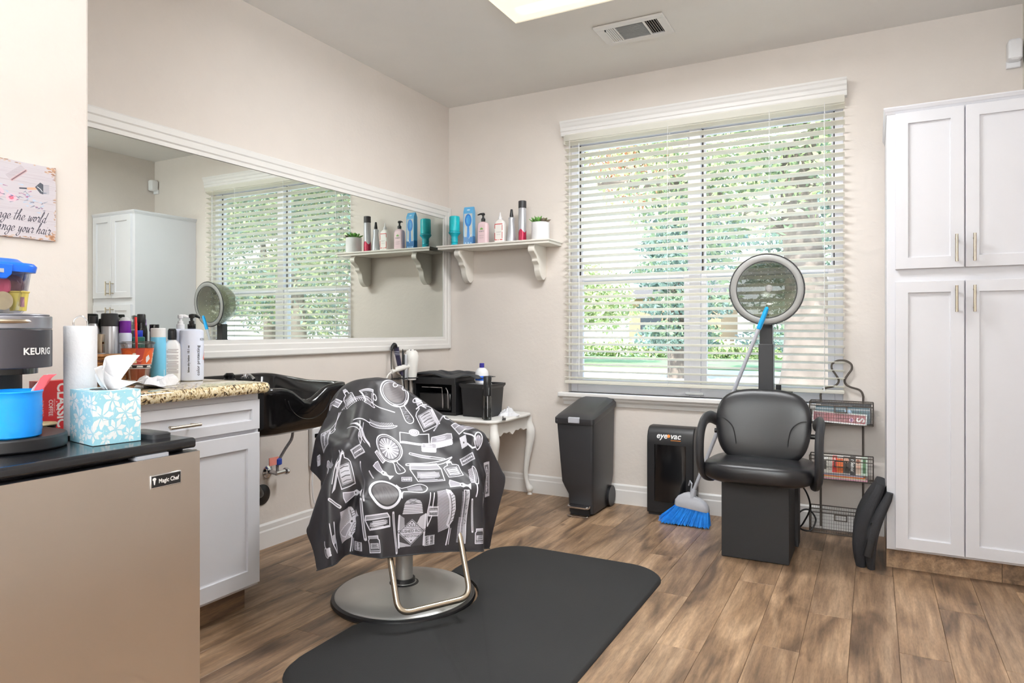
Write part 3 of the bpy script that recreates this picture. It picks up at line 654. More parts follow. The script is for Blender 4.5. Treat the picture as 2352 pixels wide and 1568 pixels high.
G().box(XL + .075, XL + .078, 2.44, 2.50, .43, .47).build('tag', 'pinktag', vv, smooth=False); G().lathe([(.012, 0), (.019, .004), (.019, .03), (.012, .036)], (XL + .07, 2.505, .425), 14).build('collar', 'bluetag', vv)
ps = thing('power_strip', 'white wall-hung power strip with black sockets beside the cape', 'power strip', (XL, 2.81, .36))
G().box(XL, XL + .035, 2.785, 2.845, .36, .575).build('case', 'white', ps, bevel=.008)
for k in range(4): G().box(XL + .035, XL + .041, 2.797, 2.830, .52 - k * .037, .542 - k * .037).build('plug', 'blackgloss', ps, bevel=.003)
G().tube(cr_spline([(XL + .02, 2.80, .36), (XL + .02, 2.795, .26), (XL + .02, 2.81, .16), (XL + .02, 2.86, .125), (XL + .02, 2.95, .13), (XL + .02, 3.05, .16)], 8), .0045, 8).build('cord', 'white', ps)

# ------------------------------------------------------------------ small white table and what stands on it
tb = thing('side_table', 'small white table with cabriole legs in the corner', 'table', (-2.4, 3.88, 0))
tx0, tx1, ty0, ty1, tz = -2.738, -2.03, 3.60, 4.165, .555
def tring(z, i):
    P = []
    for k in range(96):
        a = 2 * math.pi * k / 96; c_, s_ = math.cos(a), math.sin(a); e = .28
        x = math.copysign(abs(c_) ** e, c_); y = math.copysign(abs(s_) ** e, s_)
        P.append(((tx0 + tx1) / 2 + ((tx1 - tx0) / 2 - i) * x * (1 - .018 * math.cos(3 * math.pi * y) * (abs(x) > .97)), (ty0 + ty1) / 2 + ((ty1 - ty0) / 2 - i) * y * (1 - .02 * math.cos(3 * math.pi * x) * (abs(y) > .97)), z))
    return P
M['tablew'] = mat('table_white', srgb(232, 230, 226), .4, var=.02)
G().loft([tring(tz - .022, .012), tring(tz - .018, .002), tring(tz - .008, 0), tring(tz - .002, .004), tring(tz, .012)]).build('tabletop', 'tablew', tb, auto=60)
ax0, ax1, ay0, ay1 = -2.70, -2.075, 3.66, 4.13
def apron(p, q):
    n = 24; r0, r1 = [], []
    P = []
    for k in range(n + 1):
        t = k / n; d = .075 + .03 * abs(2 * t - 1) ** 2 - .022 * math.exp(-((t - .5) / .1) ** 2) * -1 - .012 * math.sin(6 * math.pi * t) ** 2
        P.append((t, d))
    g = G(); dx, dy = q[0] - p[0], q[1] - p[1]; L = math.hypot(dx, dy); nx_, ny_ = -dy / L * .009, dx / L * .009
    rings = [[(p[0] + dx * t + s_ * nx_, p[1] + dy * t + s_ * ny_, zz) for s_, zz in ((-1, tz - .02), (1, tz - .02), (1, tz - .02 - d), (-1, tz - .02 - d))] for t, d in P]
    return g.loft(rings)
for p, q in (((ax0, ay0), (ax1, ay0)), ((ax1, ay0), (ax1, ay1)), ((ax0, ay1), (ax1, ay1)), ((ax0, ay0), (ax0, ay1))): apron(p, q).build('apron', 'tablew', tb, smooth=False)
for sx_, sy_ in ((1, -1), (1, 1), (-1, -1), (-1, 1)):
    x = ax1 if sx_ > 0 else ax0; y = ay0 if sy_ < 0 else ay1
    yy = lambda o_: y + sy_ * o_ * (.4 if sy_ > 0 else 1)
    xx = lambda o_: x + sx_ * o_ * (1 if sx_ > 0 else .3)
    pts = [(xx(0), yy(0), tz - .02), (xx(.004), yy(.004), tz - .07), (xx(.018), yy(.018), tz - .13), (xx(.012), yy(.012), tz - .21), (xx(-.006), yy(-.006), .22), (xx(-.012), yy(-.012), .13), (xx(.0), yy(.0), .07), (xx(.012), yy(.012), .04), (xx(.014), yy(.014), .022), (xx(.014), yy(.014), .016), (xx(.014), yy(.014), 0)]
    rad = [.026, .028, .032, .027, .019, .015, .017, .024, .02, .014, .017]
    P2 = cr_spline([(*p, r) for p, r in zip(pts, rad)], 5)
    G().tube([p[:3] for p in P2], [p[3] for p in P2], 14).build('leg', 'tablew', tb)
bx = thing('tool_organizer', 'black open organizer box with chrome wires standing on the white table', 'organizer', (-2.56, 3.84, tz))
g = G().box(-2.735, -2.395, 3.73, 3.97, .775, .80).box(-2.735, -2.395, 3.73, 3.97, tz + .001, .575).box(-2.735, -2.715, 3.73, 3.97, .575, .775).box(-2.43, -2.395, 3.73, 3.97, .575, .775).box(-2.715, -2.43, 3.95, 3.97, .575, .775).box(-2.735, -2.395, 3.722, 3.735, .755, .80)
g.build('case', 'black', bx, bevel=.004, smooth=False)
G().box(-2.70, -2.44, 3.74, 3.93, .58, .70).build('tray', 'blackgloss', bx, bevel=.01)
G().tube([(-2.66, 3.728, .735), (-2.50, 3.728, .735), (-2.495, 3.728, .66), (-2.495, 3.728, .60)], .0035, 6).tube(cr_spline([(-2.47, 3.728, .735), (-2.455, 3.728, .70), (-2.452, 3.728, .60)], 5), .0035, 6).build('wire', 'chrome', bx)
bn = thing('bin', 'open black plastic bin on the white table behind the spray bottle', 'bin', (-2.25, 3.84, tz))
ring = lambda hx, hy, z, r=.02: rr(-2.255, 3.83, z, hx, hy, r, 5)
G().loft([ring(.10, .09, tz + .001), ring(.112, .10, .74), ring(.122, .11, .755), ring(.122, .11, .768), ring(.112, .10, .768), ring(.108, .096, .745), ring(.096, .086, .57)]).build('tub', 'black', bn, smooth=False)
G().box(-2.35, -2.22, 3.75, 3.90, .745, .764).build('contents', 'paper', bn, bevel=.006)
cl2 = thing('folded_black_cape', 'crumpled black cape lying on the organizer and bin', 'cape', (-2.5, 3.85, .80))
def fold(u, v):
    x = -2.76 + u * .52; y = 3.74 + v * .24
    z = .806 + .012 * math.sin(9 * u + 3 * v) + .035 * math.exp(-((u - .33) / .13) ** 2) * (.6 + .4 * math.sin(5 * v)) + .012 * math.sin(17 * u - 6 * v) * .5 + .01 * (v > .5)
    e = min(u, 1 - u, v, 1 - v)
    return (x, y, max(.803, z + .006) if e > .04 else max(.8025, z - .004))
M['cloth'] = mat('black_cloth', srgb(46, 48, 52), .5, bump=.1, bs=300)
G().grid(fold, 40, 20).build('fabric', 'cloth', cl2, solid=.003, auto=180)
bt = thing('developer_bottle', 'round white bottle with a blue cap and blue label in the bin', 'bottle', (-2.27, 3.85, .766))
G().lathe([(.04, 0), (.044, .004), (.044, .062), (.04, .078), (.028, .094), (.014, .101)], n=28).build('body', 'white', bt, world=False)
M['bluelab'] = mat('blue_label', srgb(30, 100, 215), .35); M['navy'] = mat('navy_cap', srgb(50, 45, 140), .35)
G().lathe([(.0443, .018), (.0445, .02), (.0445, .046), (.0443, .048)], n=28, cap=False).build('label_band', 'bluelab', bt, world=False); G().lathe([(.0155, .101), (.016, .103), (.0155, .128), (.014, .13)], n=20).build('cap', 'navy', bt, world=False)
sp_ = thing('mist_spray_bottle', 'clear water spray bottle with a tall black trigger top on the white table', 'bottle', (-2.115, 3.655, tz))
M['clearpl'] = glass_mat('clear_plastic', (.86, .88, .88), .12)
G().lathe([(.024, 0), (.026, .004), (.026, .15), (.023, .155)], n=24).build('body', 'clearpl', sp_, world=False)
M['water'] = glass_mat('water', (.75, .77, .78), .1); G().lathe([(.0235, .003), (.0235, .07)], n=20).build('water', 'water', sp_, world=False)
G().lathe([(.026, .15), (.0265, .153), (.0265, .20), (.024, .235), (.026, .262), (.022, .272)], n=24).build('trigger_head', 'black', sp_, world=False)
G().tube([(.0, 0, .155), (0, 0, .02)], .0025, 6).build('dip_tube', 'white', sp_, world=False); G().tube([(.012, -.02, .22), (.03, -.035, .20), (.032, -.04, .16)], .006, 8).build('trigger', 'black', sp_, world=False)
s2 = thing('shaver', 'black upright hair clipper between the spray bottle and the bin', 'clipper', (-2.155, 3.70, tz))
G().loft([rr(0, 0, z, hx, hy, .01) for z, hx, hy in ((0, .019, .017), (.06, .02, .018), (.12, .021, .018), (.175, .018, .014), (.19, .014, .008))]).build('body', 'blackgloss', s2, world=False); G().box(-.014, .014, -.008, .008, .19, .197).build('blade', 'chrome', s2, world=False)
cmb = thing('comb', 'black comb lying at the edge of the white table', 'comb', (-2.06, 3.76, tz)); 
g = G().box(-.006, .0, -.09, .07, .001, .008)
for k in range(26): g.box(0, .016, -.088 + k * .0035, -.0865 + k * .0035, .002, .006)
g.build('comb_body', 'black', cmb, world=False, smooth=False); cmb.rotation_euler = (0, 0, R(28))
tw_ = thing('crumpled_tissue', 'crumpled white tissue on the white table behind the comb', 'tissue', (-2.10, 3.90, tz))
def crumple(name, parent, cx, cy, z, rx, ry, h, seed, m='paper', nu=30, nv=10):
    r_ = random.Random(seed); ph = [r_.uniform(0, 6) for _ in range(6)]; v = []
    def fn(u, w):
        a = 2 * math.pi * u; t = w; rad = math.cos(t * math.pi / 2) ** .7
        k = 1 + .18 * math.sin(3 * a + ph[0] + 2 * t) + .12 * math.sin(7 * a + ph[1] - 5 * t) + .07 * math.sin(13 * a + ph[2])
        zz = h * math.sin(t * math.pi / 2) * (1 + .25 * math.sin(2 * a + ph[3]) + .12 * math.sin(5 * a + ph[4]))
        return (cx + rx * rad * k * math.cos(a), cy + ry * rad * k * math.sin(a), z + max(.0005, zz * (.9 + .2 * math.sin(9 * t + ph[5]))))
    return G().grid(fn, nu, nv).build(name, m, parent, auto=25)
crumple('tissue_paper', tw_, -2.11, 3.92, tz, .065, .055, .04, 3)
# holder and hot tools
hd = thing('hot_tool_holder', 'black ring holder for hot tools at the table edge behind the cape', 'holder', (-2.68, 3.66, tz))
g = G().box(-2.73, -2.60, 3.46, 3.70, tz + .001, tz + .012).tube([(-2.735, 3.68, tz + .01), (-2.735, 3.68, .80)], .006, 8); 
g.build('base', 'black', hd, smooth=False)
for yy, xx_, rad in ((3.50, -2.705, .028), (3.575, -2.70, .026), (3.645, -2.69, .05)):
    G().tube([(xx_ + rad * math.cos(a * math.pi / 9), yy + rad * math.sin(a * math.pi / 9) * .8, .80) for a in range(18)], .004, 6, closed=True).tube([(xx_ - rad, yy, .80), (-2.735, yy, .80), (-2.735, 3.68, .79)], .004, 6).build('ring', 'black', hd)
M['indigo'] = mat('indigo_plastic', srgb(48, 46, 72), .4)
ci = thing('curling_iron', 'dark curling iron hanging nose-down left of the white hair dryer', 'curling iron', (-2.70, 3.55, .78))
g = G().tube([(-2.70, 3.50, 1.0), (-2.70, 3.515, .95), (-2.70, 3.54, .87), (-2.70, 3.56, .82)], [.018, .016, .014, .011], 12); g.build('grip', 'indigo', ci)
G().tube([(-2.70, 3.56, .82), (-2.70, 3.585, .70)], .0095, 10).build('barrel', 'chrome', ci)
G().tube(cr_spline([(-2.70, 3.495, 1.0), (-2.70, 3.485, 1.018), (-2.70, 3.465, 1.01), (-2.70, 3.455, .985)], 5), [.014] * 8 + [.011] * 5 + [.008] * 3, 10).build('cord_guard', 'black', ci)
G().tube(cr_spline([(-2.70, 3.455, .985), (-2.70, 3.448, .93), (-2.70, 3.452, .86), (-2.70, 3.46, .79), (-2.70, 3.46, .70)], 5), .0028, 6).build('cord', 'black', ci)
for zz in (.955, .965, .975): G().lathe([(.0175, -.0015), (.0175, .0015)], (-2.70, 3.508 + (.965 - zz) * .3, zz), 14, cap=False).build('ring_band', 'grey', ci)
G().tube([(-2.685, 3.46, .87), (-2.685, 3.485, .84), (-2.685, 3.50, .83), (-2.69, 3.53, .82)], .006, 8).build('clip_lever', 'nickel', ci)
fi = thing('flat_iron', 'silver flat iron standing upright beside the white hair dryer', 'flat iron', (-2.69, 3.58, .79))
G().loft([rr(-2.69, 3.585, z, hx, hy, .006) for z, hx, hy in ((.79, .013, .014), (.88, .013, .012), (.945, .010, .008), (.955, .006, .004))]).build('plates', 'silver', fi); G().tube([(-2.695, 3.568, .79), (-2.695, 3.566, .95), (-2.695, 3.562, .99)], [.009, .007, .002], 8).build('tip', 'black', fi)
hdry = thing('hair_dryer', 'white hair dryer hanging upright in the holder beside the organizer', 'hair dryer', (-2.69, 3.645, .78))
G().lathe([(.030, .0), (.034, .02), (.040, .08), (.046, .13), (.047, .155), (.040, .182), (.024, .198), (.006, .202)], (-2.69, 3.65, .785), 28).build('barrel', 'whiteb', hdry)
for k in range(6):
    a = k * math.pi / 3; G().sell((-2.69 + .022 * math.cos(a), 3.65 + .022 * math.sin(a), .981), (.005, .009, .003), nu=8, nv=5).build('air_slot', 'ink', hdry)
G().tube(cr_spline([(-2.69, 3.62, .875), (-2.69, 3.58, .873), (-2.69, 3.50, .862), (-2.69, 3.44, .848)], 5), [.016] * 6 + [.018] * 5 + [.014] * 5, 12).build('grip', 'whiteb', hdry)
G().tube(cr_spline([(-2.69, 3.44, .848), (-2.69, 3.40, .825), (-2.69, 3.385, .78), (-2.69, 3.385, .70)], 5), .005, 8).build('cord', 'whiteb', hdry)

# ------------------------------------------------------------------ step trash can
tc_ = thing('step_trash_can', 'slim charcoal step trash can with a sloping lid under the window', 'trash can', (-1.56, 3.96, 0))
def tr(x0, x1, y0, y1, z, r=.015, zb=None):
    P = rr((x0 + x1) / 2, (y0 + y1) / 2, z, (x1 - x0) / 2, (y1 - y0) / 2, r, 4)
    return [(x, y, z if zb is None else z + (zb - z) * (y - y0) / (y1 - y0)) for x, y, z in P]
G().loft([tr(-1.635, -1.478, 3.81, 4.13, .012), tr(-1.636, -1.476, 3.80, 4.13, .12), tr(-1.655, -1.470, 3.785, 4.14, .165), tr(-1.668, -1.467, 3.775, 4.145, .20), tr(-1.702, -1.464, 3.775, 4.16, .555, .015, .635)]).build('body', 'char', tc_, auto=30)
G().loft([tr(-1.708, -1.458, 3.762, 4.172, .548, .02, .625), tr(-1.710, -1.456, 3.76, 4.174, .552, .02, .63), tr(-1.710, -1.456, 3.76, 4.174, .582, .02, .655), tr(-1.70, -1.466, 3.775, 4.165, .596, .03, .672), tr(-1.67, -1.496, 3.83, 4.15, .612, .04, .684)]).build('lid', 'char', tc_, auto=30)
G().box(-1.618, -1.545, 3.755, 3.79, .557, .592).build('lid_latch', 'grey', tc_, bevel=.004); G().tube(cr_spline([(-1.61, 3.84, .606), (-1.585, 3.835, .604), (-1.54, 3.83, .602), (-1.515, 3.83, .600)], 4), .0035, 6).build('lid_slot', 'grey', tc_)
G().loft([rr(-1.556, 3.785, z, .068, hy, .02, 5) for z, hy in ((.052, .034), (.056, .038), (.062, .038), (.066, .032))]).build('pedal', 'chrome', tc_); G().tube([(-1.62, 3.755, .008), (-1.61, 3.745, .006), (-1.50, 3.745, .006), (-1.49, 3.755, .008)], .004, 6).build('pedal_bar', 'chrome', tc_)
G().box(-1.615, -1.497, 3.79, 3.83, .004, .052).build('pedal_well', 'ink', tc_, smooth=False)
for x in (-1.478, -1.64): G().cyl((x - .012, 4.10, .065), (x + .016, 4.10, .065), .065, n=24).build('wheel', 'black', tc_)

# ------------------------------------------------------------------ touchless floor vacuum
ev = thing('stationary_vacuum', 'black boxy touchless dustpan vacuum standing against the back wall', 'vacuum', (-1.08, 4.08, 0))
prof = [(4.03, .012), (4.03, .43), (4.033, .47), (4.045, .502), (4.066, .523), (4.09, .53), (4.15, .53), (4.155, .52), (4.155, .012)]
G().prism(prof, 'x', -1.216, -.935).build('case', 'black', ev, bevel=.006, auto=25)
G().prism([(-1.205, 4.035), (-1.205, 4.15), (-.945, 4.15), (-.945, 4.035)], 'z', .0, .013).build('foot', 'black', ev, smooth=False)
def evw(u, v):
    x = -1.17 + u * .19; z = .085 + v * .34; return (x, 4.031 - .012 * math.sin(math.pi * u) ** .6 - .001, z)
G().grid(evw, 16, 4).grid(lambda u, v: (-1.17 + u * .19, 4.031 - (.013 * math.sin(math.pi * u) ** .6) * v, .425), 16, 1).build('bin_window', 'blackgloss', ev, auto=60)
def evp(a, b, x0=-1.085, z0=.478):      # lettering follows the curved shoulder
    z = z0 + b; ang = max(0, (z - .43) / .1); return (x0 + a, 4.0285 + .018 * ang ** 2, z)
M['orange'] = mat('orange_print', srgb(235, 140, 50), .4)
text('eye', .048, 'inkwhite', parent=ev, fn=lambda a, b: evp(a, b, -1.125), bold=.02, shear=.2); text('vac', .048, 'inkwhite', parent=ev, fn=lambda a, b: evp(a, b, -1.043), bold=.02, shear=.2)
G().lathe([(.010, 0), (.010, .001)], n=16).xf(lambda p: evp(p[0], p[1], -1.084, .478)).build('print_dot', 'orange', ev, smooth=False); G().add([evp(a, b, -1.04, .452) for a, b in ((-.03, 0), (.03, 0), (.03, .003), (-.03, .003))], [(0, 1, 2, 3)]).build('print_line', 'orange', ev, smooth=False)
G().tube([(-.96, 4.02, .20), (-.95, 4.01, .23), (-.94, 4.01, .215), (-.95, 4.02, .15)], .005, 6).build('latch', 'grey', ev)

# ------------------------------------------------------------------ broom
br = thing('broom', 'grey-handled broom with bright blue bristles leaning on the dryer hood', 'broom', (-.95, 3.87, 0))
hb, ht = Vector((-.905, 3.87, .185)), Vector((-.500, 3.838, 1.236)); dd = (ht - hb).normalized()
G().cyl(tuple(hb), tuple(hb + dd * 1.02), .0105, .0105, 14).build('handle', 'grey', br)
gt = G().tube([tuple(hb + dd * t) for t in (1.00, 1.012, 1.09, 1.118, 1.126)], [.012, .0135, .0125, .011, .004], 14); gt.build('grip', 'cyanpl', br)
M['bris'] = mat('blue_bristle', srgb(20, 140, 255), .5, var=.2, vs=50)
hx0, hx1, hy_ = -1.005, -.812, 3.875
def cap(z, k, dz): return [(-.908 + (x + .908) * k, y, z) for x, y, _ in rr(-.908, hy_, 0, .098, .026, .025, 5)]
g = G(); rings = []
for z, k, hh in ((.105, .98, 1), (.112, 1.0, 1.05), (.135, .97, 1), (.158, .80, .9), (.175, .5, .8), (.183, .25, .7)): rings.append([(-.908 + (x + .908) * k, hy_ + (y - hy_) * hh, z - .012 * ((x + .908) / .1)) for x, y, _ in rr(-.908, hy_, 0, .098, .026, .025, 5)])
g.loft(rings).build('head', 'grey', br); G().cyl((-.905, 3.87, .17), tuple(hb + dd * .03), .019, .014, 14).build('socket', 'grey', br)
g = G(); rb = random.Random(2)
for k in range(1100):
    u = rb.random(); v = rb.random() * 2 - 1
    a = (-1.0 + .185 * u, hy_ + v * .02, .108 - .012 * ((-1.0 + .185 * u + .908) / .1)); bx_ = -1.098 + u * .285 + rb.uniform(-.006, .006); bz = .004 + (.03 if u < .04 else 0) * rb.random() + rb.random() * .012
    b = (bx_, hy_ + v * .035 + .01 + rb.uniform(-.004, .004), bz); w = .0016
    g.add([(a[0] - w, a[1], a[2]), (a[0] + w, a[1], a[2]), (a[0], a[1] + w, a[2]), (b[0] - w * .8, b[1], b[2]), (b[0] + w * .8, b[1], b[2]), (b[0], b[1] + w * .8, b[2])], [(0, 1, 4, 3), (1, 2, 5, 4), (2, 0, 3, 5), (3, 4, 5)])
tag(g.build('bristles', 'bris', br, smooth=False), kind='stuff')

# ------------------------------------------------------------------ dryer chair
dc = thing('dryer_chair', 'black vinyl salon chair with a smoked hood dryer on its post', 'dryer chair', (-.5, 3.6, 0))
G().box(-.662, -.352, 3.44, 3.70, .004, .40).build('base_box', 'blackmat', dc, bevel=.003, smooth=False)
G().box(-.640, -.335, 3.70, 3.79, .02, .42).build('rear_panel', 'blackmat', dc, bevel=.003, smooth=False)
G().sell((-.49, 3.515, .432), (.252, .245, .062), .55, .55, 48, 20).xf(lambda p: (p[0], p[1], p[2] + .012 * ((p[1] - 3.515) / .24) * -1)).build('seat', 'vinylblk', dc, auto=180)
bkc = (-.483, 3.56, .635)
mt_ = Matrix.Rotation(R(-9), 3, 'X')
def backshape(p):
    x, y, z = p; k = 1 - .10 * max(0, -(z - bkc[2]) / .18); return (bkc[0] + (x - bkc[0]) * k, y - .035 * (abs((x - bkc[0]) / .22)) ** 2, z)
G().sell(bkc, (.222, .05, .185), .62, .85, 48, 24, mt_).xf(backshape).build('backrest', 'vinylblk', dc, auto=180)
for s_ in (-1, 1):
    pts = [(bkc[0] + s_ * .205, 3.512, .68), (bkc[0] + s_ * .17, 3.503, .672), (bkc[0] + s_ * .135, 3.500, .635), (bkc[0] + s_ * .125, 3.503, .57), (bkc[0] + s_ * .128, 3.515, .51)]
    G().tube([backshape(q) for q in cr_spline(pts, 5)], .0022, 6).build('seam', 'ink', dc)
    xs = bkc[0] + s_ * .265
    ap_ = [(xs - s_ * .03, 3.63, .645), (xs - s_ * .01, 3.56, .668), (xs, 3.47, .665), (xs, 3.39, .63), (xs, 3.355, .56), (xs, 3.365, .47), (xs - s_ * .01, 3.42, .405), (xs - s_ * .03, 3.50, .385)]
    G().tube(cr_spline(ap_, 6), .031, 12, flat=.62).build('armrest', 'char', dc)
    G().cyl((xs - s_ * .03, 3.56, .60), (xs - s_ * .075, 3.56, .60), .012).build('arm_bolt', 'black', dc)
G().box(-.56, -.42, 3.60, 3.66, .44, .56).build('back_bracket', 'black', dc, smooth=False)
G().box(-.62, -.38, 3.78, 4.00, .30, .34).build('rear_shelf', 'blackmat', dc, smooth=False); G().box(-.566, -.488, 3.975, 4.04, .30, 1.035).build('post', 'char', dc, bevel=.004, smooth=False); G().box(-.561, -.493, 3.98, 4.035, 1.03, 1.165).build('post_extension', 'char', dc, bevel=.004, smooth=False)
G().box(-.67, -.385, 3.86, 3.90, .765, .785).box(-.41, -.38, 3.86, 3.90, .745, .785).box(-.55, -.50, 3.88, 3.98, .765, .785).build('rear_bar', 'black', dc, smooth=False); G().cyl((-.45, 3.88, .785), (-.45, 3.88, .82), .014).build('knob', 'black', dc)
G().cyl((-.527, 4.01, 1.15), (-.527, 3.96, 1.19), .02).build('neck', 'chrome', dc)
hdd = bpy.data.materials.new('smoked_hood'); hdd.use_nodes = True; nt = hdd.node_tree; b = nt.nodes['Principled BSDF']
b.inputs['Base Color'].default_value = (*srgb(120, 124, 100), 1); b.inputs['Roughness'].default_value = .12; b.inputs['Alpha'].default_value = .62; b.inputs['Metallic'].default_value = .1; M['hood'] = hdd
hc = Vector((-.512, 3.88, 1.33)); HS = 1.13; ax_ = Vector((-.04, 1, .10)).normalized()
uu = ax_.cross(Vector((0, 0, 1))).normalized(); ww = uu.cross(ax_)
HP = lambda r, a, d: tuple(hc + uu * r * HS * math.cos(a) + ww * r * HS * math.sin(a) + ax_ * d)
n = 48
def hring(r, d): return [HP(r, 2 * math.pi * k / n, d) for k in range(n)]
G().loft([hring(r, d) for r, d in ((.163, .012), (.160, .05), (.152, .10), (.136, .15), (.11, .19), (.075, .217), (.035, .228), (.002, .23))], cap=False).build('hood_bowl', 'hood', dc, auto=180)
M['hring'] = mat('hood_ring', srgb(158, 158, 156), .42, .25)
G().loft([hring(r, d) for r, d in ((.136, .006), (.137, .001), (.141, -.001), (.160, -.001), (.165, .002), (.165, .012), (.160, .013), (.140, .010))], cap=False, closed=True).build('hood_ring', 'hring', dc, auto=50)
G().tube(hring(.168, .006), .0035, 6, closed=True).tube(hring(.1355, .0), .002, 6, closed=True).build('ring_edge', 'char', dc)
G().loft([hring(r, d) for r, d in ((.137, .012), (.133, .05), (.124, .09), (.105, .125), (.075, .15), (.04, .163), (.002, .167))], cap=False).build('inner_diffuser', 'hood', dc, auto=180)
g = G()
for rr2, dd2 in ((.02, .164), (.045, .160), (.07, .151), (.09, .139), (.11, .117), (.125, .086)):
    for k in range(int(rr2 * 190)):
        a = 2 * math.pi * k / int(rr2 * 190) + rr2 * 30; q = HP(rr2, a, dd2 - .002); g.sell(q, (.0022, .0022, .0022), nu=6, nv=4)
tag(g.build('air_hole', 'white', dc), kind='stuff')
G().sell(tuple(hc + ax_ * .155), (.02, .006, .02), nu=14, nv=8).build('hood_centre', 'white', dc)

# ------------------------------------------------------------------ wire magazine rack on the wall
mk = thing('magazine_rack', 'dark wire three-basket magazine rack hanging beside the tall cabinet', 'rack', (-.157, 4.14, 0))
M['wire'] = mat('dark_wire', srgb(82, 74, 68), .4, .5)
yb_ = 4.165
top = [(-.262, .70), (-.262, .755), (-.245, .785), (-.20, .800), (-.178, .815), (-.172, .838), (-.188, .868), (-.206, .898), (-.204, .925), (-.18, .942), (-.157, .945), (-.134, .942), (-.110, .925), (-.108, .898), (-.126, .868), (-.142, .838), (-.136, .815), (-.114, .800), (-.069, .785), (-.052, .755), (-.052, .70)]
path = [(-.262, yb_, .02)] + [(x, yb_, z) for x, z in [(-.262, .35)] + top + [(-.052, .35)]] + [(-.052, yb_, .02)]
G().tube(cr_spline(path, 6), .0055, 10).build('frame_rod', 'wire', mk)
def basket(z0, z1, yf=4.065):
    x0, x1 = -.312, -.003; t = z1; b = z0; g = G(); ybk = 4.155; yfb = yf + .012
    for z, f in ((t, yf), (b, yfb)): g.tube([(x0, f, z), (x1, f, z), (x1, ybk, z), (x0, ybk, z)], .003, 6, closed=True)
    g.tube([(x0, yf, t - .02), (x1, yf, t - .02)], .0025, 6)
    for x in (x0, x1): g.tube([(x, yf, t), (x, yfb, b)], .003, 6).tube([(x, ybk, t), (x, ybk, b)], .003, 6)
    g.build('basket_rim', 'wire', mk)
    g = G(); 
    for k in range(1, 26):
        x = x0 + (x1 - x0) * k / 26; g.tube([(x, yf, t), (x, yfb, b), (x, ybk, b), (x, ybk, t)], .0006, 4)
    for k in range(1, 7):
        s = k / 7; f = yf + (yfb - yf) * (1 - s); z = b + (t - b) * s; g.tube([(x1, ybk, z), (x1, f, z), (x0, f, z), (x0, ybk, z)], .0006, 4)
        y = yfb + (ybk - yfb) * s; g.tube([(x0, y, b), (x1, y, b)], .0006, 4)
    tag(g.build('wire_mesh', 'wire', mk), kind='stuff')
    xm = (x0 + x1) / 2; g = G().box(xm - .032, xm + .032, yf - .006, yf - .002, t - .055, t - .05).box(xm - .032, xm + .032, yf - .006, yf - .002, t - .025, t - .02).box(xm - .032, xm - .026, yf - .006, yf - .002, t - .055, t - .02).box(xm + .026, xm + .032, yf - .006, yf - .002, t - .055, t - .02)
    g.build('label_holder', 'wire', mk, smooth=False)
for z0, z1 in ((.602, .722), (.300, .428), (.006, .138)): basket(z0, z1)
def mag(label, cmat, x0, x1, y0, z0, hgt, thk, lean, group='magazines in the wire rack', cat='magazine'):
    """magazine standing in the basket leaning back; cover print on the front face"""
    t = thing('magazine', label, cat, ((x0 + x1) / 2, y0, z0), 0, group)
    w = (x1 - x0) / 2; sn, cs = math.sin(R(lean)), math.cos(R(lean))
    def q(p): return (p[0], p[1] * cs + p[2] * sn, -p[1] * sn + p[2] * cs)
    G().loft([[q(p) for p in ((-w, 0, z), (w, 0, z), (w, thk, z), (-w, thk, z))] for z in (0, hgt)]).build('pages', 'paper', t, world=False, smooth=False)
    uvf = lambda p: ((p[0] + w) / (2 * w), p[2] / (hgt * cs))
    G().add([q((-w, -.0006, 0)), q((w, -.0006, 0)), q((w, -.0006, hgt)), q((-w, -.0006, hgt))], [(0, 1, 2, 3)]).build('cover', cmat, t, world=False, smooth=False, uvfn=uvf, recalc=False)
    return t
def gar(seed, w=256, h=96, base=(120, 40, 50)):
    c = Canvas(w, h, base); r_ = random.Random(seed)
    return c, r_
c, r_ = gar(1, 512, 110, (140, 42, 52)); c.poly([(0, 0), (512, 0), (512, 14), (0, 14)], (240, 238, 236)); c.poly([(0, 96), (512, 96), (512, 110), (0, 110)], (240, 238, 236)); c.poly([(0, 0), (10, 0), (10, 110), (0, 110)], (240, 240, 238)); c.poly([(500, 0), (512, 0), (512, 110), (500, 110)], (240, 240, 238))
c.poly([(16, 20), (110, 20), (110, 90), (16, 90)], (112, 34, 46)); c.text('S', 450, 50, 100, (245, 240, 238), math.pi / 2 * 3, 0, .03); c.ell(372, 44, 22, 22, (235, 180, 200)); c.ell(372, 44, 10, 18, (120, 50, 110)); M['mag1'] = c.mat('magazine_cover_red', .3)
c, r_ = gar(2, 512, 160, (34, 32, 34))
for x in (90, 150, 180, 250, 265, 280, 300, 315, 345, 360, 400): c.poly([(x, 70), (x + r_.randint(4, 16), 70), (x + 10, 120), (x, 120)], (200, 195, 185))
c.poly([(440, 40), (500, 40), (500, 125), (440, 125)], (205, 208, 215)); c.poly([(0, 30), (46, 30), (46, 140), (0, 140)], (215, 205, 190)); c.ell(22, 105, 12, 16, (90, 60, 45)); c.ell(22, 60, 12, 14, (90, 60, 45)); M['mag2'] = c.mat('magazine_cover_black', .3)
c, r_ = gar(3, 512, 140, (52, 84, 96)); c.poly([(290, 30), (360, 60), (330, 120), (280, 110)], (170, 200, 225)); c.poly([(0, 110), (512, 110), (512, 122), (0, 122)], (180, 190, 195)); c.poly([(420, 20), (440, 20), (440, 100), (420, 100)], (40, 90, 85)); c.text('R', 380, 60, 80, (60, 130, 120), .3); M['mag3'] = c.mat('magazine_cover_teal', .3)
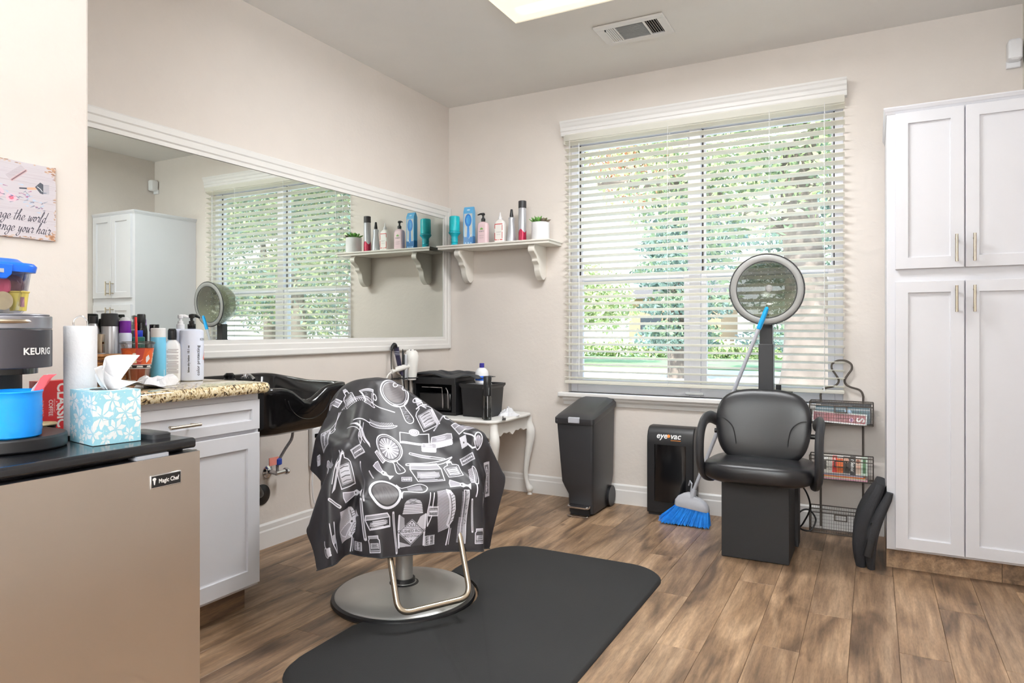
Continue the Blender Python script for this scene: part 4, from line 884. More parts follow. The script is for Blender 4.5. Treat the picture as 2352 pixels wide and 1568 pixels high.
mag('black magazine with white print at the back of the top rack basket', 'mag2', -.285, -.012, 4.135, .608, .108, .010, 6); mag('dark teal magazine behind the red one in the top rack basket', 'mag3', -.285, -.020, 4.108, .608, .090, .010, 8)
tm = mag('red magazine with a white letter S in front of the top rack basket', 'mag1', -.300, -.035, 4.080, .608, .060, .012, 10); tm.rotation_euler = (0, R(2.5), 0)
# middle basket: covers
c = Canvas(640, 300, (215, 210, 205)); r_ = random.Random(5)
def blk(x0, x1, y0, y1, col): c.poly([(x0, y0), (x1, y0), (x1, y1), (x0, y1)], col)
blk(0, 180, 0, 300, (200, 195, 185)); blk(60, 110, 60, 200, (60, 55, 50)); blk(20, 60, 190, 250, (225, 190, 50)); blk(190, 250, 20, 290, (205, 50, 40)); blk(250, 330, 20, 250, (225, 110, 45)); blk(330, 420, 20, 290, (70, 62, 58)); c.ell(370, 230, 34, 46, (205, 160, 140)); blk(420, 490, 0, 300, (48, 44, 44)); blk(490, 560, 20, 280, (205, 180, 160)); c.ell(520, 220, 24, 34, (150, 90, 70)); c.ell(525, 130, 26, 30, (215, 170, 150)); blk(560, 640, 0, 300, (190, 205, 190)); blk(580, 615, 40, 270, (80, 120, 80)); c.ell(90, 250, 40, 30, (240, 238, 235))
c.text('rdener', 452, 150, 74, (245, 245, 240), -math.pi / 2, 0, .02); c.text('HTE', 218, 230, 40, (245, 235, 220), -math.pi / 2, 0, .03); c.text('TU', 290, 220, 46, (205, 50, 40), -math.pi / 2, 0, .03)
for k in range(60): x = r_.randint(5, 180); y = r_.randint(10, 290); blk(x, x + r_.randint(4, 22), y, y + 5, (80, 78, 76))
M['mag4'] = c.mat('magazine_cover_garden', .3)
mag('garden magazine with a colourful cover facing out of the middle rack basket', 'mag4', -.272, -.03, 4.078, .335, .105, .006, 28)
for k, (nm, cc_) in enumerate((('pale pink', (228, 170, 190)), ('cream', (235, 225, 200)), ('orange', (225, 130, 70)), ('lilac grey', (190, 180, 200)))):
    M['mg%d' % k] = mat('magazine_edge_%d' % k, srgb(*cc_), .5, var=.1, vs=60)
    t = thing('magazine', nm + '-edged magazine lying flat in the middle basket, ' + ('lowest of the pile', 'second from the bottom', 'second from the top', 'topmost of the pile')[k], 'magazine', (-.165, 4.11, .304 + k * .007), 0, 'magazines in the wire rack')
    G().box(-.10, .135 - k * .006, -.032, .04, 0, .0062).build('pages', 'mg%d' % k, t, world=False, smooth=False, bevel=.001)

# ------------------------------------------------------------------ leaning black back cushion and power cord
bcn = thing('booster_cushion', 'black padded booster cushion leaning on the tall cabinet side', 'cushion', (0, 3.66, 0))
M['foam'] = mat('black_foam', srgb(38, 38, 42), .8, bump=.3, bs=500)
def lean(p, a=R(12)): 
    x, y, z = p; return (x * math.cos(a) + z * math.sin(a), y, -x * math.sin(a) + z * math.cos(a))
def shp(cx, cy, w, d, H_, bulge):
    rings = []
    for k in range(13):
        t = k / 12; z = H_ * t; ww_ = w * (math.sin(math.pi * min(1, .12 + t * .8)) ** .45); off = -bulge * math.sin(math.pi * min(1, t * 1.05)) 
        rings.append([lean((x, y, z_)) for x, y, z_ in rr(0, 0, z, ww_, d * (.75 + .25 * math.sin(math.pi * t)), .022, 5)])
        rings[-1] = [(x + cx + off, y + cy, z_) for x, y, z_ in rings[-1]]
    return G().loft(rings)
shp(-.055, 3.68, .034, .13, .405, .035).build('front_pad', 'foam', bcn, auto=60); shp(-.012, 3.655, .026, .12, .37, .03).build('rear_pad', 'foam', bcn, auto=60)
G().loft([[lean((x, y, z_)) for x, y, z_ in rr(-.04, 3.55, z, .02, .012, .01, 4)] for z in (.06, .12, .20, .22)]).build('side_strap', 'black', bcn)
G().tube(cr_spline([(-.36, 3.80, .35), (-.31, 3.84, .27), (-.295, 3.88, .18), (-.33, 3.92, .09), (-.35, 3.95, .05), (-.30, 3.97, .04), (-.275, 3.98, .10), (-.31, 3.97, .15), (-.355, 3.95, .13), (-.36, 3.94, .05), (-.40, 3.95, .008), (-.50, 3.98, .006)], 8), .0045, 8).build('power_cord', 'black', dc)

# ------------------------------------------------------------------ floor mat
fm = thing('anti_fatigue_mat', 'large black rubber anti-fatigue mat with a cut-out for the chair base', 'mat', (-1.2, 2.3, 0))
cx_, cy_ = -1.735, 2.30
out = []
def arc(x, y, r, a0, a1, n=10): return [(x + r * math.cos(R(a0 + (a1 - a0) * k / n)), y + r * math.sin(R(a0 + (a1 - a0) * k / n))) for k in range(n + 1)]
ol = arc(-1.01, 2.92, .185, 0, 90) + arc(-1.53, 2.92, .185, 90, 180) + [(-1.715, 2.66)] + [(-1.735 + .31 * math.cos(R(a)), 2.30 + .31 * math.sin(R(a))) for a in range(85, -91, -10)] + [(-1.72, 1.95)] + arc(-1.53, 1.70, .185, 180, 270) + arc(-1.01, 1.70, .185, 270, 360)
def mring(z, i):
    c0 = (-1.2, 2.3); return [(x + (c0[0] - x) * i, y + (c0[1] - y) * i, z) for x, y in ol]
G().loft([mring(.0005, 0), mring(.004, .0), mring(.014, .018), mring(.016, .03)]).build('mat_sheet', 'rubber', fm, auto=50)

# ------------------------------------------------------------------ styling chair under the cape
CA = -.52; CO = Vector((-1.74, 2.28, 0)); Fv = Vector((math.cos(CA), math.sin(CA), 0)); Lv = Vector((-math.sin(CA), math.cos(CA), 0))
def C3(f, l, z): return tuple(CO + Fv * f + Lv * l + Vector((0, 0, z)))
ch = thing('styling_chair', 'hydraulic styling chair with round steel base under the printed cape', 'chair', (-1.725, 2.29, 0))
bc0 = (-1.725, 2.29, 0)
G().lathe([(.275, .0), (.292, .002), (.297, .010), (.294, .022), (.280, .026)], bc0, 72).build('base_ring', 'black', ch)
G().lathe([(.281, .018), (.281, .028), (.274, .034), (.20, .046), (.10, .058), (.052, .066), (.05, .07)], bc0, 72).build('base_plate', 'steelbase', ch)
G().lathe([(.062, .056), (.060, .066), (.046, .07), (.045, .085)], bc0, 32).build('column_collar', 'char', ch)
G().lathe([(.036, .07), (.036, .37), (.045, .375), (.045, .40)], bc0, 32).build('column', 'steelbase', ch)
g = G(); g.sell((0, 0, 0), (.24, .245, .055), .5, .5, 40, 14).xf(lambda p: C3(p[0] + .03, p[1], p[2] + .44)).build('seat', 'vinylblk', ch, auto=180)
g = G(); g.sell((0, 0, 0), (.032, .168, .20), .6, .7, 32, 16).xf(lambda p: C3(p[0] - .16 - .12 * (p[2] + .2), p[1] - .035, p[2] + .655)).build('backrest', 'vinylblk', ch, auto=180)
for s_ in (-1, 1):
    pts = [C3(-.13, s_ * .272, .46), C3(-.13, s_ * .275, .62), C3(-.10, s_ * .278, .655), C3(.05, s_ * .278, .66), C3(.13, s_ * .275, .655), C3(.155, s_ * .27, .62), C3(.13, s_ * .265, .46)]
    G().tube(cr_spline(pts, 5), .018, 10).build('armrest', 'black', ch)
fb = [C3(.20, -.135, .40), C3(.26, -.15, .28), C3(.335, -.155, .115), C3(.35, -.145, .093), C3(.358, -.12, .088), C3(.358, .10, .088), C3(.35, .125, .093), C3(.335, .14, .12), C3(.27, .135, .28), C3(.21, .12, .40)]
def rounded(P, rad=.03, n=5):
    out = [P[0]]
    for a, b, c in zip(P, P[1:], P[2:]):
        a, b, c = Vector(a), Vector(b), Vector(c); u = (a - b); v = (c - b); r_ = min(rad, u.length * .49, v.length * .49); u = b + u.normalized() * r_; v = b + v.normalized() * r_
        for k in range(n + 1): t = k / n; out.append(tuple((u * (1 - t) + b * t) * (1 - t) + (b * (1 - t) + v * t) * t))
    out.append(P[-1]); return out
fb = [C3(.16, -.14, .44), C3(.345, -.15, .085), C3(.375, .13, .10), C3(.22, .135, .44)]
G().tube(rounded(fb, .05, 8), .0115, 12).build('footrest', 'nickel', ch)
G().tube(rounded([C3(.16, -.14, .36), C3(.20, -.02, .33), C3(.20, .06, .34), C3(.16, .18, .38)], .05, 6), .009, 10).build('footrest_brace', 'chrome', ch)
G().tube(rounded([C3(.0, .05, .38), C3(.05, .22, .30), C3(.16, .30, .33)], .04, 6), .008, 10).build('pump_lever', 'chrome', ch)

# cape: baked drape (54 x 49 points) with a drawn barber-tool print
CAPE = [-4284,2,18,27,31,32,32,32,31,20,-3,-17,-21,-25,-23,-21,-17,9,42,29,32,42,32,13,-14,-33,-34,-8,21,35,29,19,17,22,30,30,7,-30,-37,-35,-26,-9,11,16,16,17,17,18,17,
-4264,-10,-1,15,27,31,32,32,32,29,16,-6,-18,-22,-25,-22,-19,2,40,28,34,42,30,16,-10,-32,-33,-2,26,35,26,17,19,28,31,15,-16,-35,-37,-29,-4,11,16,16,17,17,17,18,17,
-4229,-19,-14,-5,12,26,31,33,32,31,27,12,-8,-19,-23,-26,-19,-5,34,29,36,41,29,18,-6,-29,-34,6,31,34,22,16,25,32,19,-4,-27,-37,-33,-1,13,15,17,17,17,17,17,17,18,
-4192,-19,-20,-17,-9,8,24,32,32,31,31,24,10,-10,-20,-26,-20,-11,25,31,37,38,28,20,0,-27,-32,14,34,32,15,22,32,21,6,-19,-34,-34,2,14,16,16,16,18,17,17,16,17,18,
-4158,-17,-18,-18,-20,-13,2,22,31,32,30,29,23,8,-11,-19,-24,-16,10,38,35,26,25,33,5,-24,-30,24,35,27,15,31,21,13,-8,-30,-34,5,16,16,16,16,17,16,17,17,17,17,16,
-4122,-19,-18,-18,-15,-19,-18,-6,19,31,29,30,29,21,7,-10,-14,-17,-16,42,37,25,14,34,17,-26,-22,35,34,17,27,20,5,17,-23,-33,9,15,17,16,15,17,16,16,16,17,15,16,17,
-4086,-17,-18,-19,-18,-18,-16,-20,-13,14,27,30,31,27,20,2,-14,-27,-5,41,40,17,8,34,28,-19,-15,35,33,21,17,4,27,-9,-29,13,15,16,16,17,10,15,16,18,18,17,17,15,15,
-4086,-3,-6,-11,-15,-17,-19,-19,-17,-19,13,19,30,31,21,20,-6,-30,-1,42,41,-1,18,26,36,-4,-10,37,25,12,14,26,11,-23,15,15,15,16,16,13,9,15,17,18,19,17,17,15,13,
-4108,1,1,-1,-2,-6,-9,-14,-17,-19,-18,22,-1,23,23,21,22,-29,24,13,40,-1,21,24,36,-10,19,35,15,18,19,21,-2,13,15,14,15,16,13,6,15,18,18,17,16,16,17,17,13,
-4135,2,0,1,3,-4,-6,9,-2,-7,-15,-18,23,-1,16,22,14,-3,34,20,2,25,25,32,9,24,21,21,19,19,18,17,13,14,15,16,15,11,2,18,17,16,16,16,16,18,17,17,13,
-4155,1,1,2,1,2,8,-7,2,13,-2,-2,-14,23,-1,11,15,21,23,22,24,25,25,20,24,22,23,22,20,20,17,17,14,15,15,15,3,6,12,16,15,16,17,18,19,19,18,17,11,
-4148,0,0,2,1,2,3,10,-6,0,2,3,4,9,13,18,17,21,23,24,24,23,25,24,22,24,24,23,20,20,18,16,15,15,12,11,10,7,13,11,13,15,17,18,20,20,19,15,10,
-4106,-1,-2,-1,-1,0,0,-1,0,4,4,5,7,8,14,13,20,21,23,26,24,22,24,24,24,24,22,22,21,21,17,15,15,15,8,11,14,16,11,13,12,13,13,19,20,20,18,14,10,
-4068,0,0,0,0,-1,0,0,-3,5,5,5,4,9,2,21,21,21,24,23,24,21,24,24,24,24,22,22,22,12,16,16,15,16,15,16,15,14,12,14,13,13,10,17,19,21,15,11,12,
-4029,1,0,1,0,0,0,-1,-2,6,4,4,2,-13,21,18,22,22,23,21,25,22,16,28,22,18,34,14,19,27,17,16,14,15,17,16,16,13,14,13,13,11,10,16,19,17,11,12,15,
-3988,1,0,1,0,-1,-1,0,-1,-11,-10,-21,18,20,17,22,23,22,18,25,25,21,17,8,29,19,31,34,12,15,26,20,19,16,15,13,13,13,15,16,13,14,10,17,17,7,15,14,16,
-3978,-1,-1,-1,-3,-5,-6,-7,-14,-12,-8,29,20,22,22,24,12,25,25,25,24,15,3,18,28,19,30,31,34,10,13,20,21,22,19,17,15,14,13,12,13,13,15,15,10,13,14,17,17,
-3993,0,0,-5,-7,-10,-7,-7,-4,3,24,24,25,25,24,13,22,25,25,25,19,8,2,21,26,21,28,28,37,30,9,12,18,18,19,18,20,16,16,16,15,14,15,12,12,8,-3,8,12,
-4009,-3,0,-9,-5,-4,0,2,7,25,25,24,25,24,18,19,23,25,25,22,13,0,7,23,23,22,27,27,34,38,25,9,11,17,17,18,18,17,17,16,17,20,16,12,-1,0,1,2,3,
-4025,1,-7,-2,1,10,1,8,25,25,25,25,24,22,18,22,24,24,24,17,6,-1,10,22,24,22,27,26,31,38,36,20,9,12,16,18,17,18,17,17,21,19,17,11,-1,0,1,0,2,
-4042,2,3,5,8,8,11,26,25,26,25,24,23,20,20,23,24,25,20,11,-1,2,12,21,25,23,26,25,29,35,38,35,16,9,13,17,17,19,17,18,21,20,17,9,2,-1,1,2,0,
-4035,9,9,10,11,12,12,23,26,27,25,24,23,20,22,24,23,24,15,3,-1,5,13,21,24,23,26,24,28,33,38,37,32,13,10,14,18,18,19,18,21,19,19,7,3,1,-1,1,2,
-4001,11,11,11,11,9,10,21,26,26,27,23,23,21,23,23,25,20,7,0,0,11,10,23,22,23,25,24,27,32,36,37,37,28,11,12,16,18,19,19,20,21,17,7,4,2,1,1,2,
-3964,13,11,11,10,7,8,19,25,27,27,24,22,22,23,24,24,14,2,-2,2,7,21,19,20,24,24,24,27,30,34,37,37,37,24,11,13,17,20,20,19,21,17,7,4,4,2,1,1,
-3925,12,12,10,8,7,7,17,23,29,27,23,23,22,23,25,21,8,-3,-2,3,9,18,19,23,25,24,23,25,30,33,36,38,37,35,21,10,15,18,21,21,22,16,7,6,3,3,2,1,
-3887,12,10,10,8,6,6,16,22,28,27,25,22,22,24,25,16,1,-6,-1,6,11,16,20,23,26,24,23,24,29,32,35,36,39,37,32,17,11,18,22,21,21,17,6,8,2,1,2,5,
-3850,10,9,9,7,5,9,15,20,28,28,25,22,23,25,22,8,-4,-6,2,9,11,21,17,20,27,24,22,25,28,31,34,35,36,39,37,30,13,15,22,21,22,13,14,3,2,3,5,5,
-3815,7,8,8,8,7,11,14,19,26,29,25,22,24,25,16,0,-8,-2,5,8,19,18,17,18,27,24,22,25,28,30,32,34,35,37,38,37,28,13,19,23,22,15,12,3,5,5,5,5,
-3779,4,6,8,8,9,11,14,19,25,28,27,21,25,23,7,-8,-6,1,9,9,13,17,18,25,27,24,21,24,28,30,31,33,34,35,37,38,38,24,15,24,23,13,16,5,6,5,5,5,
-3743,1,7,8,8,8,11,14,18,24,29,27,21,26,16,-5,-6,-6,9,9,12,8,15,21,26,27,25,21,23,26,30,31,32,34,34,36,36,38,39,19,25,22,15,11,13,6,6,5,5,
-3706,2,11,8,8,7,8,8,21,20,28,28,24,22,-11,-2,0,10,7,7,9,11,14,23,26,27,24,22,23,25,30,30,30,34,34,36,35,36,37,37,27,22,16,13,8,8,9,7,6,
-3676,10,6,1,19,10,8,8,9,25,27,28,26,-5,9,-6,8,7,5,7,7,13,12,24,27,26,24,23,23,25,28,29,28,35,35,36,35,35,36,37,30,23,20,-20,-14,1,9,14,7,
-3660,7,8,12,16,21,12,6,5,24,29,27,9,13,-5,7,6,3,3,4,10,8,18,24,27,27,24,22,24,25,27,28,28,30,34,35,35,37,37,37,16,24,11,17,-15,-23,-18,-5,7,
-3620,8,8,9,7,4,27,-5,22,28,26,26,12,-8,8,5,0,2,3,5,7,13,20,26,28,26,25,21,22,26,27,28,27,28,32,34,36,37,37,35,-7,25,25,18,-4,-18,-8,-21,-24,
-3579,8,9,6,6,7,-5,14,29,25,24,15,13,-7,-7,14,8,3,2,2,7,16,23,27,28,26,24,22,22,25,27,28,26,26,30,33,36,37,38,31,-19,22,11,19,26,-12,-13,-19,-11,
-3537,7,7,8,4,-39,28,26,17,10,25,1,27,-14,6,-2,9,13,7,6,5,23,24,27,27,26,24,22,23,25,26,27,26,25,28,32,35,37,37,26,-22,1,21,7,30,21,-19,-17,-13,
-3496,8,7,0,-41,0,30,-1,-1,37,6,34,5,14,-20,4,5,9,10,11,20,24,25,26,26,26,24,23,25,24,26,26,25,24,25,31,35,36,37,19,-20,-12,14,4,24,32,14,-23,-20,
-3455,-1,-15,-34,-17,28,-24,-1,40,26,7,40,24,9,-18,-11,5,10,14,19,23,24,25,26,27,26,24,22,24,25,26,26,25,23,25,26,34,36,37,10,-11,-21,-4,4,19,33,28,6,-25,
-3452,-20,-28,-21,10,-20,-14,40,39,3,26,41,30,17,-11,-19,-4,15,19,23,25,23,25,25,28,27,23,22,23,25,26,27,25,23,24,29,24,37,36,-14,7,-13,-17,6,-4,32,34,21,0,
-3480,-19,-26,-6,-18,-19,36,41,33,-4,38,38,29,28,-2,-17,-17,20,24,25,24,24,25,26,26,27,23,23,23,25,26,26,26,23,23,29,18,35,34,-25,4,-3,-10,-9,-16,26,34,29,16,
-3511,-19,-20,-18,-19,30,39,40,26,-3,33,40,7,42,21,-28,0,25,25,25,25,24,25,25,26,25,24,24,24,25,25,25,25,25,24,25,24,20,33,-28,-17,3,-19,-10,-6,16,32,32,25,
-3547,-20,-20,-19,25,38,40,39,16,0,38,31,-2,40,40,-21,11,29,24,25,25,24,26,25,24,25,24,25,24,25,24,24,24,25,24,25,23,22,16,-23,-27,-5,-22,-8,-6,12,24,33,30,
-3583,-20,-17,16,37,38,39,38,-1,15,37,20,-4,42,30,7,28,27,25,23,25,26,25,24,23,24,24,24,24,23,23,24,23,24,22,23,22,18,9,-14,-26,-23,-9,-22,-3,7,20,29,33,
-3617,-15,5,36,37,40,37,36,-9,30,27,7,1,42,27,42,25,26,23,24,25,24,23,21,23,23,24,23,23,22,22,20,22,20,26,21,20,18,9,-14,-14,-21,-20,-28,-5,3,21,20,33,
-3647,-1,34,38,38,36,39,32,-11,30,13,-8,21,40,33,40,39,29,23,23,22,22,22,21,21,21,22,23,21,20,21,21,22,24,20,20,18,26,10,-21,-12,-19,-21,-25,-7,0,13,21,31,
-3666,28,39,36,40,34,39,28,-11,24,0,-6,29,35,40,42,39,30,23,21,21,21,22,20,21,21,22,21,20,22,21,20,22,21,20,19,23,30,11,-13,-25,-20,-20,-18,-11,-3,9,19,28,
-3662,39,37,39,35,36,40,24,2,-2,-19,12,33,37,40,42,40,34,25,15,14,20,24,18,22,23,23,24,22,21,19,17,19,24,21,17,27,32,13,-10,-17,-26,-22,-20,-15,-6,6,17,25,
-3648,38,38,39,33,37,40,14,-5,-20,0,13,35,39,40,42,41,37,26,9,14,15,24,17,24,25,24,21,26,20,17,16,18,25,23,16,32,32,15,-9,-15,-18,-23,-23,-24,-8,1,20,17,
-3635,39,40,34,36,37,39,1,-11,-17,0,14,38,40,39,43,42,38,29,8,12,13,16,21,25,24,23,24,23,19,17,16,18,22,23,23,32,34,17,-7,-15,-19,-22,-24,-23,-11,-4,17,15,
-3621,40,39,35,36,37,34,-18,-11,-8,-2,15,39,40,41,42,42,41,32,8,11,11,14,21,23,22,21,22,21,20,18,19,18,24,25,26,31,34,19,-6,-18,-20,-22,-22,-22,-13,-5,5,16,
-3606,40,39,37,34,37,28,-15,-16,-13,-5,15,40,40,42,42,41,42,38,6,12,10,11,21,21,22,17,18,19,21,21,23,18,30,29,25,26,34,22,-6,-20,-22,-22,-20,-20,-16,-3,0,10,
-3591,40,39,37,35,37,19,-14,-14,-18,-11,15,42,39,42,42,42,42,43,3,12,16,12,9,25,20,15,22,18,15,23,24,19,26,34,24,31,33,24,-6,-25,-22,-20,-17,-21,-18,2,0,-2,
-3577,40,39,38,37,37,7,-14,-13,-15,-18,13,42,41,43,41,42,43,42,4,14,15,12,8,21,22,13,21,19,15,23,24,19,25,35,31,30,30,27,-6,-24,-23,-17,-19,-23,-19,1,-1,-4,
-3562,38,38,37,37,40,-3,-17,-16,-16,-13,11,43,42,42,43,42,42,43,6,9,13,13,15,19,18,13,17,20,20,22,22,19,26,29,32,31,32,33,-6,-19,-22,-21,-22,-22,-19,-7,-2,-2,
4523,25,22,12,4,-2,-5,2,6,24,32,28,25,22,24,25,28,35,6,-29,-25,3,27,41,39,25,22,42,36,12,-15,-26,-29,-24,-12,10,31,19,5,11,21,27,17,7,4,2,1,1,1,
4494,20,25,23,14,3,-2,-2,2,11,26,32,28,24,22,24,27,35,16,-29,-23,7,30,39,41,27,24,42,32,4,-20,-29,-26,-17,7,28,29,12,7,19,27,16,7,4,2,4,2,1,-2,
4481,8,17,23,25,15,3,-2,-1,5,16,29,31,28,23,21,27,34,24,-28,-21,13,31,39,42,29,24,43,25,-3,-24,-30,-20,2,25,32,22,8,15,27,14,8,1,-3,3,7,6,2,-2,
4488,-3,2,12,21,25,17,4,-2,8,2,19,31,31,27,20,26,32,31,-27,-17,19,32,37,43,32,25,40,19,-10,-29,-25,-3,24,31,28,13,13,25,12,4,-5,1,2,6,6,8,5,0,
4505,-6,-6,-3,4,17,25,19,5,-1,7,10,22,31,31,27,22,29,36,-16,-22,34,34,27,42,34,28,34,13,-18,-29,-9,23,29,31,19,13,23,9,-1,-3,-3,5,6,7,5,6,6,10,
4517,-2,-3,-5,-10,-3,9,23,21,2,13,6,11,23,32,32,31,28,29,-6,-19,35,40,25,39,32,36,17,16,-28,-16,24,30,28,26,15,19,5,-3,-4,-4,7,8,8,9,8,10,10,7,
4503,8,5,2,-2,-6,-12,0,17,23,16,7,5,17,24,33,31,24,31,11,-14,39,41,26,32,38,39,18,-7,-25,27,29,20,33,21,14,5,-2,-7,-2,18,10,7,5,3,8,8,10,13,
4462,12,13,11,9,6,0,-4,-12,7,23,23,7,9,23,24,32,21,32,11,10,43,39,33,22,42,41,6,-18,27,27,18,31,28,7,-1,10,-10,0,13,20,11,5,4,2,8,8,9,16,
4428,9,10,10,12,12,13,8,4,-2,-12,22,20,21,21,22,21,21,33,32,12,42,37,35,21,40,38,-3,27,25,24,22,32,-6,7,14,-8,3,14,21,12,1,6,7,9,8,8,7,15,
4396,9,9,10,8,12,12,6,12,11,5,-9,22,19,24,20,25,30,26,32,35,34,34,28,36,31,35,37,24,24,23,25,-1,12,11,0,0,18,24,5,7,9,8,9,8,6,8,7,16,
4360,8,9,9,9,10,10,10,9,9,11,12,4,22,19,23,25,31,32,33,35,34,34,35,36,34,31,34,31,28,24,21,14,14,0,8,25,21,15,10,10,8,7,6,4,4,3,10,18,
4319,8,9,9,9,10,10,13,7,9,10,12,12,20,22,27,27,30,32,34,36,34,35,35,36,36,35,34,31,29,24,20,22,21,17,16,13,1,22,25,15,12,7,3,2,0,6,12,19,
4312,4,4,4,6,6,7,7,10,12,13,13,15,18,25,21,29,30,31,37,35,38,35,35,35,35,33,33,31,30,23,21,21,20,13,16,18,20,33,16,14,25,17,3,1,-1,8,14,20,
4330,2,0,1,3,3,4,9,-6,15,17,11,8,22,6,28,32,32,32,35,36,33,35,35,35,35,32,33,32,21,23,21,21,21,20,24,25,32,18,18,20,23,29,9,4,-1,13,17,18,
4348,-1,0,0,0,-1,-1,-4,-5,25,7,11,3,-1,30,36,29,22,34,36,29,37,38,31,36,38,24,29,31,31,31,29,27,24,16,19,21,24,23,24,25,27,29,13,-2,13,19,17,14,
4339,-1,-2,-1,-2,-1,-2,-3,-2,2,2,11,0,33,36,31,26,12,39,29,32,37,38,39,31,37,29,24,22,30,31,32,33,32,30,27,25,23,23,19,25,23,28,4,15,25,15,15,11,
4298,-2,-1,-2,-2,-2,-1,0,5,3,0,11,34,32,29,24,6,33,29,30,35,39,38,38,32,38,30,29,23,16,27,32,33,32,33,32,31,30,29,28,26,24,18,13,25,18,15,8,6,
4259,-2,-2,-1,0,2,0,-1,-1,0,31,27,26,26,21,7,18,33,29,32,38,39,38,37,33,37,32,31,16,31,15,24,32,32,32,32,32,32,31,31,32,30,26,19,10,5,-1,5,5,
4220,-1,-3,1,0,-1,-2,-1,0,27,26,30,25,22,10,13,22,32,30,36,39,38,38,36,36,36,33,32,23,14,33,14,24,31,31,32,32,32,31,32,31,36,29,18,-5,0,0,3,3,
4181,-3,0,-2,-1,-1,-1,0,29,27,26,23,21,16,11,16,23,31,34,39,39,37,39,36,35,36,34,34,27,13,19,33,13,25,30,31,32,33,32,32,35,34,31,16,-3,-1,0,-1,2,
4142,-3,-3,-2,-1,-1,2,25,26,25,24,21,18,14,13,20,23,32,38,39,38,37,39,37,35,36,34,34,31,20,10,24,30,13,25,31,33,33,32,33,36,35,31,13,2,-4,-1,4,-1,
4101,-2,0,1,2,3,4,20,28,27,26,19,18,13,17,25,20,35,39,38,37,39,39,36,35,36,34,35,33,24,13,13,29,25,14,28,32,33,34,33,37,33,32,12,4,0,-4,0,3,
4077,2,3,2,4,-3,0,17,27,26,28,20,17,15,22,19,26,38,39,37,37,39,39,36,36,35,35,34,33,28,18,12,16,31,17,22,30,33,35,34,35,37,29,10,6,3,0,-2,2,
4059,5,4,2,-1,-4,-3,13,24,30,27,20,18,18,19,21,32,39,38,37,37,39,37,37,37,35,35,35,33,30,22,15,12,17,34,15,25,32,35,35,35,37,28,11,7,4,3,0,0,
4046,4,3,0,-4,-5,-6,11,23,30,27,21,18,18,19,25,37,39,37,37,38,38,38,38,36,34,35,36,34,30,25,19,11,12,22,33,15,29,35,35,36,36,29,12,10,4,2,2,0,
4029,4,0,-1,-4,-6,-7,9,20,30,28,22,18,18,21,31,39,38,35,37,39,39,38,37,36,34,35,36,35,31,27,21,17,8,14,26,30,18,34,37,34,37,29,11,13,3,-1,2,8,
4010,1,-2,-3,-4,-7,-3,7,17,28,30,24,17,19,25,36,39,36,35,38,39,39,37,38,36,34,35,36,34,32,28,25,21,14,8,14,30,22,29,37,35,37,25,24,4,2,3,7,9,
3990,-6,-3,-3,-5,-4,0,6,14,26,31,25,18,20,30,39,37,36,36,38,39,37,38,38,38,32,35,36,35,32,29,26,24,21,13,8,13,33,22,36,35,36,30,21,3,7,8,9,9,
3969,-10,-6,-4,-4,-1,1,5,12,24,31,27,18,24,36,38,35,36,38,39,38,39,38,38,35,33,35,36,35,32,30,28,25,24,20,14,7,11,34,28,34,37,29,27,11,11,6,11,12,
3948,-13,-6,-4,-3,-3,0,5,13,21,31,29,17,31,39,36,36,35,39,39,39,39,38,37,34,33,35,36,36,33,30,29,27,25,22,19,15,11,7,30,33,38,33,21,25,15,14,12,9,
3928,-11,7,2,-6,-9,-9,-4,17,15,30,30,21,37,35,36,37,39,39,38,39,39,38,36,34,33,35,36,36,34,31,29,30,24,21,20,18,18,16,2,34,37,37,23,19,17,19,16,18,
3900,0,-2,-5,9,-1,-6,-6,-6,20,28,32,27,37,40,34,39,39,38,38,38,39,38,35,33,34,35,35,36,34,32,31,32,19,20,19,20,19,19,1,30,36,38,13,24,23,17,9,16,
3861,-2,-1,1,6,11,2,-10,-12,18,27,32,40,39,34,39,38,38,38,38,38,39,37,35,33,33,35,36,35,34,33,32,32,29,22,21,19,16,6,4,38,35,41,39,-5,0,17,24,18,
3848,3,9,-18,-6,-1,13,-17,20,3,23,37,43,35,38,38,37,37,38,39,38,39,37,33,32,34,35,36,36,34,33,32,33,33,26,22,18,9,1,21,40,34,33,38,41,-4,-13,-4,10,
3847,10,4,-4,-5,-6,-37,32,9,3,6,39,41,37,36,37,38,38,38,38,38,38,36,33,32,34,35,36,36,34,33,32,35,33,30,24,17,3,6,28,36,36,41,37,32,38,-10,-5,-11,
3848,3,-4,1,-12,-11,6,9,-14,-10,34,41,32,33,38,38,37,37,39,38,38,36,35,33,33,33,35,36,36,34,34,33,34,34,33,26,18,5,5,34,34,42,36,42,29,36,32,-7,-10,
3852,-5,-7,-17,-3,-22,13,-12,-12,20,42,25,38,39,24,37,38,38,38,38,36,36,34,34,33,34,35,35,35,35,34,33,35,34,34,30,20,5,7,38,36,39,39,42,34,27,39,26,-5,
3844,-22,-20,0,-23,-9,9,-12,5,33,42,15,34,40,25,32,38,38,38,37,35,35,35,34,33,33,35,36,35,35,33,34,35,35,35,33,23,11,4,41,40,35,41,42,38,24,31,41,19,
3808,-17,-3,-18,-26,13,-8,0,14,43,33,11,31,38,34,24,36,37,37,35,35,36,35,33,33,33,36,36,35,34,34,33,35,36,34,31,35,8,13,39,42,39,37,42,42,26,24,36,41,
3789,-17,-8,-27,10,-3,-13,5,26,42,18,17,32,32,37,28,26,36,35,35,35,35,35,34,33,33,35,36,35,35,34,33,35,35,35,31,36,18,22,32,41,42,40,40,39,33,23,30,38,
3776,-19,-17,7,-4,-21,-4,9,34,42,26,15,42,2,35,17,34,35,34,34,35,34,35,34,34,34,35,35,35,34,35,34,35,34,35,34,35,37,22,29,38,41,38,40,41,38,25,27,33,
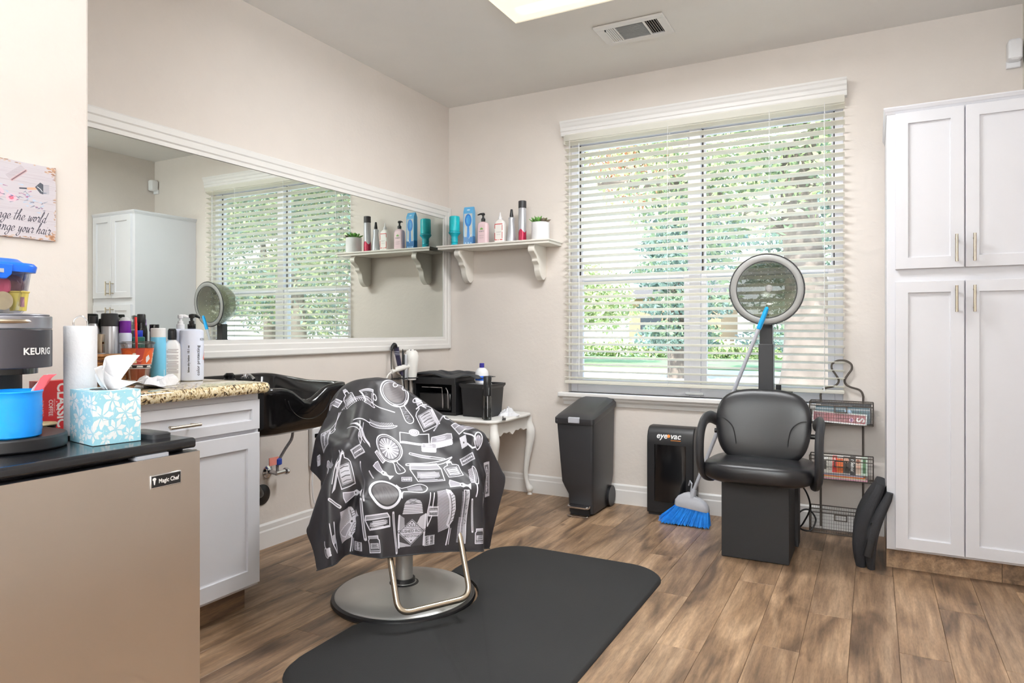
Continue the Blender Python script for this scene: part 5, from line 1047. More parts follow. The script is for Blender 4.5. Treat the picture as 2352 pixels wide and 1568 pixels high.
3771,-8,-10,-14,-24,-9,2,13,39,42,19,29,42,14,-12,25,36,29,35,34,35,34,35,34,35,34,35,35,34,35,35,35,35,35,34,35,35,36,39,34,29,41,36,41,41,40,33,25,28,
3767,-11,-18,-29,-10,11,-10,16,42,40,20,37,43,1,-31,29,31,32,35,35,35,34,34,35,36,35,35,35,35,35,36,35,36,35,36,36,36,38,42,39,31,34,41,35,41,42,36,30,24,
3756,-20,-29,-13,13,0,-14,22,41,30,33,42,42,-9,-32,9,34,34,35,35,35,36,35,36,36,36,35,36,35,36,36,38,36,37,34,37,37,38,41,40,38,36,36,30,42,42,36,36,24,
3735,-29,-17,10,12,-15,-10,28,41,30,40,42,37,-16,-27,13,18,31,36,36,36,36,36,37,37,36,37,36,36,37,37,37,36,35,37,37,39,33,40,36,39,37,35,34,40,42,39,36,27,
3708,-23,10,14,-4,-19,-5,32,41,35,42,41,30,-24,-14,4,18,30,36,36,37,36,37,37,36,37,37,36,37,37,36,37,37,36,38,37,36,29,41,39,32,36,36,37,40,41,41,36,30,
3682,8,15,6,-18,-17,0,36,42,42,38,40,27,-21,-15,3,14,26,35,39,40,37,35,38,36,36,36,35,36,37,37,39,38,35,37,38,33,28,40,40,38,32,35,36,38,41,42,37,33,
3687,12,12,-7,-22,-14,5,41,42,37,43,40,24,-18,-15,1,11,22,34,42,40,39,35,38,36,34,36,36,34,37,39,40,38,35,35,39,28,28,40,41,39,36,35,34,34,41,41,36,38,
3697,10,2,-18,-18,-12,12,43,41,39,42,40,21,-15,-15,1,9,17,32,41,41,40,39,37,34,35,36,35,36,37,39,39,39,36,36,35,28,26,38,41,39,36,35,34,34,40,41,38,38,
3703,3,-3,-19,-16,-14,23,39,41,41,43,39,17,-14,-12,3,7,11,28,41,41,41,40,36,36,36,37,36,37,37,38,38,38,34,35,33,29,26,37,41,37,36,35,35,35,39,41,41,38,
3704,-2,-5,-15,-19,-13,31,40,39,41,42,40,13,-16,-6,7,11,1,20,41,41,41,40,37,37,36,39,38,38,36,37,36,38,30,31,34,33,25,36,41,36,35,34,37,36,38,41,41,40,
3702,-5,-7,-12,-20,-12,38,41,40,39,41,40,9,-16,7,7,7,3,3,42,41,39,41,41,34,38,40,36,38,40,36,34,38,34,26,34,29,27,35,41,33,34,37,38,35,37,42,41,41,
3696,-6,-8,-10,-14,-13,42,40,41,40,38,41,6,-13,0,10,5,-1,4,42,41,39,41,41,37,36,41,37,38,39,36,35,38,35,23,29,30,30,33,41,33,34,38,37,34,37,42,41,41,
3690,-11,-10,-12,-14,4,42,39,40,39,41,41,2,-8,-1,2,3,1,4,41,42,40,40,39,38,38,41,38,38,37,36,36,38,34,30,28,29,28,26,41,37,34,36,35,35,36,41,41,41,
955,35,32,30,29,28,28,28,28,29,28,27,27,27,27,27,27,21,-1,-12,-12,-5,1,5,7,11,11,4,-9,-21,-27,-27,-26,-28,-28,-28,-28,-24,-19,-22,-26,-32,-37,-39,-39,-39,-39,-39,-39,
978,36,35,32,31,28,28,28,29,28,29,28,27,27,27,27,27,24,3,-13,-11,-3,2,4,6,11,11,2,-12,-24,-27,-27,-27,-28,-28,-28,-27,-22,-20,-25,-32,-38,-39,-39,-39,-39,-39,-39,-38,
998,38,36,36,33,30,29,28,28,29,28,29,27,28,27,27,27,25,9,-13,-11,-1,2,3,6,10,11,-1,-15,-25,-27,-27,-28,-28,-28,-28,-25,-20,-23,-34,-38,-39,-39,-39,-39,-39,-39,-39,-38,
1017,38,38,37,36,34,31,28,28,29,28,29,29,27,27,27,27,26,15,-13,-9,0,2,3,5,10,11,-5,-19,-26,-27,-27,-28,-29,-28,-26,-22,-22,-35,-38,-39,-40,-39,-39,-38,-39,-39,-38,-39,
1036,38,38,38,38,37,34,31,29,28,29,29,29,28,27,26,28,27,19,-9,-10,1,1,4,5,9,10,-10,-20,-27,-27,-28,-28,-29,-27,-24,-22,-36,-38,-40,-39,-39,-39,-39,-38,-39,-38,-39,-38,
1054,38,38,39,38,38,37,36,32,28,29,29,29,28,28,27,25,27,27,-7,-9,2,2,4,3,9,9,-18,-19,-27,-28,-29,-29,-28,-25,-22,-37,-39,-39,-39,-40,-38,-38,-39,-38,-39,-38,-38,-39,
1072,39,38,38,38,38,39,38,36,33,29,29,29,29,29,27,26,22,29,3,-9,3,2,4,3,8,6,-18,-25,-27,-29,-31,-26,-27,-23,-38,-39,-40,-39,-39,-37,-39,-38,-39,-38,-39,-38,-39,-38,
1084,41,40,39,39,39,38,39,38,37,33,31,29,29,29,28,27,21,28,3,2,2,3,4,3,5,4,-21,-27,-29,-30,-30,-27,-23,-39,-40,-38,-39,-39,-39,-36,-39,-38,-39,-38,-39,-38,-39,-37,
1092,41,42,41,41,40,40,39,39,38,37,28,38,29,29,30,29,21,14,26,2,2,4,3,3,5,-2,-24,-29,-30,-30,-30,-25,-40,-39,-37,-39,-40,-38,-37,-37,-39,-38,-38,-39,-38,-39,-38,-38,
1100,41,42,41,42,40,41,41,41,40,39,38,27,38,32,28,32,28,4,18,24,0,0,-7,20,-17,-12,-3,-29,-30,-30,-31,-40,-38,-38,-40,-40,-36,-36,-38,-38,-38,-39,-38,-39,-38,-38,-38,-38,
1108,42,41,42,41,42,41,40,42,39,42,40,40,28,39,34,31,21,16,17,-1,3,3,13,2,-12,-18,-14,-21,-26,-30,-34,-37,-38,-39,-39,-35,-36,-38,-39,-38,-39,-38,-38,-39,-38,-38,-38,-36,
1116,42,42,42,41,42,41,40,42,41,42,40,41,37,34,28,28,23,17,11,5,9,2,-1,-7,-3,-7,-15,-22,-25,-31,-35,-34,-35,-37,-38,-39,-42,-34,-33,-38,-38,-39,-38,-38,-38,-38,-38,-36,
1118,43,42,42,42,43,42,42,42,40,41,40,39,38,32,35,25,23,15,9,7,-9,-1,1,3,5,-16,-16,-20,-23,-31,-35,-35,-34,-40,-38,-36,-34,-25,-37,-38,-33,-36,-39,-37,-38,-38,-37,-37,
1118,42,43,42,42,43,42,42,42,40,38,41,41,36,42,23,20,19,14,8,5,14,-1,1,1,2,-18,-17,-17,-35,-32,-33,-33,-34,-34,-32,-30,-25,-36,-36,-35,-34,-29,-38,-38,-37,-37,-37,-37,
1117,43,42,43,42,43,42,43,42,34,41,41,42,41,20,14,22,29,11,3,19,3,-11,8,-2,-6,9,-29,-21,-11,-23,-27,-30,-32,-36,-34,-33,-33,-33,-32,-33,-30,-29,-38,-37,-37,-37,-37,-37,
1116,43,43,42,43,42,43,43,42,42,41,35,39,17,15,20,24,35,1,19,13,1,-10,-14,4,-6,6,9,-35,-26,-12,-19,-21,-23,-26,-31,-32,-33,-33,-35,-32,-33,-30,-39,-37,-33,-37,-38,-37,
1115,42,43,43,42,42,43,42,40,41,41,29,18,19,21,25,41,9,19,17,7,-8,-19,-8,3,-6,4,6,9,-38,-31,-19,-18,-18,-20,-22,-25,-27,-29,-30,-31,-33,-35,-38,-33,-36,-38,-38,-38,
1112,43,43,42,42,41,42,42,43,42,15,23,22,23,28,40,32,10,19,12,-2,-15,-19,-6,1,-6,3,4,14,-1,-38,-33,-23,-21,-20,-21,-19,-24,-24,-24,-25,-27,-30,-37,-40,-41,-43,-41,-40,
1110,43,42,42,42,42,42,43,42,22,22,18,24,28,37,36,27,13,17,3,-11,-20,-16,-3,-3,-4,2,2,10,15,-9,-39,-33,-25,-23,-22,-22,-21,-23,-23,-24,-13,-27,-36,-43,-43,-42,-42,-43,
1108,43,42,42,43,41,43,42,20,21,22,26,28,34,36,33,26,16,9,-6,-18,-20,-15,-3,-2,-4,1,0,7,15,13,-17,-40,-33,-25,-23,-21,-22,-22,-23,-10,-18,-23,-38,-43,-43,-43,-42,-42,
1106,43,43,42,42,41,42,23,22,24,25,28,31,35,36,30,26,13,1,-14,-21,-19,-13,-5,-1,-3,0,-1,4,12,17,9,-25,-40,-31,-24,-22,-20,-21,-21,-11,-11,-24,-40,-43,-42,-43,-42,-43,
1104,41,42,41,41,41,41,31,19,19,23,29,32,35,33,25,29,8,-9,-19,-21,-17,-13,-4,-2,-3,0,-1,2,9,15,16,5,-32,-39,-28,-22,-20,-19,-19,-5,-19,-20,-41,-42,-43,-42,-43,-42,
1096,41,41,41,41,41,42,33,20,23,16,29,32,34,28,31,21,0,-16,-20,-21,-14,-14,-3,-4,-2,-1,-2,2,6,13,17,15,-2,-38,-34,-25,-20,-17,-16,-12,-7,-26,-40,-42,-43,-42,-43,-42,
1087,40,41,41,42,41,42,36,24,14,19,29,32,31,30,29,13,-9,-19,-22,-19,-17,-5,-7,-6,-1,-2,-3,1,5,11,16,16,14,-10,-39,-31,-22,-14,-13,-15,-4,-26,-41,-42,-42,-42,-43,-42,
1077,41,41,41,41,42,42,38,27,11,18,28,32,32,31,23,2,-15,-22,-22,-19,-15,-8,-7,-3,0,-2,-4,-1,4,10,14,17,16,11,-18,-38,-28,-17,-11,-11,-1,-27,-40,-41,-43,-42,-43,-42,
1067,41,42,41,42,41,42,39,31,10,16,27,32,32,29,14,-7,-19,-23,-21,-18,-14,-10,-6,-3,1,-2,-5,-1,3,8,12,15,18,16,7,-26,-36,-20,-3,-14,-1,-27,-40,-40,-43,-43,-42,-41,
1058,42,41,42,41,42,41,40,33,16,11,25,32,31,24,4,-15,-22,-23,-19,-16,-14,-5,-9,-5,1,-2,-4,-2,2,7,10,13,16,17,15,3,-34,-27,1,-12,-2,-31,-33,-42,-43,-42,-42,-41,
1050,41,42,41,42,41,42,39,36,20,8,23,31,30,15,-7,-20,-23,-21,-18,-16,-7,-8,-9,-8,2,-2,-5,-1,2,5,9,11,13,15,17,16,-3,-34,-13,6,-7,-26,-35,-42,-42,-41,-42,-41,
1041,42,41,42,41,42,41,40,37,24,7,19,33,24,4,-17,-22,-22,-20,-16,-15,-12,-9,-8,-2,2,-2,-6,-3,2,6,7,10,11,13,16,17,16,-9,-29,10,-4,-29,-27,-41,-41,-42,-40,-41,
1033,41,42,41,42,42,41,41,36,28,8,15,32,16,-10,-21,-23,-22,-15,-16,-13,-16,-10,-6,0,2,-2,-6,-4,1,5,7,8,10,12,14,16,17,17,-20,14,-7,-24,-36,-32,-40,-40,-41,-41,
1026,41,41,41,42,41,41,42,33,35,13,7,29,1,-21,-21,-22,-14,-16,-17,-16,-14,-11,-4,1,1,-2,-5,-4,-1,4,6,6,11,12,14,13,15,16,22,2,-6,-17,-33,-38,-38,-38,-38,-39,
1019,41,42,42,37,42,41,41,42,28,17,6,20,-21,-13,-24,-15,-17,-18,-17,-17,-12,-14,-1,1,1,-3,-4,-3,-1,2,4,4,14,13,14,13,13,14,22,4,-4,-11,-37,-31,-35,-38,-39,-38,
1015,42,42,40,39,36,41,41,41,30,23,10,-17,-7,-24,-16,-18,-19,-19,-19,-15,-16,-9,-1,2,2,-3,-5,-4,0,1,4,2,7,12,14,13,15,20,21,-6,-5,-11,-7,-39,-36,-35,-34,-38,
1007,42,41,38,41,43,31,40,28,36,27,5,-13,-23,-18,-18,-21,-20,-19,-18,-18,-13,-7,1,4,1,-2,-7,-5,0,2,3,1,4,9,13,14,18,23,13,-11,-5,-7,-7,-13,-39,-40,-37,-33,
999,41,42,41,42,42,22,24,30,35,34,-9,-11,-23,-22,-15,-17,-19,-20,-20,-17,-11,-4,2,5,0,-2,-7,-5,-1,2,3,0,1,6,11,15,21,21,9,-13,-6,-6,-8,-9,-17,-40,-37,-40,
991,42,42,41,41,14,31,33,36,40,0,-11,-6,-22,-19,-20,-17,-16,-18,-17,-18,-5,-1,1,3,1,-3,-5,-4,-2,1,1,0,-1,3,9,15,20,21,4,-13,-8,-6,-7,-9,-9,-21,-39,-39,
984,41,42,38,14,35,28,41,40,7,-1,3,-19,-8,-29,-19,-18,-18,-16,-16,-8,-3,-1,1,2,1,-3,-4,-3,-2,0,0,-1,-2,-1,7,13,21,20,0,-13,-11,-7,-5,-8,-10,-10,-25,-37,
979,36,35,26,30,32,34,41,13,2,-2,7,-4,-14,-29,-26,-18,-16,-15,-10,-4,-3,-2,1,3,3,-4,-6,-4,-1,1,2,-2,-4,-3,0,13,19,20,-4,-11,-13,-8,-6,-7,-10,-10,-11,-28,
957,34,32,32,31,36,39,16,10,-1,0,7,-1,-9,-25,-29,-22,-14,-11,-4,-2,-5,-2,2,4,3,-4,-8,-4,-2,2,3,-1,-6,-3,7,-6,20,18,-10,-8,-10,-13,-5,-8,-10,-10,-9,-13,
931,34,33,32,38,38,19,14,6,-1,5,5,-2,-1,-21,-28,-29,-9,-4,-1,-3,-4,-1,1,3,2,-5,-6,-4,-1,0,2,0,-5,-4,6,-13,15,14,-12,-9,-8,-10,-10,-8,-10,-10,-10,-9,
906,33,34,38,38,22,17,12,3,-1,5,4,6,-6,-15,-26,-25,-3,0,0,-3,-2,-2,0,1,0,-3,-4,-2,-1,-2,-1,-1,-2,-3,-2,-2,-8,13,-14,-10,-9,-8,-10,-9,-10,-10,-10,-10,
883,37,36,36,24,18,15,11,1,-2,7,3,6,-1,-8,-28,-18,11,-3,0,-2,-4,-1,0,-2,-2,-3,-2,-2,-2,-3,-3,-3,-2,-3,-3,-3,-4,-6,-12,-14,-9,-8,-9,-9,-10,-10,-11,-10,
862,36,35,28,18,15,16,10,-2,0,7,2,6,-1,4,-31,7,3,-3,-4,-3,0,-1,-3,-3,-4,-3,-4,-3,-4,-4,-3,-4,-4,-5,-4,-4,-6,-9,-11,-13,-12,-6,-10,-10,-9,-10,-10,-11,
840,35,31,18,16,15,15,9,-3,6,1,3,5,-1,3,2,-2,-3,-4,-3,-2,-4,-4,-4,-5,-4,-4,-4,-4,-5,-4,-5,-5,-5,-4,-5,-5,-5,-8,-11,-11,-11,-11,-9,-10,-9,-10,-10,-10,
818,31,20,16,15,16,15,7,-3,5,2,7,0,-1,3,2,2,0,-4,-4,-4,-4,-5,-5,-5,-5,-4,-5,-4,-5,-5,-4,-5,-5,-4,-5,-5,-5,-7,-11,-11,-11,-10,-10,-10,-10,-9,-10,-11,
792,22,15,16,16,16,14,6,-4,4,3,7,0,0,2,2,2,-1,-3,-4,-4,-5,-5,-4,-5,-5,-4,-5,-5,-4,-5,-4,-5,-5,-5,-4,-5,-4,-8,-9,-12,-11,-10,-10,-10,-10,-10,-10,-10,
759,15,16,15,16,16,14,4,2,-2,9,1,0,0,1,2,2,1,-2,-6,-5,-4,-5,-5,-4,-5,-4,-5,-5,-4,-5,-5,-4,-5,-5,-5,-4,-4,-7,-10,-10,-12,-10,-11,-9,-10,-10,-10,-10,
719,16,15,16,16,16,13,2,2,4,2,2,-1,1,1,2,2,2,-2,-6,-6,-4,-5,-5,-4,-5,-5,-4,-5,-4,-5,-5,-4,-5,-5,-5,-3,-4,-7,-10,-10,-10,-11,-11,-10,-10,-10,-10,-10,
680,16,15,16,16,16,12,0,2,4,2,2,-1,1,1,2,2,2,-1,-7,-5,-5,-5,-5,-4,-5,-5,-4,-5,-4,-5,-5,-4,-5,-5,-5,-3,-3,-7,-10,-10,-10,-11,-11,-10,-10,-11,-10,-9,
641,15,16,16,16,15,11,0,2,2,3,1,0,1,0,2,2,2,1,-7,-5,-6,-5,-5,-4,-5,-5,-4,-5,-5,-4,-5,-4,-5,-5,-5,-3,-3,-6,-10,-10,-11,-10,-11,-10,-11,-10,-10,-10,
601,16,15,16,16,16,9,1,0,1,3,2,-1,1,1,2,2,2,1,-6,-6,-6,-6,-4,-5,-4,-5,-4,-5,-5,-4,-5,-4,-5,-4,-5,-4,-3,-5,-10,-11,-10,-10,-11,-10,-11,-10,-11,-9,
562,15,15,16,16,17,6,1,1,0,2,2,0,1,2,1,2,2,2,-7,-5,-6,-6,-6,-4,-4,-5,-4,-5,-5,-4,-5,-4,-5,-4,-5,-3,-3,-5,-10,-11,-10,-10,-11,-10,-11,-10,-10,-11,
523,15,15,16,17,16,3,1,1,1,1,2,0,1,2,1,2,3,2,-7,-6,-5,-6,-6,-5,-4,-5,-4,-5,-5,-4,-5,-4,-5,-4,-3,-4,-4,-4,-10,-10,-11,-10,-11,-10,-11,-10,-10,-11,
483,16,16,16,17,14,1,1,1,1,1,2,0,1,2,1,3,2,2,-6,-7,-5,-6,-6,-4,-5,-5,-5,-4,-5,-4,-5,-4,-5,-4,-3,-4,-4,-3,-10,-10,-11,-10,-11,-10,-11,-10,-10,-11,]
# steps along each row of the drape, half millimetres: x rows, y rows, z rows
q = np.cumsum(np.array(CAPE).reshape(3, 54, 49), axis=2)
cg = np.moveaxis(q, 0, -1) / 2000.0
NXC, NYC = 54, 49; CLn, CWd = 1.12, 1.02
S = 1250; cw, chh = int(CWd * S), int(CLn * S)      # canvas: x = across the cloth (v), y = down the cloth (flipped)
cv = Canvas(cw, chh, (42, 40, 44)); cv.noise(.05, 4)
LW = (224, 222, 232); GR = (158, 154, 164); DK = (62, 60, 64)
rc = random.Random(11)
class Loc:
    """local frame along p0 -> p1; (a, b): a along 0..1, b sideways in units of width"""
    def __init__(s, p0, p1, w):
        s.p0 = np.array(((p0[1]) * cw, chh - p0[0] * chh)); s.p1 = np.array(((p1[1]) * cw, chh - p1[0] * chh)); d = s.p1 - s.p0; s.L = np.hypot(*d) + 1e-6; s.d = d / s.L; s.n = np.array((-s.d[1], s.d[0])) * -1; s.w = w * S * 1.22
    def P(s, a, b): return tuple(s.p0 + s.d * a * s.L + s.n * b * s.w)
    def line(s, pts, w=3.4, c=LW, al=1.0, smooth=False):
        w = w * 1.1 if not isinstance(w, (list, tuple)) else w
        P = [s.P(*q) for q in pts]
        if smooth: P = cr_spline(P, 6)
        cv.line(P, w, c, al)
    def poly(s, pts, c=LW, al=1.0): cv.poly([s.P(*q) for q in pts], c, al)
    def ell(s, a, b, ra, rb, c, al=1.0, n=40):   # ra along in length units, rb in width units
        s.poly([(a + ra * math.cos(2 * math.pi * k / n), b + rb * math.sin(2 * math.pi * k / n)) for k in range(n)], c, al)
    def ring(s, a, b, ra, rb, w=4, c=LW, a0=0, a1=360, n=40): s.line([(a + ra * math.cos(R(a0 + (a1 - a0) * k / n)), b + rb * math.sin(R(a0 + (a1 - a0) * k / n))) for k in range(n + 1)], w, c)
    def hatch(s, a0, a1, b0, b1, n, w=2.0, c=LW, al=.8, j=.05):
        for k in range(n):
            t = (k + .5) / n; s.line([(a0 + (a1 - a0) * t + rc.uniform(-j, j) * .3, b0 + rc.uniform(0, .2) * (b1 - b0)), (a0 + (a1 - a0) * t + rc.uniform(-j, j), b1 - rc.uniform(0, .25) * (b1 - b0))], w, c, al)
def draw(kind, p0, p1, w):
    T = Loc(p0, p1, w)
    if kind in ('bottle', 'perfume', 'jar', 'rose'):
        if kind == 'jar':
            T.poly([(0, -.5), (.75, -.5), (.75, .5), (0, .5)], DK); T.line([(0, -.5), (.72, -.5), (.78, -.42), (.98, -.42), (.98, .42), (.78, .42), (.72, .5), (0, .5), (0, -.5)], 4)
            T.poly([(.8, -.42), (.97, -.42), (.97, .42), (.8, .42)], LW, .7); T.poly([(.2, -.4), (.55, -.4), (.55, .4), (.2, .4)], LW, .75); T.hatch(.25, .5, -.3, .3, 5, 2, DK); T.line([(.1, -.4), (.1, .4)], 3)
        elif kind == 'rose':
            T.poly([(0, -.5), (.68, -.5), (.68, .5), (0, .5)], DK); T.line([(0, -.5), (.66, -.5)], 8); T.line([(0, .5), (.66, .5)], 8); T.poly([(.3, .05), (.62, .3), (.68, .5), (.3, .5)], LW, .85); T.poly([(.3, -.5), (.68, -.5), (.6, -.3), (.36, -.25)], LW, .6); T.poly([(0, -.5), (.12, -.5), (.02, 0), (0, 0)], LW, .7)
            for k in range(6): T.line([(.70 + k * .035, -.37 + .01 * k), (.695 + k * .035, 0), (.70 + k * .035, .37 - .01 * k)], 5.5, LW)
            T.poly([(.9, -.34), (.96, -.26), (1.0, -.1), (1.0, .1), (.96, .26), (.9, .34)], LW, .75); T.hatch(.9, .99, -.2, .2, 4, 2, DK)
            T.poly([(.03, 0), (.30, .52), (.57, 0), (.30, -.52)], (205, 203, 214)); T.line([(.05, 0), (.30, .48), (.55, 0), (.30, -.48), (.05, 0)], 2.5, DK)
            ang = math.atan2(-T.n[1], -T.n[0]) if False else math.atan2(T.n[1], T.n[0])
            for s_, a, z in (('DOLLES', .43, 19), ('CRUSHED ROSES', .315, 19), ('FRED DOLLE', .21, 14)):
                x, y = T.P(a, 0); cv.text(s_, x, y, z, DK, ang + math.pi if T.n[0] < 0 else ang, 0, .01)
            T.line([(.375, -.3), (.375, .3)], 1.5, DK); T.line([(.255, -.32), (.255, .32)], 1.5, DK); T.ell(.49, 0, .015, .03, DK); T.ell(.12, 0, .015, .03, DK)
        else:
            hn = .68 if kind == 'bottle' else .58
            T.poly([(0, -.5), (hn, -.5), (hn + .1, -.2), (hn + .1, .2), (hn, .5), (0, .5)], DK)
            T.line([(0, -.5), (hn - .06, -.5), (hn + .02, -.38), (hn + .08, -.16), (hn + .2, -.14), (hn + .2, .14), (hn + .08, .16), (hn + .02, .38), (hn - .06, .5), (0, .5), (0, -.5)], 4.2)
            T.poly([(.08, -.4), (hn - .08, -.4), (hn - .08, .4), (.08, .4)], LW, .85); T.line([(.10, -.36), (hn - .1, -.36), (hn - .1, .36), (.10, .36), (.10, -.36)], 2, DK)
            for k in range(4): a = .16 + (hn - .32) * k / 3; T.line([(a, -.26), (a + .02, 0), (a, .26)], 4 if k % 2 else 2.5, DK)
            T.poly([(hn + .2, -.2), (1, -.12), (1, .12), (hn + .2, .2)], LW, .8)
            if kind == 'perfume':
                T.poly([(0, .3), (hn - .1, .38), (hn - .1, .52), (0, .5)], LW, .9); T.line([(hn + .12, -.3), (hn + .15, 0), (hn + .1, .32)], 7); T.line([(hn + .15, 0), (hn + .0, .2)], 5); T.ring(.93, 0, .07, .3, 5); T.ring(.9, .05, .04, .15, 3); T.hatch(.1, .5, -.3, .3, 8, 2.5, GR)
    elif kind == 'mug':
        T.line([(0, -.42), (.05, -.5), (.12, -.36), (.8, -.46), (1, -.5), (1, .5), (.8, .44), (.12, .36), (.05, .5), (0, .42), (0, -.42)], 4.5); T.poly([(.82, -.45), (.98, -.48), (.98, .48), (.82, .45)], LW, .65); T.ring(.62, .58, .16, .16, 6); T.hatch(.2, .75, -.3, -.05, 5, 2.2); T.line([(.2, .2), (.75, .3)], 3); T.line([(.15, -.33), (.78, -.42)], 6)
    elif kind == 'mirror':
        T.ell(.72, 0, .30, .55, DK); T.ell(.74, 0, .24, .46, (98, 92, 94)); T.hatch(.58, .9, -.35, .3, 14, 3, (82, 78, 80), .6, .04); T.ring(.72, 0, .32, .6, 7, LW, 100, 400); T.ring(.72, 0, .27, .51, 3, LW)
        T.line([(.48, -.34), (.42, -.14), (.33, -.12), (.1, -.19), (.02, -.12), (0, 0), (.02, .12), (.1, .19), (.33, .12), (.42, .14), (.48, .34)], 4.5, LW, 1, True); T.hatch(.06, .34, -.11, .11, 11, 2, GR)
    elif kind == 'fan':
        T.ell(.66, 0, .34, .52, DK); T.ring(.66, 0, .33, .5, 6); T.ring(.66, 0, .29, .44, 2.5); T.ell(.66, 0, .25, .38, GR, .75)
        for k in range(16): a = 2 * math.pi * k / 16; T.line([(.66 + .06 * math.cos(a), .1 * math.sin(a)), (.66 + .24 * math.cos(a), .37 * math.sin(a))], 5.5, LW); 
        T.ell(.66, 0, .05, .08, LW); T.ell(.66, 0, .018, .03, DK)
        T.line([(.34, -.12), (.28, -.07), (.1, -.16), (.02, -.14), (0, 0), (.02, .14), (.1, .16), (.28, .07), (.34, .12)], 4.5, LW, 1, True); T.line([(.26, 0), (.08, 0)], 4, GR); T.line([(.36, -.2), (.34, .2)], 4)
    elif kind in ('brushd', 'brushs'):
        T.line([(0, .05), (.2, .15), (.42, .1)], [7, 9, 10], LW, 1, True) if False else T.line([(0, .05), (.2, .14), (.42, .08)], 6, LW, 1, True); T.line([(.42, .3), (.6, .42), (.85, .38), (1, .1), (.97, -.05), (.7, .02), (.42, -.05), (.42, .3)], 4, LW, 1, True)
        T.poly([(.45, .05), (.6, .3), (.85, .3), (.95, .08)], LW, .5)
        for k in range(16): t = .46 + .5 * k / 15; T.line([(t, 0), (t - .03, -.5 - .06 * rc.random())], 2.6, LW)
    elif kind == 'brushl':
        T.line([(0, -.05), (.1, .02), (.28, .12), (.36, .1)], 6, LW, 1, True); T.line([(0, .08), (.12, .14), (.28, .22)], 3, LW, 1, True)
        T.poly([(.30, .06), (.42, .34), (.62, .46), (.85, .42), (.97, .22), (1.0, .0), (.94, -.02), (.8, .08), (.55, .1), (.36, -.06)], LW, .95); T.line([(.36, .1), (.5, .22), (.7, .24), (.9, .15)], 3, DK, 1, True)
        for k in range(9): t = .42 + .055 * k; T.line([(t, .22), (t + .03, .4)], 2, DK)
        for k in range(34): t = .30 + .68 * k / 33; r0 = .08 - .1 * abs(t - .65); T.line([(t, r0), (t - .03 + .05 * (t - .65), -.5 - .08 * math.sin(math.pi * (t - .3) / .7))], 2.8, LW)
    elif kind == 'comb':
        T.line([(0, -.2), (1, -.1), (1, .5), (.5, .45), (0, .5), (0, -.2)], 3.5); T.poly([(0, .1), (1, .15), (1, .45), (0, .45)], LW, .7); T.hatch(.3, .95, .2, .4, 7, 2.5, DK)
        for k in range(44): t = .02 + .94 * k / 43; T.line([(t, -.5 if t < .5 else -.35), (t, .1)], 2.2 if t < .5 else 1.4, LW)
    elif kind == 'stick': T.line([(0, 0), (1, 0)], max(3, T.w * .8), LW); T.line([(.04, 0), (.96, 0)], max(1.2, T.w * .3), DK, .7)
    elif kind == 'tweez': T.line([(0, 0), (.35, -.5), (.65, -.45), (1, -.35)], 4.5, LW, 1, True); T.line([(0, 0), (.35, .5), (.7, .35), (1, .45)], 4.5, LW, 1, True); T.poly([(.3, -.4), (.6, -.3), (.6, .3), (.3, .4)], LW, .7)
    elif kind == 'scissors':
        for s_ in (-1, 1): T.line([(1, s_ * .12), (.6, -s_ * .02), (.28, -s_ * .35)], 5, LW); T.ring(.12, -s_ * .45, .13, .2, 5)
        T.ell(.6, 0, .03, .04, LW)
    elif kind == 'knife': T.poly([(0, -.1), (.1, .35), (.4, .5), (.8, .4), (1, 0), (.7, .1), (.3, .05)], LW, .9); T.line([(.2, -.3), (.6, -.25), (1, -.5)], 4, LW, 1, True)
    elif kind == 'purse':
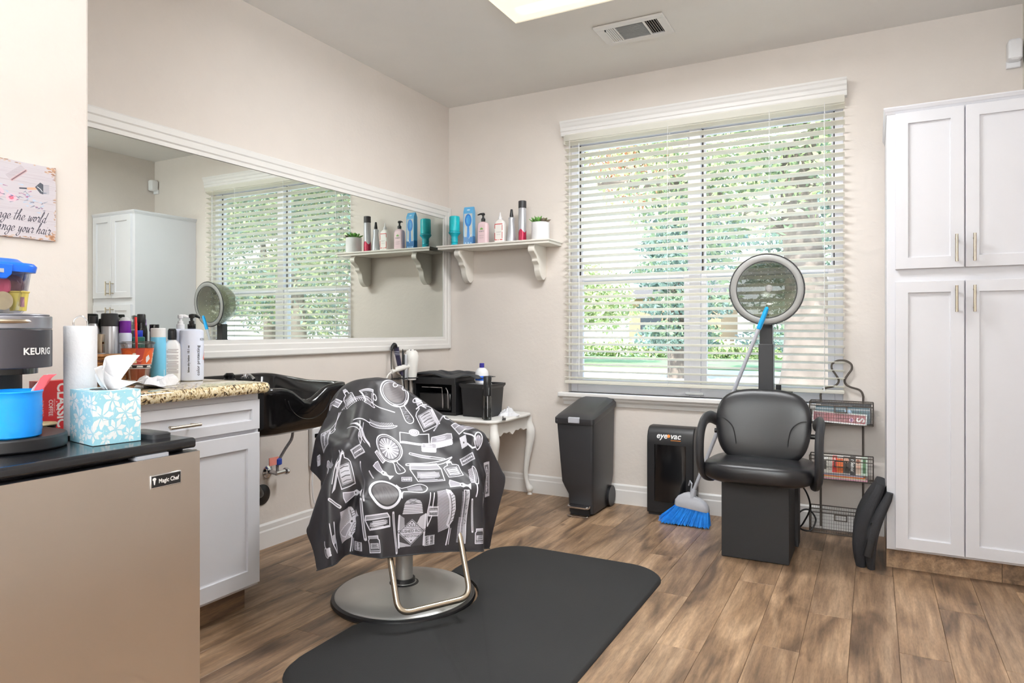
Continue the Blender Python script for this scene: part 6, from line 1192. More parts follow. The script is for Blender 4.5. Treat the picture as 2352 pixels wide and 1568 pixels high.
        T.line([(0, -.5), (.75, -.5), (.75, .5), (0, .5), (0, -.5)], 5); T.line([(.12, -.45), (.12, .45)], 3); T.poly([(0, -.5), (.12, -.5), (.12, .5), (0, .5)], LW, .7); T.ell(.85, 0, .22, .17, GR); T.ring(.85, 0, .22, .17, 4); T.ring(.85, 0, .12, .09, 3); T.ell(.85, 0, .04, .03, LW)
    elif kind == 'soap': T.poly([(0, -.45), (.1, -.5), (.55, -.5), (.6, 0), (.55, .5), (.1, .5), (0, .45)], LW, .95); T.poly([(.5, -.5), (.9, -.45), (1, -.35), (1, .35), (.9, .5), (.5, .5)], GR, .9); T.line([(.5, -.5), (.95, -.42), (1, .3), (.9, .5), (.5, .5)], 4); T.hatch(.55, .9, -.3, .3, 6, 2.2, LW)
    elif kind == 'block': T.poly([(0, -.5), (1, -.5), (1, .5), (0, .5)], GR, .75); T.line([(0, -.5), (1, -.5), (1, .5), (0, .5), (0, -.5)], 5); T.line([(0, -.1), (1, -.1)], 3)
    elif kind == 'clip': T.poly([(0, -.3), (.25, -.4), (.3, .2), (.05, .3)], LW, .9); T.line([(.2, -.5), (.6, -.2), (.75, .2)], 7, LW, 1, True); T.ring(.8, 0, .18, .45, 6); T.ell(.8, 0, .12, .3, GR, .8); T.line([(.3, .1), (.5, .4), (.7, .35)], 8); T.hatch(.65, .95, -.3, .3, 6, 3); T.ell(.15, 0, .03, .05, DK)
    elif kind == 'razor': T.line([(0, .35), (.3, .25), (.7, .1), (1, -.15)], 5, LW, 1, True); T.line([(0, .35), (.02, .48), (.35, .42), (.75, .3), (1, -.1)], 5, LW, 1, True); T.poly([(.03, .4), (.35, .32), (.72, .2), (.4, .42)], LW, .6); T.line([(.12, -.5), (.13, -.35), (.5, -.15), (.82, .0)], 4.5, LW, 1, True); T.line([(.12, -.5), (.3, -.42), (.6, -.25), (.85, -.08)], 4.5, LW, 1, True); T.poly([(.15, -.48), (.15, -.36), (.5, -.16), (.6, -.24)], GR, .8)
    elif kind == 'box': T.poly([(.7, -.5), (1, -.46), (1, .38), (.72, .5)], LW, .55); T.line([(0, -.35), (.7, -.5), (1, -.46), (1, .4), (.72, .5), (.05, .5), (0, -.35)], 5); T.line([(.7, -.5), (.72, .5)], 4); T.poly([(.2, -.35), (.5, -.3), (.55, .4), (.3, .4)], LW, .6); T.hatch(.15, .6, -.3, .35, 7, 3, LW, .8); T.line([(.08, -.3), (.12, .45)], 4)
    elif kind == 'label': T.poly([(0, -.5), (1, -.5), (1, .5), (0, .5)], LW, .8); T.poly([(.08, -.35), (.92, -.35), (.92, .35), (.08, .35)], DK, .75); T.line([(.15, 0), (.85, 0)], 5, LW); T.hatch(.15, .85, -.28, .28, 6, 2.4)
    elif kind == 'shave': T.poly([(0, -.5), (.45, -.2), (.45, .2), (0, .5), (-.04, 0)], GR, .95); T.line([(.45, -.2), (0, -.5), (-.04, 0), (0, .5), (.45, .2)], 4); T.poly([(.45, -.22), (.62, -.3), (.75, -.12), (.85, -.12), (1, -.4), (1, .4), (.85, .12), (.75, .12), (.62, .3), (.45, .22)], LW, .9); T.ell(.55, 0, .04, .1, DK)
    elif kind == 'halfm': T.ring(.75, 0, .25, .55, 11, LW); T.ell(.75, 0, .21, .46, (92, 88, 90)); T.hatch(.6, .9, -.3, .35, 10, 3, (74, 70, 72)); T.line([(.5, -.3), (.46, -.1), (.38, -.1), (.1, -.18), (0, 0), (.1, .18), (.38, .1), (.46, .1), (.5, .3)], 5, LW, 1, True); T.poly([(.1, -.12), (.36, -.07), (.36, .07), (.1, .12)], GR, .7)
ITEMS = [('bottle',(0.379, 0.313),(0.252, 0.322),0.042),
('mug',(0.397, 0.398),(0.31, 0.405),0.053),
('mirror',(0.462, 0.579),(0.263, 0.519),0.079),
('perfume',(0.5, 0.657),(0.358, 0.626),0.063),
('scissors',(0.47,0.76),(0.40,0.70),0.048),
('brushd',(0.411, 0.517),(0.339, 0.269),0.032),
('brushd',(0.485, 0.287),(0.473, 0.512),0.026),
('stick',(0.513,0.662),(0.45,0.74),0.005),
('fan',(0.691, 0.485),(0.515, 0.442),0.09),
('knife',(0.595, 0.36),(0.498, 0.265),0.032),
('purse',(0.56, 0.57),(0.496, 0.582),0.1),
('soap',(0.588, 0.68),(0.538, 0.684),0.074),
('block',(0.538,0.749),(0.50,0.85),0.042),
('clip',(0.595, 0.752),(0.61, 0.858),0.069),
('razor',(0.628, 0.514),(0.644, 0.704),0.058),
('box',(0.743, 0.579),(0.654, 0.585),0.106),
('bottle',(0.724, 0.696),(0.648, 0.686),0.053),
('label',(0.666, 0.734),(0.661, 0.798),0.026),
('brushs',(0.813, 0.758),(0.698, 0.777),0.032),
('shave',(0.759, 0.658),(0.776, 0.741),0.032),
('rose',(0.972, 0.5),(0.817, 0.496),0.087),
('tweez',(0.909, 0.56),(0.797, 0.574),0.016),
('brushl',(0.976, 0.651),(0.784, 0.633),0.063),
('comb',(0.972, 0.707),(0.79, 0.712),0.029),
('stick',(0.934, 0.752),(0.823, 0.743),0.007),
('halfm',(0.773, 0.56),(0.788, 0.34),0.1),
('bottle',(0.769, 0.223),(0.644, 0.194),0.048),
('label',(0.659, 0.245),(0.615, 0.308),0.032),
('shave',(0.803, 0.202),(0.79, 0.294),0.032),
('brushl',(0.99,0.235),(0.839,0.218),0.063),
('tweez',(0.971, 0.142),(0.872, 0.134),0.019),
('stick',(0.943, 0.307),(0.813, 0.296),0.013),
('stick',(0.817, 0.31),(0.669, 0.299),0.006),
('box',(0.909, 0.362),(0.863, 0.358),0.079),
('jar',(0.985,0.345),(0.93,0.339),0.037),
('label',(0.985,0.27),(0.955,0.27),0.032),
('label',(0.532, 0.138),(0.396, 0.171),0.037),
('soap',(0.47, 0.042),(0.45, 0.077),0.032),
('scissors',(0.44,0.17),(0.342,0.254),0.032),
('label',(0.812, 0.928),(0.684, 0.894),0.026),
('label',(0.974, 0.577),(0.941, 0.574),0.037),
('jar',(0.973, 0.787),(0.923, 0.786),0.037),
('brushs',(0.923, 0.09),(0.973, 0.089),0.032),
('knife',(0.783, 0.154),(0.634, 0.198),0.021),
('stick',(0.798, 0.139),(0.83, 0.182),0.011),
('soap',(0.616, 0.082),(0.567, 0.093),0.026),
('block',(0.602, 0.389),(0.635, 0.425),0.016),
('shave',(0.653, 0.379),(0.708, 0.441),0.032),
('stick',(0.688, 0.35),(0.71, 0.367),0.005),
('label',(0.719, 0.475),(0.727, 0.514),0.021),
('block',(0.227, 0.224),(0.304, 0.272),0.026),
('label',(0.929, 0.234),(0.899, 0.249),0.011),
('tweez', (.60, .30), (.50, .32), .02), ('soap', (.60, .62), (.56, .63), .05), ('stick', (.86, .42), (.99, .44), .008), ('label', (.86, .56), (.86, .60), .03), ('shave', (.93, .20), (.86, .27), .03), ('scissors', (.30, .56), (.22, .62), .04), ('comb', (.20, .36), (.10, .50), .03), ('bottle', (.16, .24), (.06, .22), .05), ('brushd', (.5, .92), (.62, .96), .03), ('bottle', (.86, .86), (.78, .84), .045), ('comb', (.60, .12), (.74, .10), .03)]
for it in ITEMS: draw(*it)
M['cape'] = cv.mat('cape_print', .46)
M['cape'].node_tree.nodes['Principled BSDF'].inputs['Sheen Weight'].default_value = .0
cape = thing('salon_cape', 'black salon cape printed with white barber tools draped over the styling chair', 'cape', (-1.73, 2.28, .3))
gq = G(); gq.v = [tuple(cg[i, j]) for i in range(NXC) for j in range(NYC)]
gq.f = [(i * NYC + j, (i + 1) * NYC + j, (i + 1) * NYC + j + 1, i * NYC + j + 1) for i in range(NXC - 1) for j in range(NYC - 1)]
co_ = gq.build('cape_cloth', 'cape', cape, recalc=False, auto=180)
ul = co_.data.uv_layers.new(name='UVMap')
for lp in co_.data.loops:
    i, j = divmod(lp.vertex_index, NYC); ul.data[lp.index].uv = (j / (NYC - 1), 1 - i / (NXC - 1))
md_ = co_.modifiers.new('sub', 'SUBSURF'); md_.levels = 2; md_.render_levels = 2
sm_ = co_.modifiers.new('smooth', 'LAPLACIANSMOOTH') if False else None
hm = [tuple(cg[NXC - 1, j]) for j in range(NYC)]
hm = [(a + .0, b - .0, c) for a, b, c in hm]; G().tube(hm, .0022, 6).build('hem', 'cloth', cape)

# ------------------------------------------------------------------ mini fridge
fr = thing('mini_fridge', 'compact fridge with a brushed steel door and black top', 'fridge', (-1.62, .745, 0))
M['fsteel'] = mat('fridge_steel', srgb(196, 188, 180), .3, .9, var=.02, vs=2, bump=.0)
nt = M['fsteel'].node_tree; b = nt.nodes['Principled BSDF']; b.inputs['Anisotropic'].default_value = .6
n2 = nt.nodes.new('ShaderNodeTexNoise'); mpn = nt.nodes.new('ShaderNodeMapping'); mpn.inputs['Scale'].default_value = (4, 900, 4); n2.inputs['Scale'].default_value = 1.0; n2.inputs['Detail'].default_value = 2
bp = nt.nodes.new('ShaderNodeBump'); bp.inputs['Strength'].default_value = .06; bp.inputs['Distance'].default_value = .001
mpn.inputs['Scale'].default_value = (4, 6, 700); tcx = [q_ for q_ in nt.nodes if q_.type == 'TEX_COORD'][0]; nt.links.new(tcx.outputs['Object'], mpn.inputs[0]); nt.links.new(mpn.outputs[0], n2.inputs['Vector']); nt.links.new(n2.outputs['Fac'], bp.inputs['Height']); nt.links.new(bp.outputs[0], b.inputs['Normal'])
G().box(-1.93, -1.355, .50, .994, .02, .852).build('body', 'blackmat', fr, bevel=.004, smooth=False)
M['ftop'] = mat('fridge_top', srgb(22, 23, 27), .14, bump=.03, bs=700)
G().loft([[(x0, .496, z), (x1, .496, z), (x1, .998, z), (x0, .998, z)] for x0, x1, z in ((-1.93, -1.322, .853), (-1.93, -1.318, .856), (-1.93, -1.318, .869), (-1.93, -1.324, .8745))]).build('top', 'ftop', fr, bevel=.003, smooth=False)
G().box(-1.352, -1.312, .492, 1.003, .03, .846).build('door', 'black', fr, bevel=.002, smooth=False); G().box(-1.3125, -1.310, .492, 1.001, .03, .846).build('door_skin', 'fsteel', fr, smooth=False)
G().box(-1.345, -1.316, .86, .93, .846, .8535).build('hinge_block', 'grey', fr, smooth=False); G().loft([rr(-1.42, .955, z, hx, hy, .008, 4) for z, hx, hy in ((.8745, .05, .022), (.884, .05, .022), (.887, .046, .018))]).build('hinge_cover', 'char', fr)
for x, y in ((-1.38, .53), (-1.38, .97), (-1.9, .53), (-1.9, .97)): G().cyl((x, y, 0), (x, y, .025), .015).build('foot', 'black', fr)
G().box(-1.310, -1.3075, .884, .954, .784, .812).build('badge_rim', 'chrome', fr, bevel=.0015); G().box(-1.3075, -1.3068, .8865, .9515, .7865, .8095).build('badge', 'ink', fr, smooth=False)
text('Magic Chef', .0125, 'inkwhite', parent=fr, fn=lambda a, b: (-1.3064, .924 + a * .82, .798 + b), bold=.025)
g = G().sell((-1.3066, .8915, .8035), (.0004, .0042, .0034), nu=12, nv=6).add([(-1.3064, .889, .801), (-1.3064, .894, .801), (-1.3064, .8925, .792), (-1.3064, .8905, .792)], [(0, 1, 2, 3)]); g.build('badge_mark', 'inkwhite', fr)

# ------------------------------------------------------------------ things standing on the fridge
FT = .875
cm = thing('coffee_maker', 'slim single-cup coffee maker with a silver lid and round black drip base', 'coffee maker', (-1.58, .72, FT))
def stad(xn, xb, y0_, y1_, z, n=12):      # rounded nose towards +x
    cy = (y0_ + y1_) / 2; r_ = (y1_ - y0_) / 2
    return [(xn - r_ + r_ * math.cos(R(a)), cy + r_ * math.sin(R(a)), z) for a in np.linspace(-90, 90, n)] + [(xb, y1_, z), (xb, y0_, z)]
cy0, cy1 = .645, .816
M['ksil'] = mat('satin_silver', srgb(150, 150, 158), .3, .75); M['kblk'] = mat('graphite', srgb(62, 60, 66), .32, .35)
G().loft([stad(-1.47, -1.76, cy0, cy1, z) for z in (1.113, 1.139)]).loft([stad(-1.475, -1.755, cy0 + .004, cy1 - .004, z) for z in (1.139, 1.143)]).build('lid', 'ksil', cm, auto=40, bevel=.002)
G().loft([stad(-1.47, -1.76, cy0, cy1, z) for z in (1.035, 1.1125)]).build('head', 'kblk', cm, auto=40, bevel=.002)
G().loft([stad(-1.50, -1.73, cy0 + .02, cy1 - .02, z) for z in (1.022, 1.036)]).build('brew_outlet', 'blackgloss', cm, auto=40)
G().loft([stad(-1.565, -1.76, cy0 + .0, cy1 - .012, z) for z in (.905, 1.03)]).build('tower', 'blackmat', cm, auto=40)
G().loft([stad(-1.425, -1.76, cy0 - .02, cy1 + .012, z, 24) for z in (FT + .0005, FT + .028)]).build('drip_base', 'black', cm, auto=40, bevel=.004)
G().tube([(-1.478 + .006 * math.cos(R(a)) - .08 + .08 * math.cos(R(a)), .72 + .08 * math.sin(R(a)), 1.128) for a in range(-25, 65, 7)], .0045, 8).build('lid_handle', 'nickel', cm)
def kf(a, b, z0=1.068, a0=.35):       # wrap lettering on the rounded nose
    r_ = .0860; th = a0 + a / r_; return (-1.47 - .0855 + r_ * math.cos(th), .7305 + r_ * math.sin(th), z0 + b)
text('KEURIG', .0185, 'inkwhite', parent=cm, fn=kf, bold=.03, spacing=1.05)
bcup = thing('blue_canister', 'bright blue ribbed canister standing on the coffee maker base', 'canister', (-1.478, .712, FT + .0285))
M['blue'] = mat('azure_glaze', srgb(14, 140, 232), .22)
pf = [(.044, 0), (.048, .003)] + [(.0485 + .0008 * (k % 2), .012 + k * .0045) for k in range(15)] + [(.049, .084), (.051, .088), (.049, .09), (.046, .088), (.045, .006), (.01, .006)]
G().lathe(pf, n=40).build('pot', 'blue', bcup, world=False)
M['pinkp'] = mat('pink_packet', srgb(228, 95, 105), .5)
for k, (dx, dy, tl, mt) in enumerate(((.012, .032, .3, 'pinkp'), (.004, .034, .42, 'pinkp'), (-.006, .030, .5, 'paper'))):
    p_ = thing('sugar_packet', ('pink sugar packet leaning out of the blue canister, in front', 'pink sugar packet leaning out of the blue canister, behind the front one', 'white sugar packet at the back of the blue canister')[k], 'packet', (-1.478 + dx, .712 + dy, .925), 0, 'packets in the blue canister')
    G().loft([[(-.001, -.008 + o_, z), (.001, -.008 + o_, z), (.001, .008 + o_, z), (-.001, .008 + o_, z)] for z, o_ in ((0, 0), (.04, tl * .012), (.07, tl * .035), (.09, tl * .07), (.096, tl * .09))]).build('sachet', mt, p_, world=False)
# food tub on the coffee maker
ft_ = thing('food_container', 'clear plastic food tub with a blue snap lid on the coffee maker', 'container', (-1.615, .70, 1.1435))
M['tubpl'] = glass_mat('tub_plastic', (.90, .91, .95), .07)
def tub(hx, hy, z, r=.03): return rr(-1.615, .695, z, hx, hy, r, 8)
G().loft([tub(.082, .072, 1.1438), tub(.086, .076, 1.15), tub(.094, .084, 1.225), tub(.096, .086, 1.236), tub(.094, .084, 1.236), tub(.092, .082, 1.225), tub(.084, .074, 1.152), tub(.08, .07, 1.146)]).build('tub', 'tubpl', ft_, auto=50)
M['lidblue'] = mat('lid_blue', srgb(16, 100, 225), .3)
G().loft([tub(.100, .090, 1.228), tub(.102, .092, 1.240), tub(.098, .088, 1.246), tub(.085, .075, 1.248), tub(.078, .068, 1.255), tub(.02, .02, 1.257)]).build('lid', 'lidblue', ft_, auto=60)
for s_ in (0, 1):
    if s_ == 0: G().prism([(.66, 1.242), (.73, 1.242), (.728, 1.222), (.718, 1.212), (.672, 1.212), (.662, 1.222)], 'x', -1.516, -1.510).build('latch', 'lidblue', ft_, bevel=.002); G().box(-1.510, -1.5092, .677, .713, 1.224, 1.232).build('latch_slot', 'grey', ft_, smooth=False)
    else: G().prism([(-1.65, 1.242), (-1.58, 1.242), (-1.582, 1.222), (-1.592, 1.212), (-1.638, 1.212), (-1.648, 1.222)], 'y', .784, .790).build('latch', 'lidblue', ft_, bevel=.002)
M['yel'] = mat('yellow_cup', srgb(240, 220, 110), .4); M['cream'] = mat('cream_foil', srgb(245, 222, 175), .35, .2, var=.12, vs=60); M['mauve'] = mat('mauve_wrapper', srgb(150, 110, 120), .4, var=.25, vs=30); M['pinkw'] = mat('pink_wrapper', srgb(235, 110, 140), .4)
sn = [('creamer_cup', 'yellow-topped creamer cup inside the clear tub', 'creamer', (-1.548, .757, 1.150)), ('creamer_pod', 'round creamer pod with a cream foil face inside the clear tub', 'creamer', (-1.545, .722, 1.152)), ('snack_packet', 'pink wrapped snack inside the clear tub', 'snack', (-1.55, .712, 1.200)), ('snack_wrapper', 'mauve crinkled wrapper at the back of the clear tub', 'snack', (-1.58, .745, 1.200))]
t = thing(*sn[0]); G().lathe([(.014, 0), (.018, .036), (.02, .038), (.02, .04)], n=18).build('cup', 'yel', t, world=False); G().box(.0155, .0175, -.004, .003, .008, .028).build('print', 'mauve', t, world=False)
t = thing(*sn[1]); G().cyl((0, 0, .0175), (.012, 0, .0175), .014, .0175, 22).build('pod', 'white', t, world=False); G().cyl((.012, 0, .0175), (.0128, 0, .0175), .0185, .0185, 22).build('foil', 'cream', t, world=False)
t = thing(*sn[2]); G().sell((0, 0, 0), (.012, .03, .018), .6, .6, 16, 8).xf(lambda p: (p[0] + .003 * math.sin(p[1] * 300), p[1], p[2])).build('wrapper', 'pinkw', t, world=False)
t = thing(*sn[3]); G().sell((0, 0, .0), (.025, .035, .025), .8, .8, 20, 12).xf(lambda p: (p[0] + .004 * math.sin(p[1] * 400 + p[2] * 200), p[1], p[2] + .003 * math.sin(p[0] * 300))).build('wrapper', 'mauve', t, world=False)
nb = thing('sweetener_box', 'small pale yellow carton beside the clear tub on the coffee maker', 'carton', (-1.66, .775, 1.1435)); M['pyel'] = mat('pale_yellow_card', srgb(236, 222, 178), .6); G().box(-.012, .012, -.0, .022, 0, .035).build('carton', 'pyel', nb, world=False, smooth=False, bevel=.001)
# red coffee carton
c = Canvas(256, 256, (214, 40, 48)); c.text('CLASSIC', 104, 130, 60, (250, 245, 240), -math.pi / 2, 0, .035); c.text('COFFEE', 56, 120, 24, (250, 240, 238), -math.pi / 2, 0, .02); c.text('MEDIUM ROAST', 72, 128, 10, (245, 225, 222), -math.pi / 2)
for k in range(3): c.ell(83, 108 + k * 20, 3, 3, (250, 235, 232))
c.line([(12, 60), (12, 150)], 2, (245, 220, 220)); c.text('DARK & BOLD', 22, 120, 12, (245, 225, 222), -math.pi / 2)
M['redbox'] = c.mat('coffee_carton_print', .35)
rb_ = thing('coffee_carton', 'red coffee carton with white sideways lettering behind the blue canister', 'carton', (-1.70, .92, FT))
G().box(-.022, .012, -.055, .075, .0, .118).build('carton', 'redbox', rb_, world=False, smooth=False, uvfn=lambda p: ((p[1] + .055) / .13, p[2] / .118))
# paper towel
pt = thing('paper_towel_roll', 'white paper towel roll on a holder with a wire loop top', 'paper towel', (-1.553, .884, FT))
G().lathe([(.0305, .006), (.0315, .007), (.0318, .12), (.0322, .243), (.031, .245), (.012, .245), (.012, .24), (.012, .006)], n=40).build('roll', 'paper', pt, world=False); G().lathe([(.036, 0), (.037, .002), (.035, .006), (.01, .006)], n=32).build('holder_base', 'black', pt, world=False)
G().tube(cr_spline([(0, -.013, .24), (0, -.015, .25), (0, -.012, .260), (0, 0, .267), (0, .012, .260), (0, .015, .25), (0, .013, .24)], 6), .0016, 6).build('loop', 'chrome', pt, world=False)
sc_ = thing('black_cup', 'small black cup with a cream rim behind the tissue box', 'cup', (-1.60, .83, FT)); G().lathe([(.016, 0), (.022, .01), (.026, .03)], n=24).build('body', 'blackgloss', sc_, world=False); G().lathe([(.026, .029), (.0275, .031), (.0265, .034), (.024, .031)], n=24).build('rim', 'cream', sc_, world=False); G().tube([(.0, -.012, .02), (.01, -.03, .05)], .004, 6).build('spoon', 'white', sc_, world=False)
# tissue box
bx_ = thing('tissue_box', 'cube tissue box printed with white flowers on pale blue', 'tissue box', (-1.455, .885, FT))
c = Canvas(900, 420, (160, 214, 230)); r_ = random.Random(4)
def flower(x, y, s, col, n=7):
    for k in range(n):
        a = 2 * math.pi * k / n + r_.random() * .3; L = s * r_.uniform(.8, 1.15); dx, dy = math.cos(a), math.sin(a)
        c.poly([(x + dx * s * .12, y + dy * s * .12), (x + dx * L * .6 - dy * s * .24, y + dy * L * .6 + dx * s * .24), (x + dx * L, y + dy * L), (x + dx * L * .9 + dy * s * .1, y + dy * L * .9 - dx * s * .1), (x + dx * L * .55 + dy * s * .2, y + dy * L * .55 - dx * s * .2)], col)
    c.ell(x, y, s * .14, s * .14, (170, 215, 228))
for k in range(60): x, y = r_.random() * 900, r_.random() * 420; c.line(cr_spline([(x, y), (x + r_.uniform(-30, 30), y + 40), (x + r_.uniform(-50, 50), y + 80)], 5), 3, (205, 232, 238))
for x, y, s in [(60, 330, 80), (150, 200, 95), (60, 90, 62), (240, 340, 60), (260, 90, 65), (340, 330, 70), (440, 220, 115), (360, 90, 80), (540, 350, 85), (570, 110, 95), (660, 240, 90), (760, 340, 85), (820, 170, 105), (700, 60, 60), (870, 300, 55), (480, 40, 55), (190, 30, 50), (880, 50, 50)]: flower(x, y, s, (240, 243, 246))
for k in range(70): x, y = r_.random() * 900, r_.random() * 420; c.ell(x, y, r_.uniform(5, 12), r_.uniform(3, 7), (226, 238, 242))
c.line([(455, 190), (560, 195), (880, 215)], 1.5, (90, 150, 175)); M['tissuebox'] = c.mat('tissue_box_print', .4)
p4 = [(-1.398, .820), (-1.384, .913), (-1.498, .934), (-1.512, .839)]       # footprint corners
g = G()
for z in (0,): pass
bxv = [(x, y, z) for z in (FT + .0006, FT + .110) for x, y in p4]
me = bpy.data.meshes.new('carton'); inv = wm(bx_).inverted(); me.from_pydata([tuple(inv @ Vector(p)) for p in bxv], [], [(0, 1, 5, 4), (1, 2, 6, 5), (2, 3, 7, 6), (3, 0, 4, 7), (4, 5, 6, 7), (3, 2, 1, 0)])
ul = me.uv_layers.new(name='UVMap'); uvs = [(.4, 0), (.9, 0), (.9, 1), (.4, 1)], [(.5, 0), (1, 0), (1, 1), (.5, 1)], [(0, 0), (.5, 0), (.5, 1), (0, 1)], [(.0, 0), (.4, 0), (.4, 1), (.0, 1)], [(0, 0), (.5, 0), (.5, 1), (0, 1)], [(0, 0), (.5, 0), (.5, 1), (0, 1)]
for p_i, pl_ in enumerate(me.polygons):
    for k, li in enumerate(pl_.loop_indices): ul.data[li].uv = uvs[p_i][k]
me.materials.append(M['tissuebox']); o = bpy.data.objects.new('carton', me); COL.objects.link(o); o.parent = bx_
tcx_, tcy_ = -1.448, .877
G().lathe([(.03, 0), (.03, .0006)], (tcx_, tcy_, FT + .110), 24).build('opening', 'ink', bx_, smooth=False)
def tis(u, v):
    # v: 0 in the slot .. 1 free edge ; u across
    a = (u - .5); z = FT + .108 + v * (.036 + .034 * u + .016 * math.sin(3 * u)) 
    y = tcy_ + a * (.022 + .075 * v) + .014 * v * v + .006 * math.sin(8 * u) * v
    x = tcx_ + .014 * math.sin(7 * u + 1) * (1 - .3 * v) + .01 * v * math.cos(5 * u)
    return (x, y, z)
G().grid(tis, 26, 12).grid(lambda u, v: (tis(1 - u, v)[0] + .012 + .012 * v, tis(u, v)[1] - .012 * v, FT + .108 + v * (.05 - .028 * u + .01 * math.sin(6 * u))), 22, 10).build('tissue', 'paper', bx_, auto=180, solid=.0006)

# ------------------------------------------------------------------ things on the granite counter
CT = .9055
bk = thing('wicker_basket', 'brown woven wicker basket of hair products on the counter', 'basket', (-2.66, 1.60, CT))
M['wick'] = mat('wicker', srgb(176, 122, 70), .6, var=.35, vs=60); M['wick2'] = mat('wicker_dark', srgb(112, 72, 42), .6, var=.35, vs=60)
bx0_, bx1_, by0_, by1_ = -2.735, -2.585, 1.42, 1.792
g = G().box(bx0_ + .008, bx1_ - .008, by0_ + .008, by1_ - .008, CT + .0005, CT + .006); g2 = G()
for row in range(11):
    z = CT + .006 + row * .0092; P = []
    base = rr((bx0_ + bx1_) / 2, (by0_ + by1_) / 2, z, (bx1_ - bx0_) / 2 - .003, (by1_ - by0_) / 2 - .003, .02, 5)
    cl_p = base + [base[0]]; acc = 0; out_ = []
    for a, b in zip(cl_p, cl_p[1:]):
        L = math.dist(a, b); n_ = max(1, int(L / .008))
        for k in range(n_):
            t = k / n_; w_ = .003 * math.sin((acc + L * t) / .011 * math.pi + row * math.pi); cx_m, cy_m = (bx0_ + bx1_) / 2, (by0_ + by1_) / 2; x, y = a[0] + (b[0] - a[0]) * t, a[1] + (b[1] - a[1]) * t; dl = math.hypot(x - cx_m, y - cy_m); out_.append((x + (x - cx_m) / dl * w_, y + (y - cy_m) / dl * w_, z + .0012 * math.sin(acc * 300 + t * 9)))
        acc += L
    (g if row % 3 else g2).tube(out_, .0052, 6, closed=True)
g.build('weave', 'wick', bk); g2.build('dark_weave', 'wick2', bk); G().tube([(x, y, CT + .108) for x, y, _ in rr((bx0_ + bx1_) / 2, (by0_ + by1_) / 2, 0, (bx1_ - bx0_) / 2, (by1_ - by0_) / 2, .02, 5)], .007, 8, closed=True).build('rim', 'wick', bk)
M['purple'] = mat('purple_cap', srgb(125, 40, 165), .3); M['lblue'] = mat('sky_blue_bottle', srgb(118, 200, 236), .35); M['pwhite'] = mat('frost_bottle', srgb(222, 228, 246), .35); M['dgreen'] = mat('green_label', srgb(50, 110, 100), .4); M['royal'] = mat('royal_blue', srgb(30, 60, 190), .4); M['greyp'] = mat('grey_can', srgb(196, 196, 200), .3, .6)
zb = CT + .007
def bb(name, label, cat, x, y, parts, rz=0): return turned(name, label, cat, (x, y, zb), parts, rz, 24, 'products in the wicker basket')
bb('hairspray_can', 'silver hairspray can with a wide dark cap in the basket', 'can', -2.675, 1.635, [('can', 'greyp', [(.029, 0), (.030, .003), (.030, .212), (.027, .217)]), ('cap', 'char', [(.0305, .214), (.031, .217), (.030, .262), (.027, .265)])])
bb('serum_bottle', 'small clear silver bottle with an orange dot at the basket front', 'bottle', -2.617, 1.565, [('body', 'silver', [(.0135, 0), (.0145, .002), (.0145, .11), (.013, .112)]), ('cap', 'nickel', [(.0145, .112), (.0148, .114), (.0148, .182), (.013, .184)])])
t = [o_ for o_ in COL.objects if o_.name.startswith('serum_bottle')][0]; G().lathe([(.004, 0), (.004, .0005)], n=12).xf(lambda p: (.0152, p[0], .15 + p[1])).build('print_dot', 'orange', t, world=False, smooth=False)
bb('conditioner_bottle', 'white bottle with a glossy purple cap in the basket', 'bottle', -2.655, 1.685, [('body', 'pwhite', [(.023, 0), (.0245, .003), (.0245, .182), (.021, .188)]), ('cap', 'purple', [(.0215, .188), (.022, .19), (.021, .234), (.019, .236)])])
bb('styling_bottle', 'grey bottle with a dark cap at the left end of the basket', 'bottle', -2.70, 1.585, [('body', 'greyp', [(.02, 0), (.022, .003), (.022, .20), (.015, .222), (.012, .226)]), ('cap', 'char', [(.014, .226), (.0145, .228), (.014, .252), (.012, .254)])])
bb('trigger_bottle', 'white trigger bottle at the back of the basket', 'bottle', -2.712, 1.722, [('body', 'white', [(.025, 0), (.026, .003), (.026, .15), (.016, .19), (.013, .20)]), ('cap', 'white', [(.016, .20), (.022, .214), (.024, .236), (.016, .248), (.01, .252)])])
bb('capped_bottle', 'dark capped bottle behind the purple cap in the basket', 'bottle', -2.72, 1.665, [('body', 'greyp', [(.018, 0), (.02, .003), (.02, .19)]), ('cap', 'char', [(.0185, .19), (.019, .192), (.018, .242), (.016, .245)])])
bb('gel_jar', 'small green labelled jar with a blue lid in the basket', 'jar', -2.64, 1.732, [('body', 'dgreen', [(.022, 0), (.0235, .003), (.0235, .168), (.02, .172)]), ('lid', 'royal', [(.0155, .172), (.016, .174), (.016, .196), (.015, .198)])])
t = bb('tall_bottle', 'tall black bottle with a rounded shoulder behind the red straw', 'bottle', -2.672, 1.765, [('body', 'blackgloss', [(.021, 0), (.023, .003), (.023, .195), (.021, .208), (.016, .222), (.0155, .23)]), ('cap', 'black', [(.0165, .228), (.017, .23), (.016, .262), (.014, .265)])])
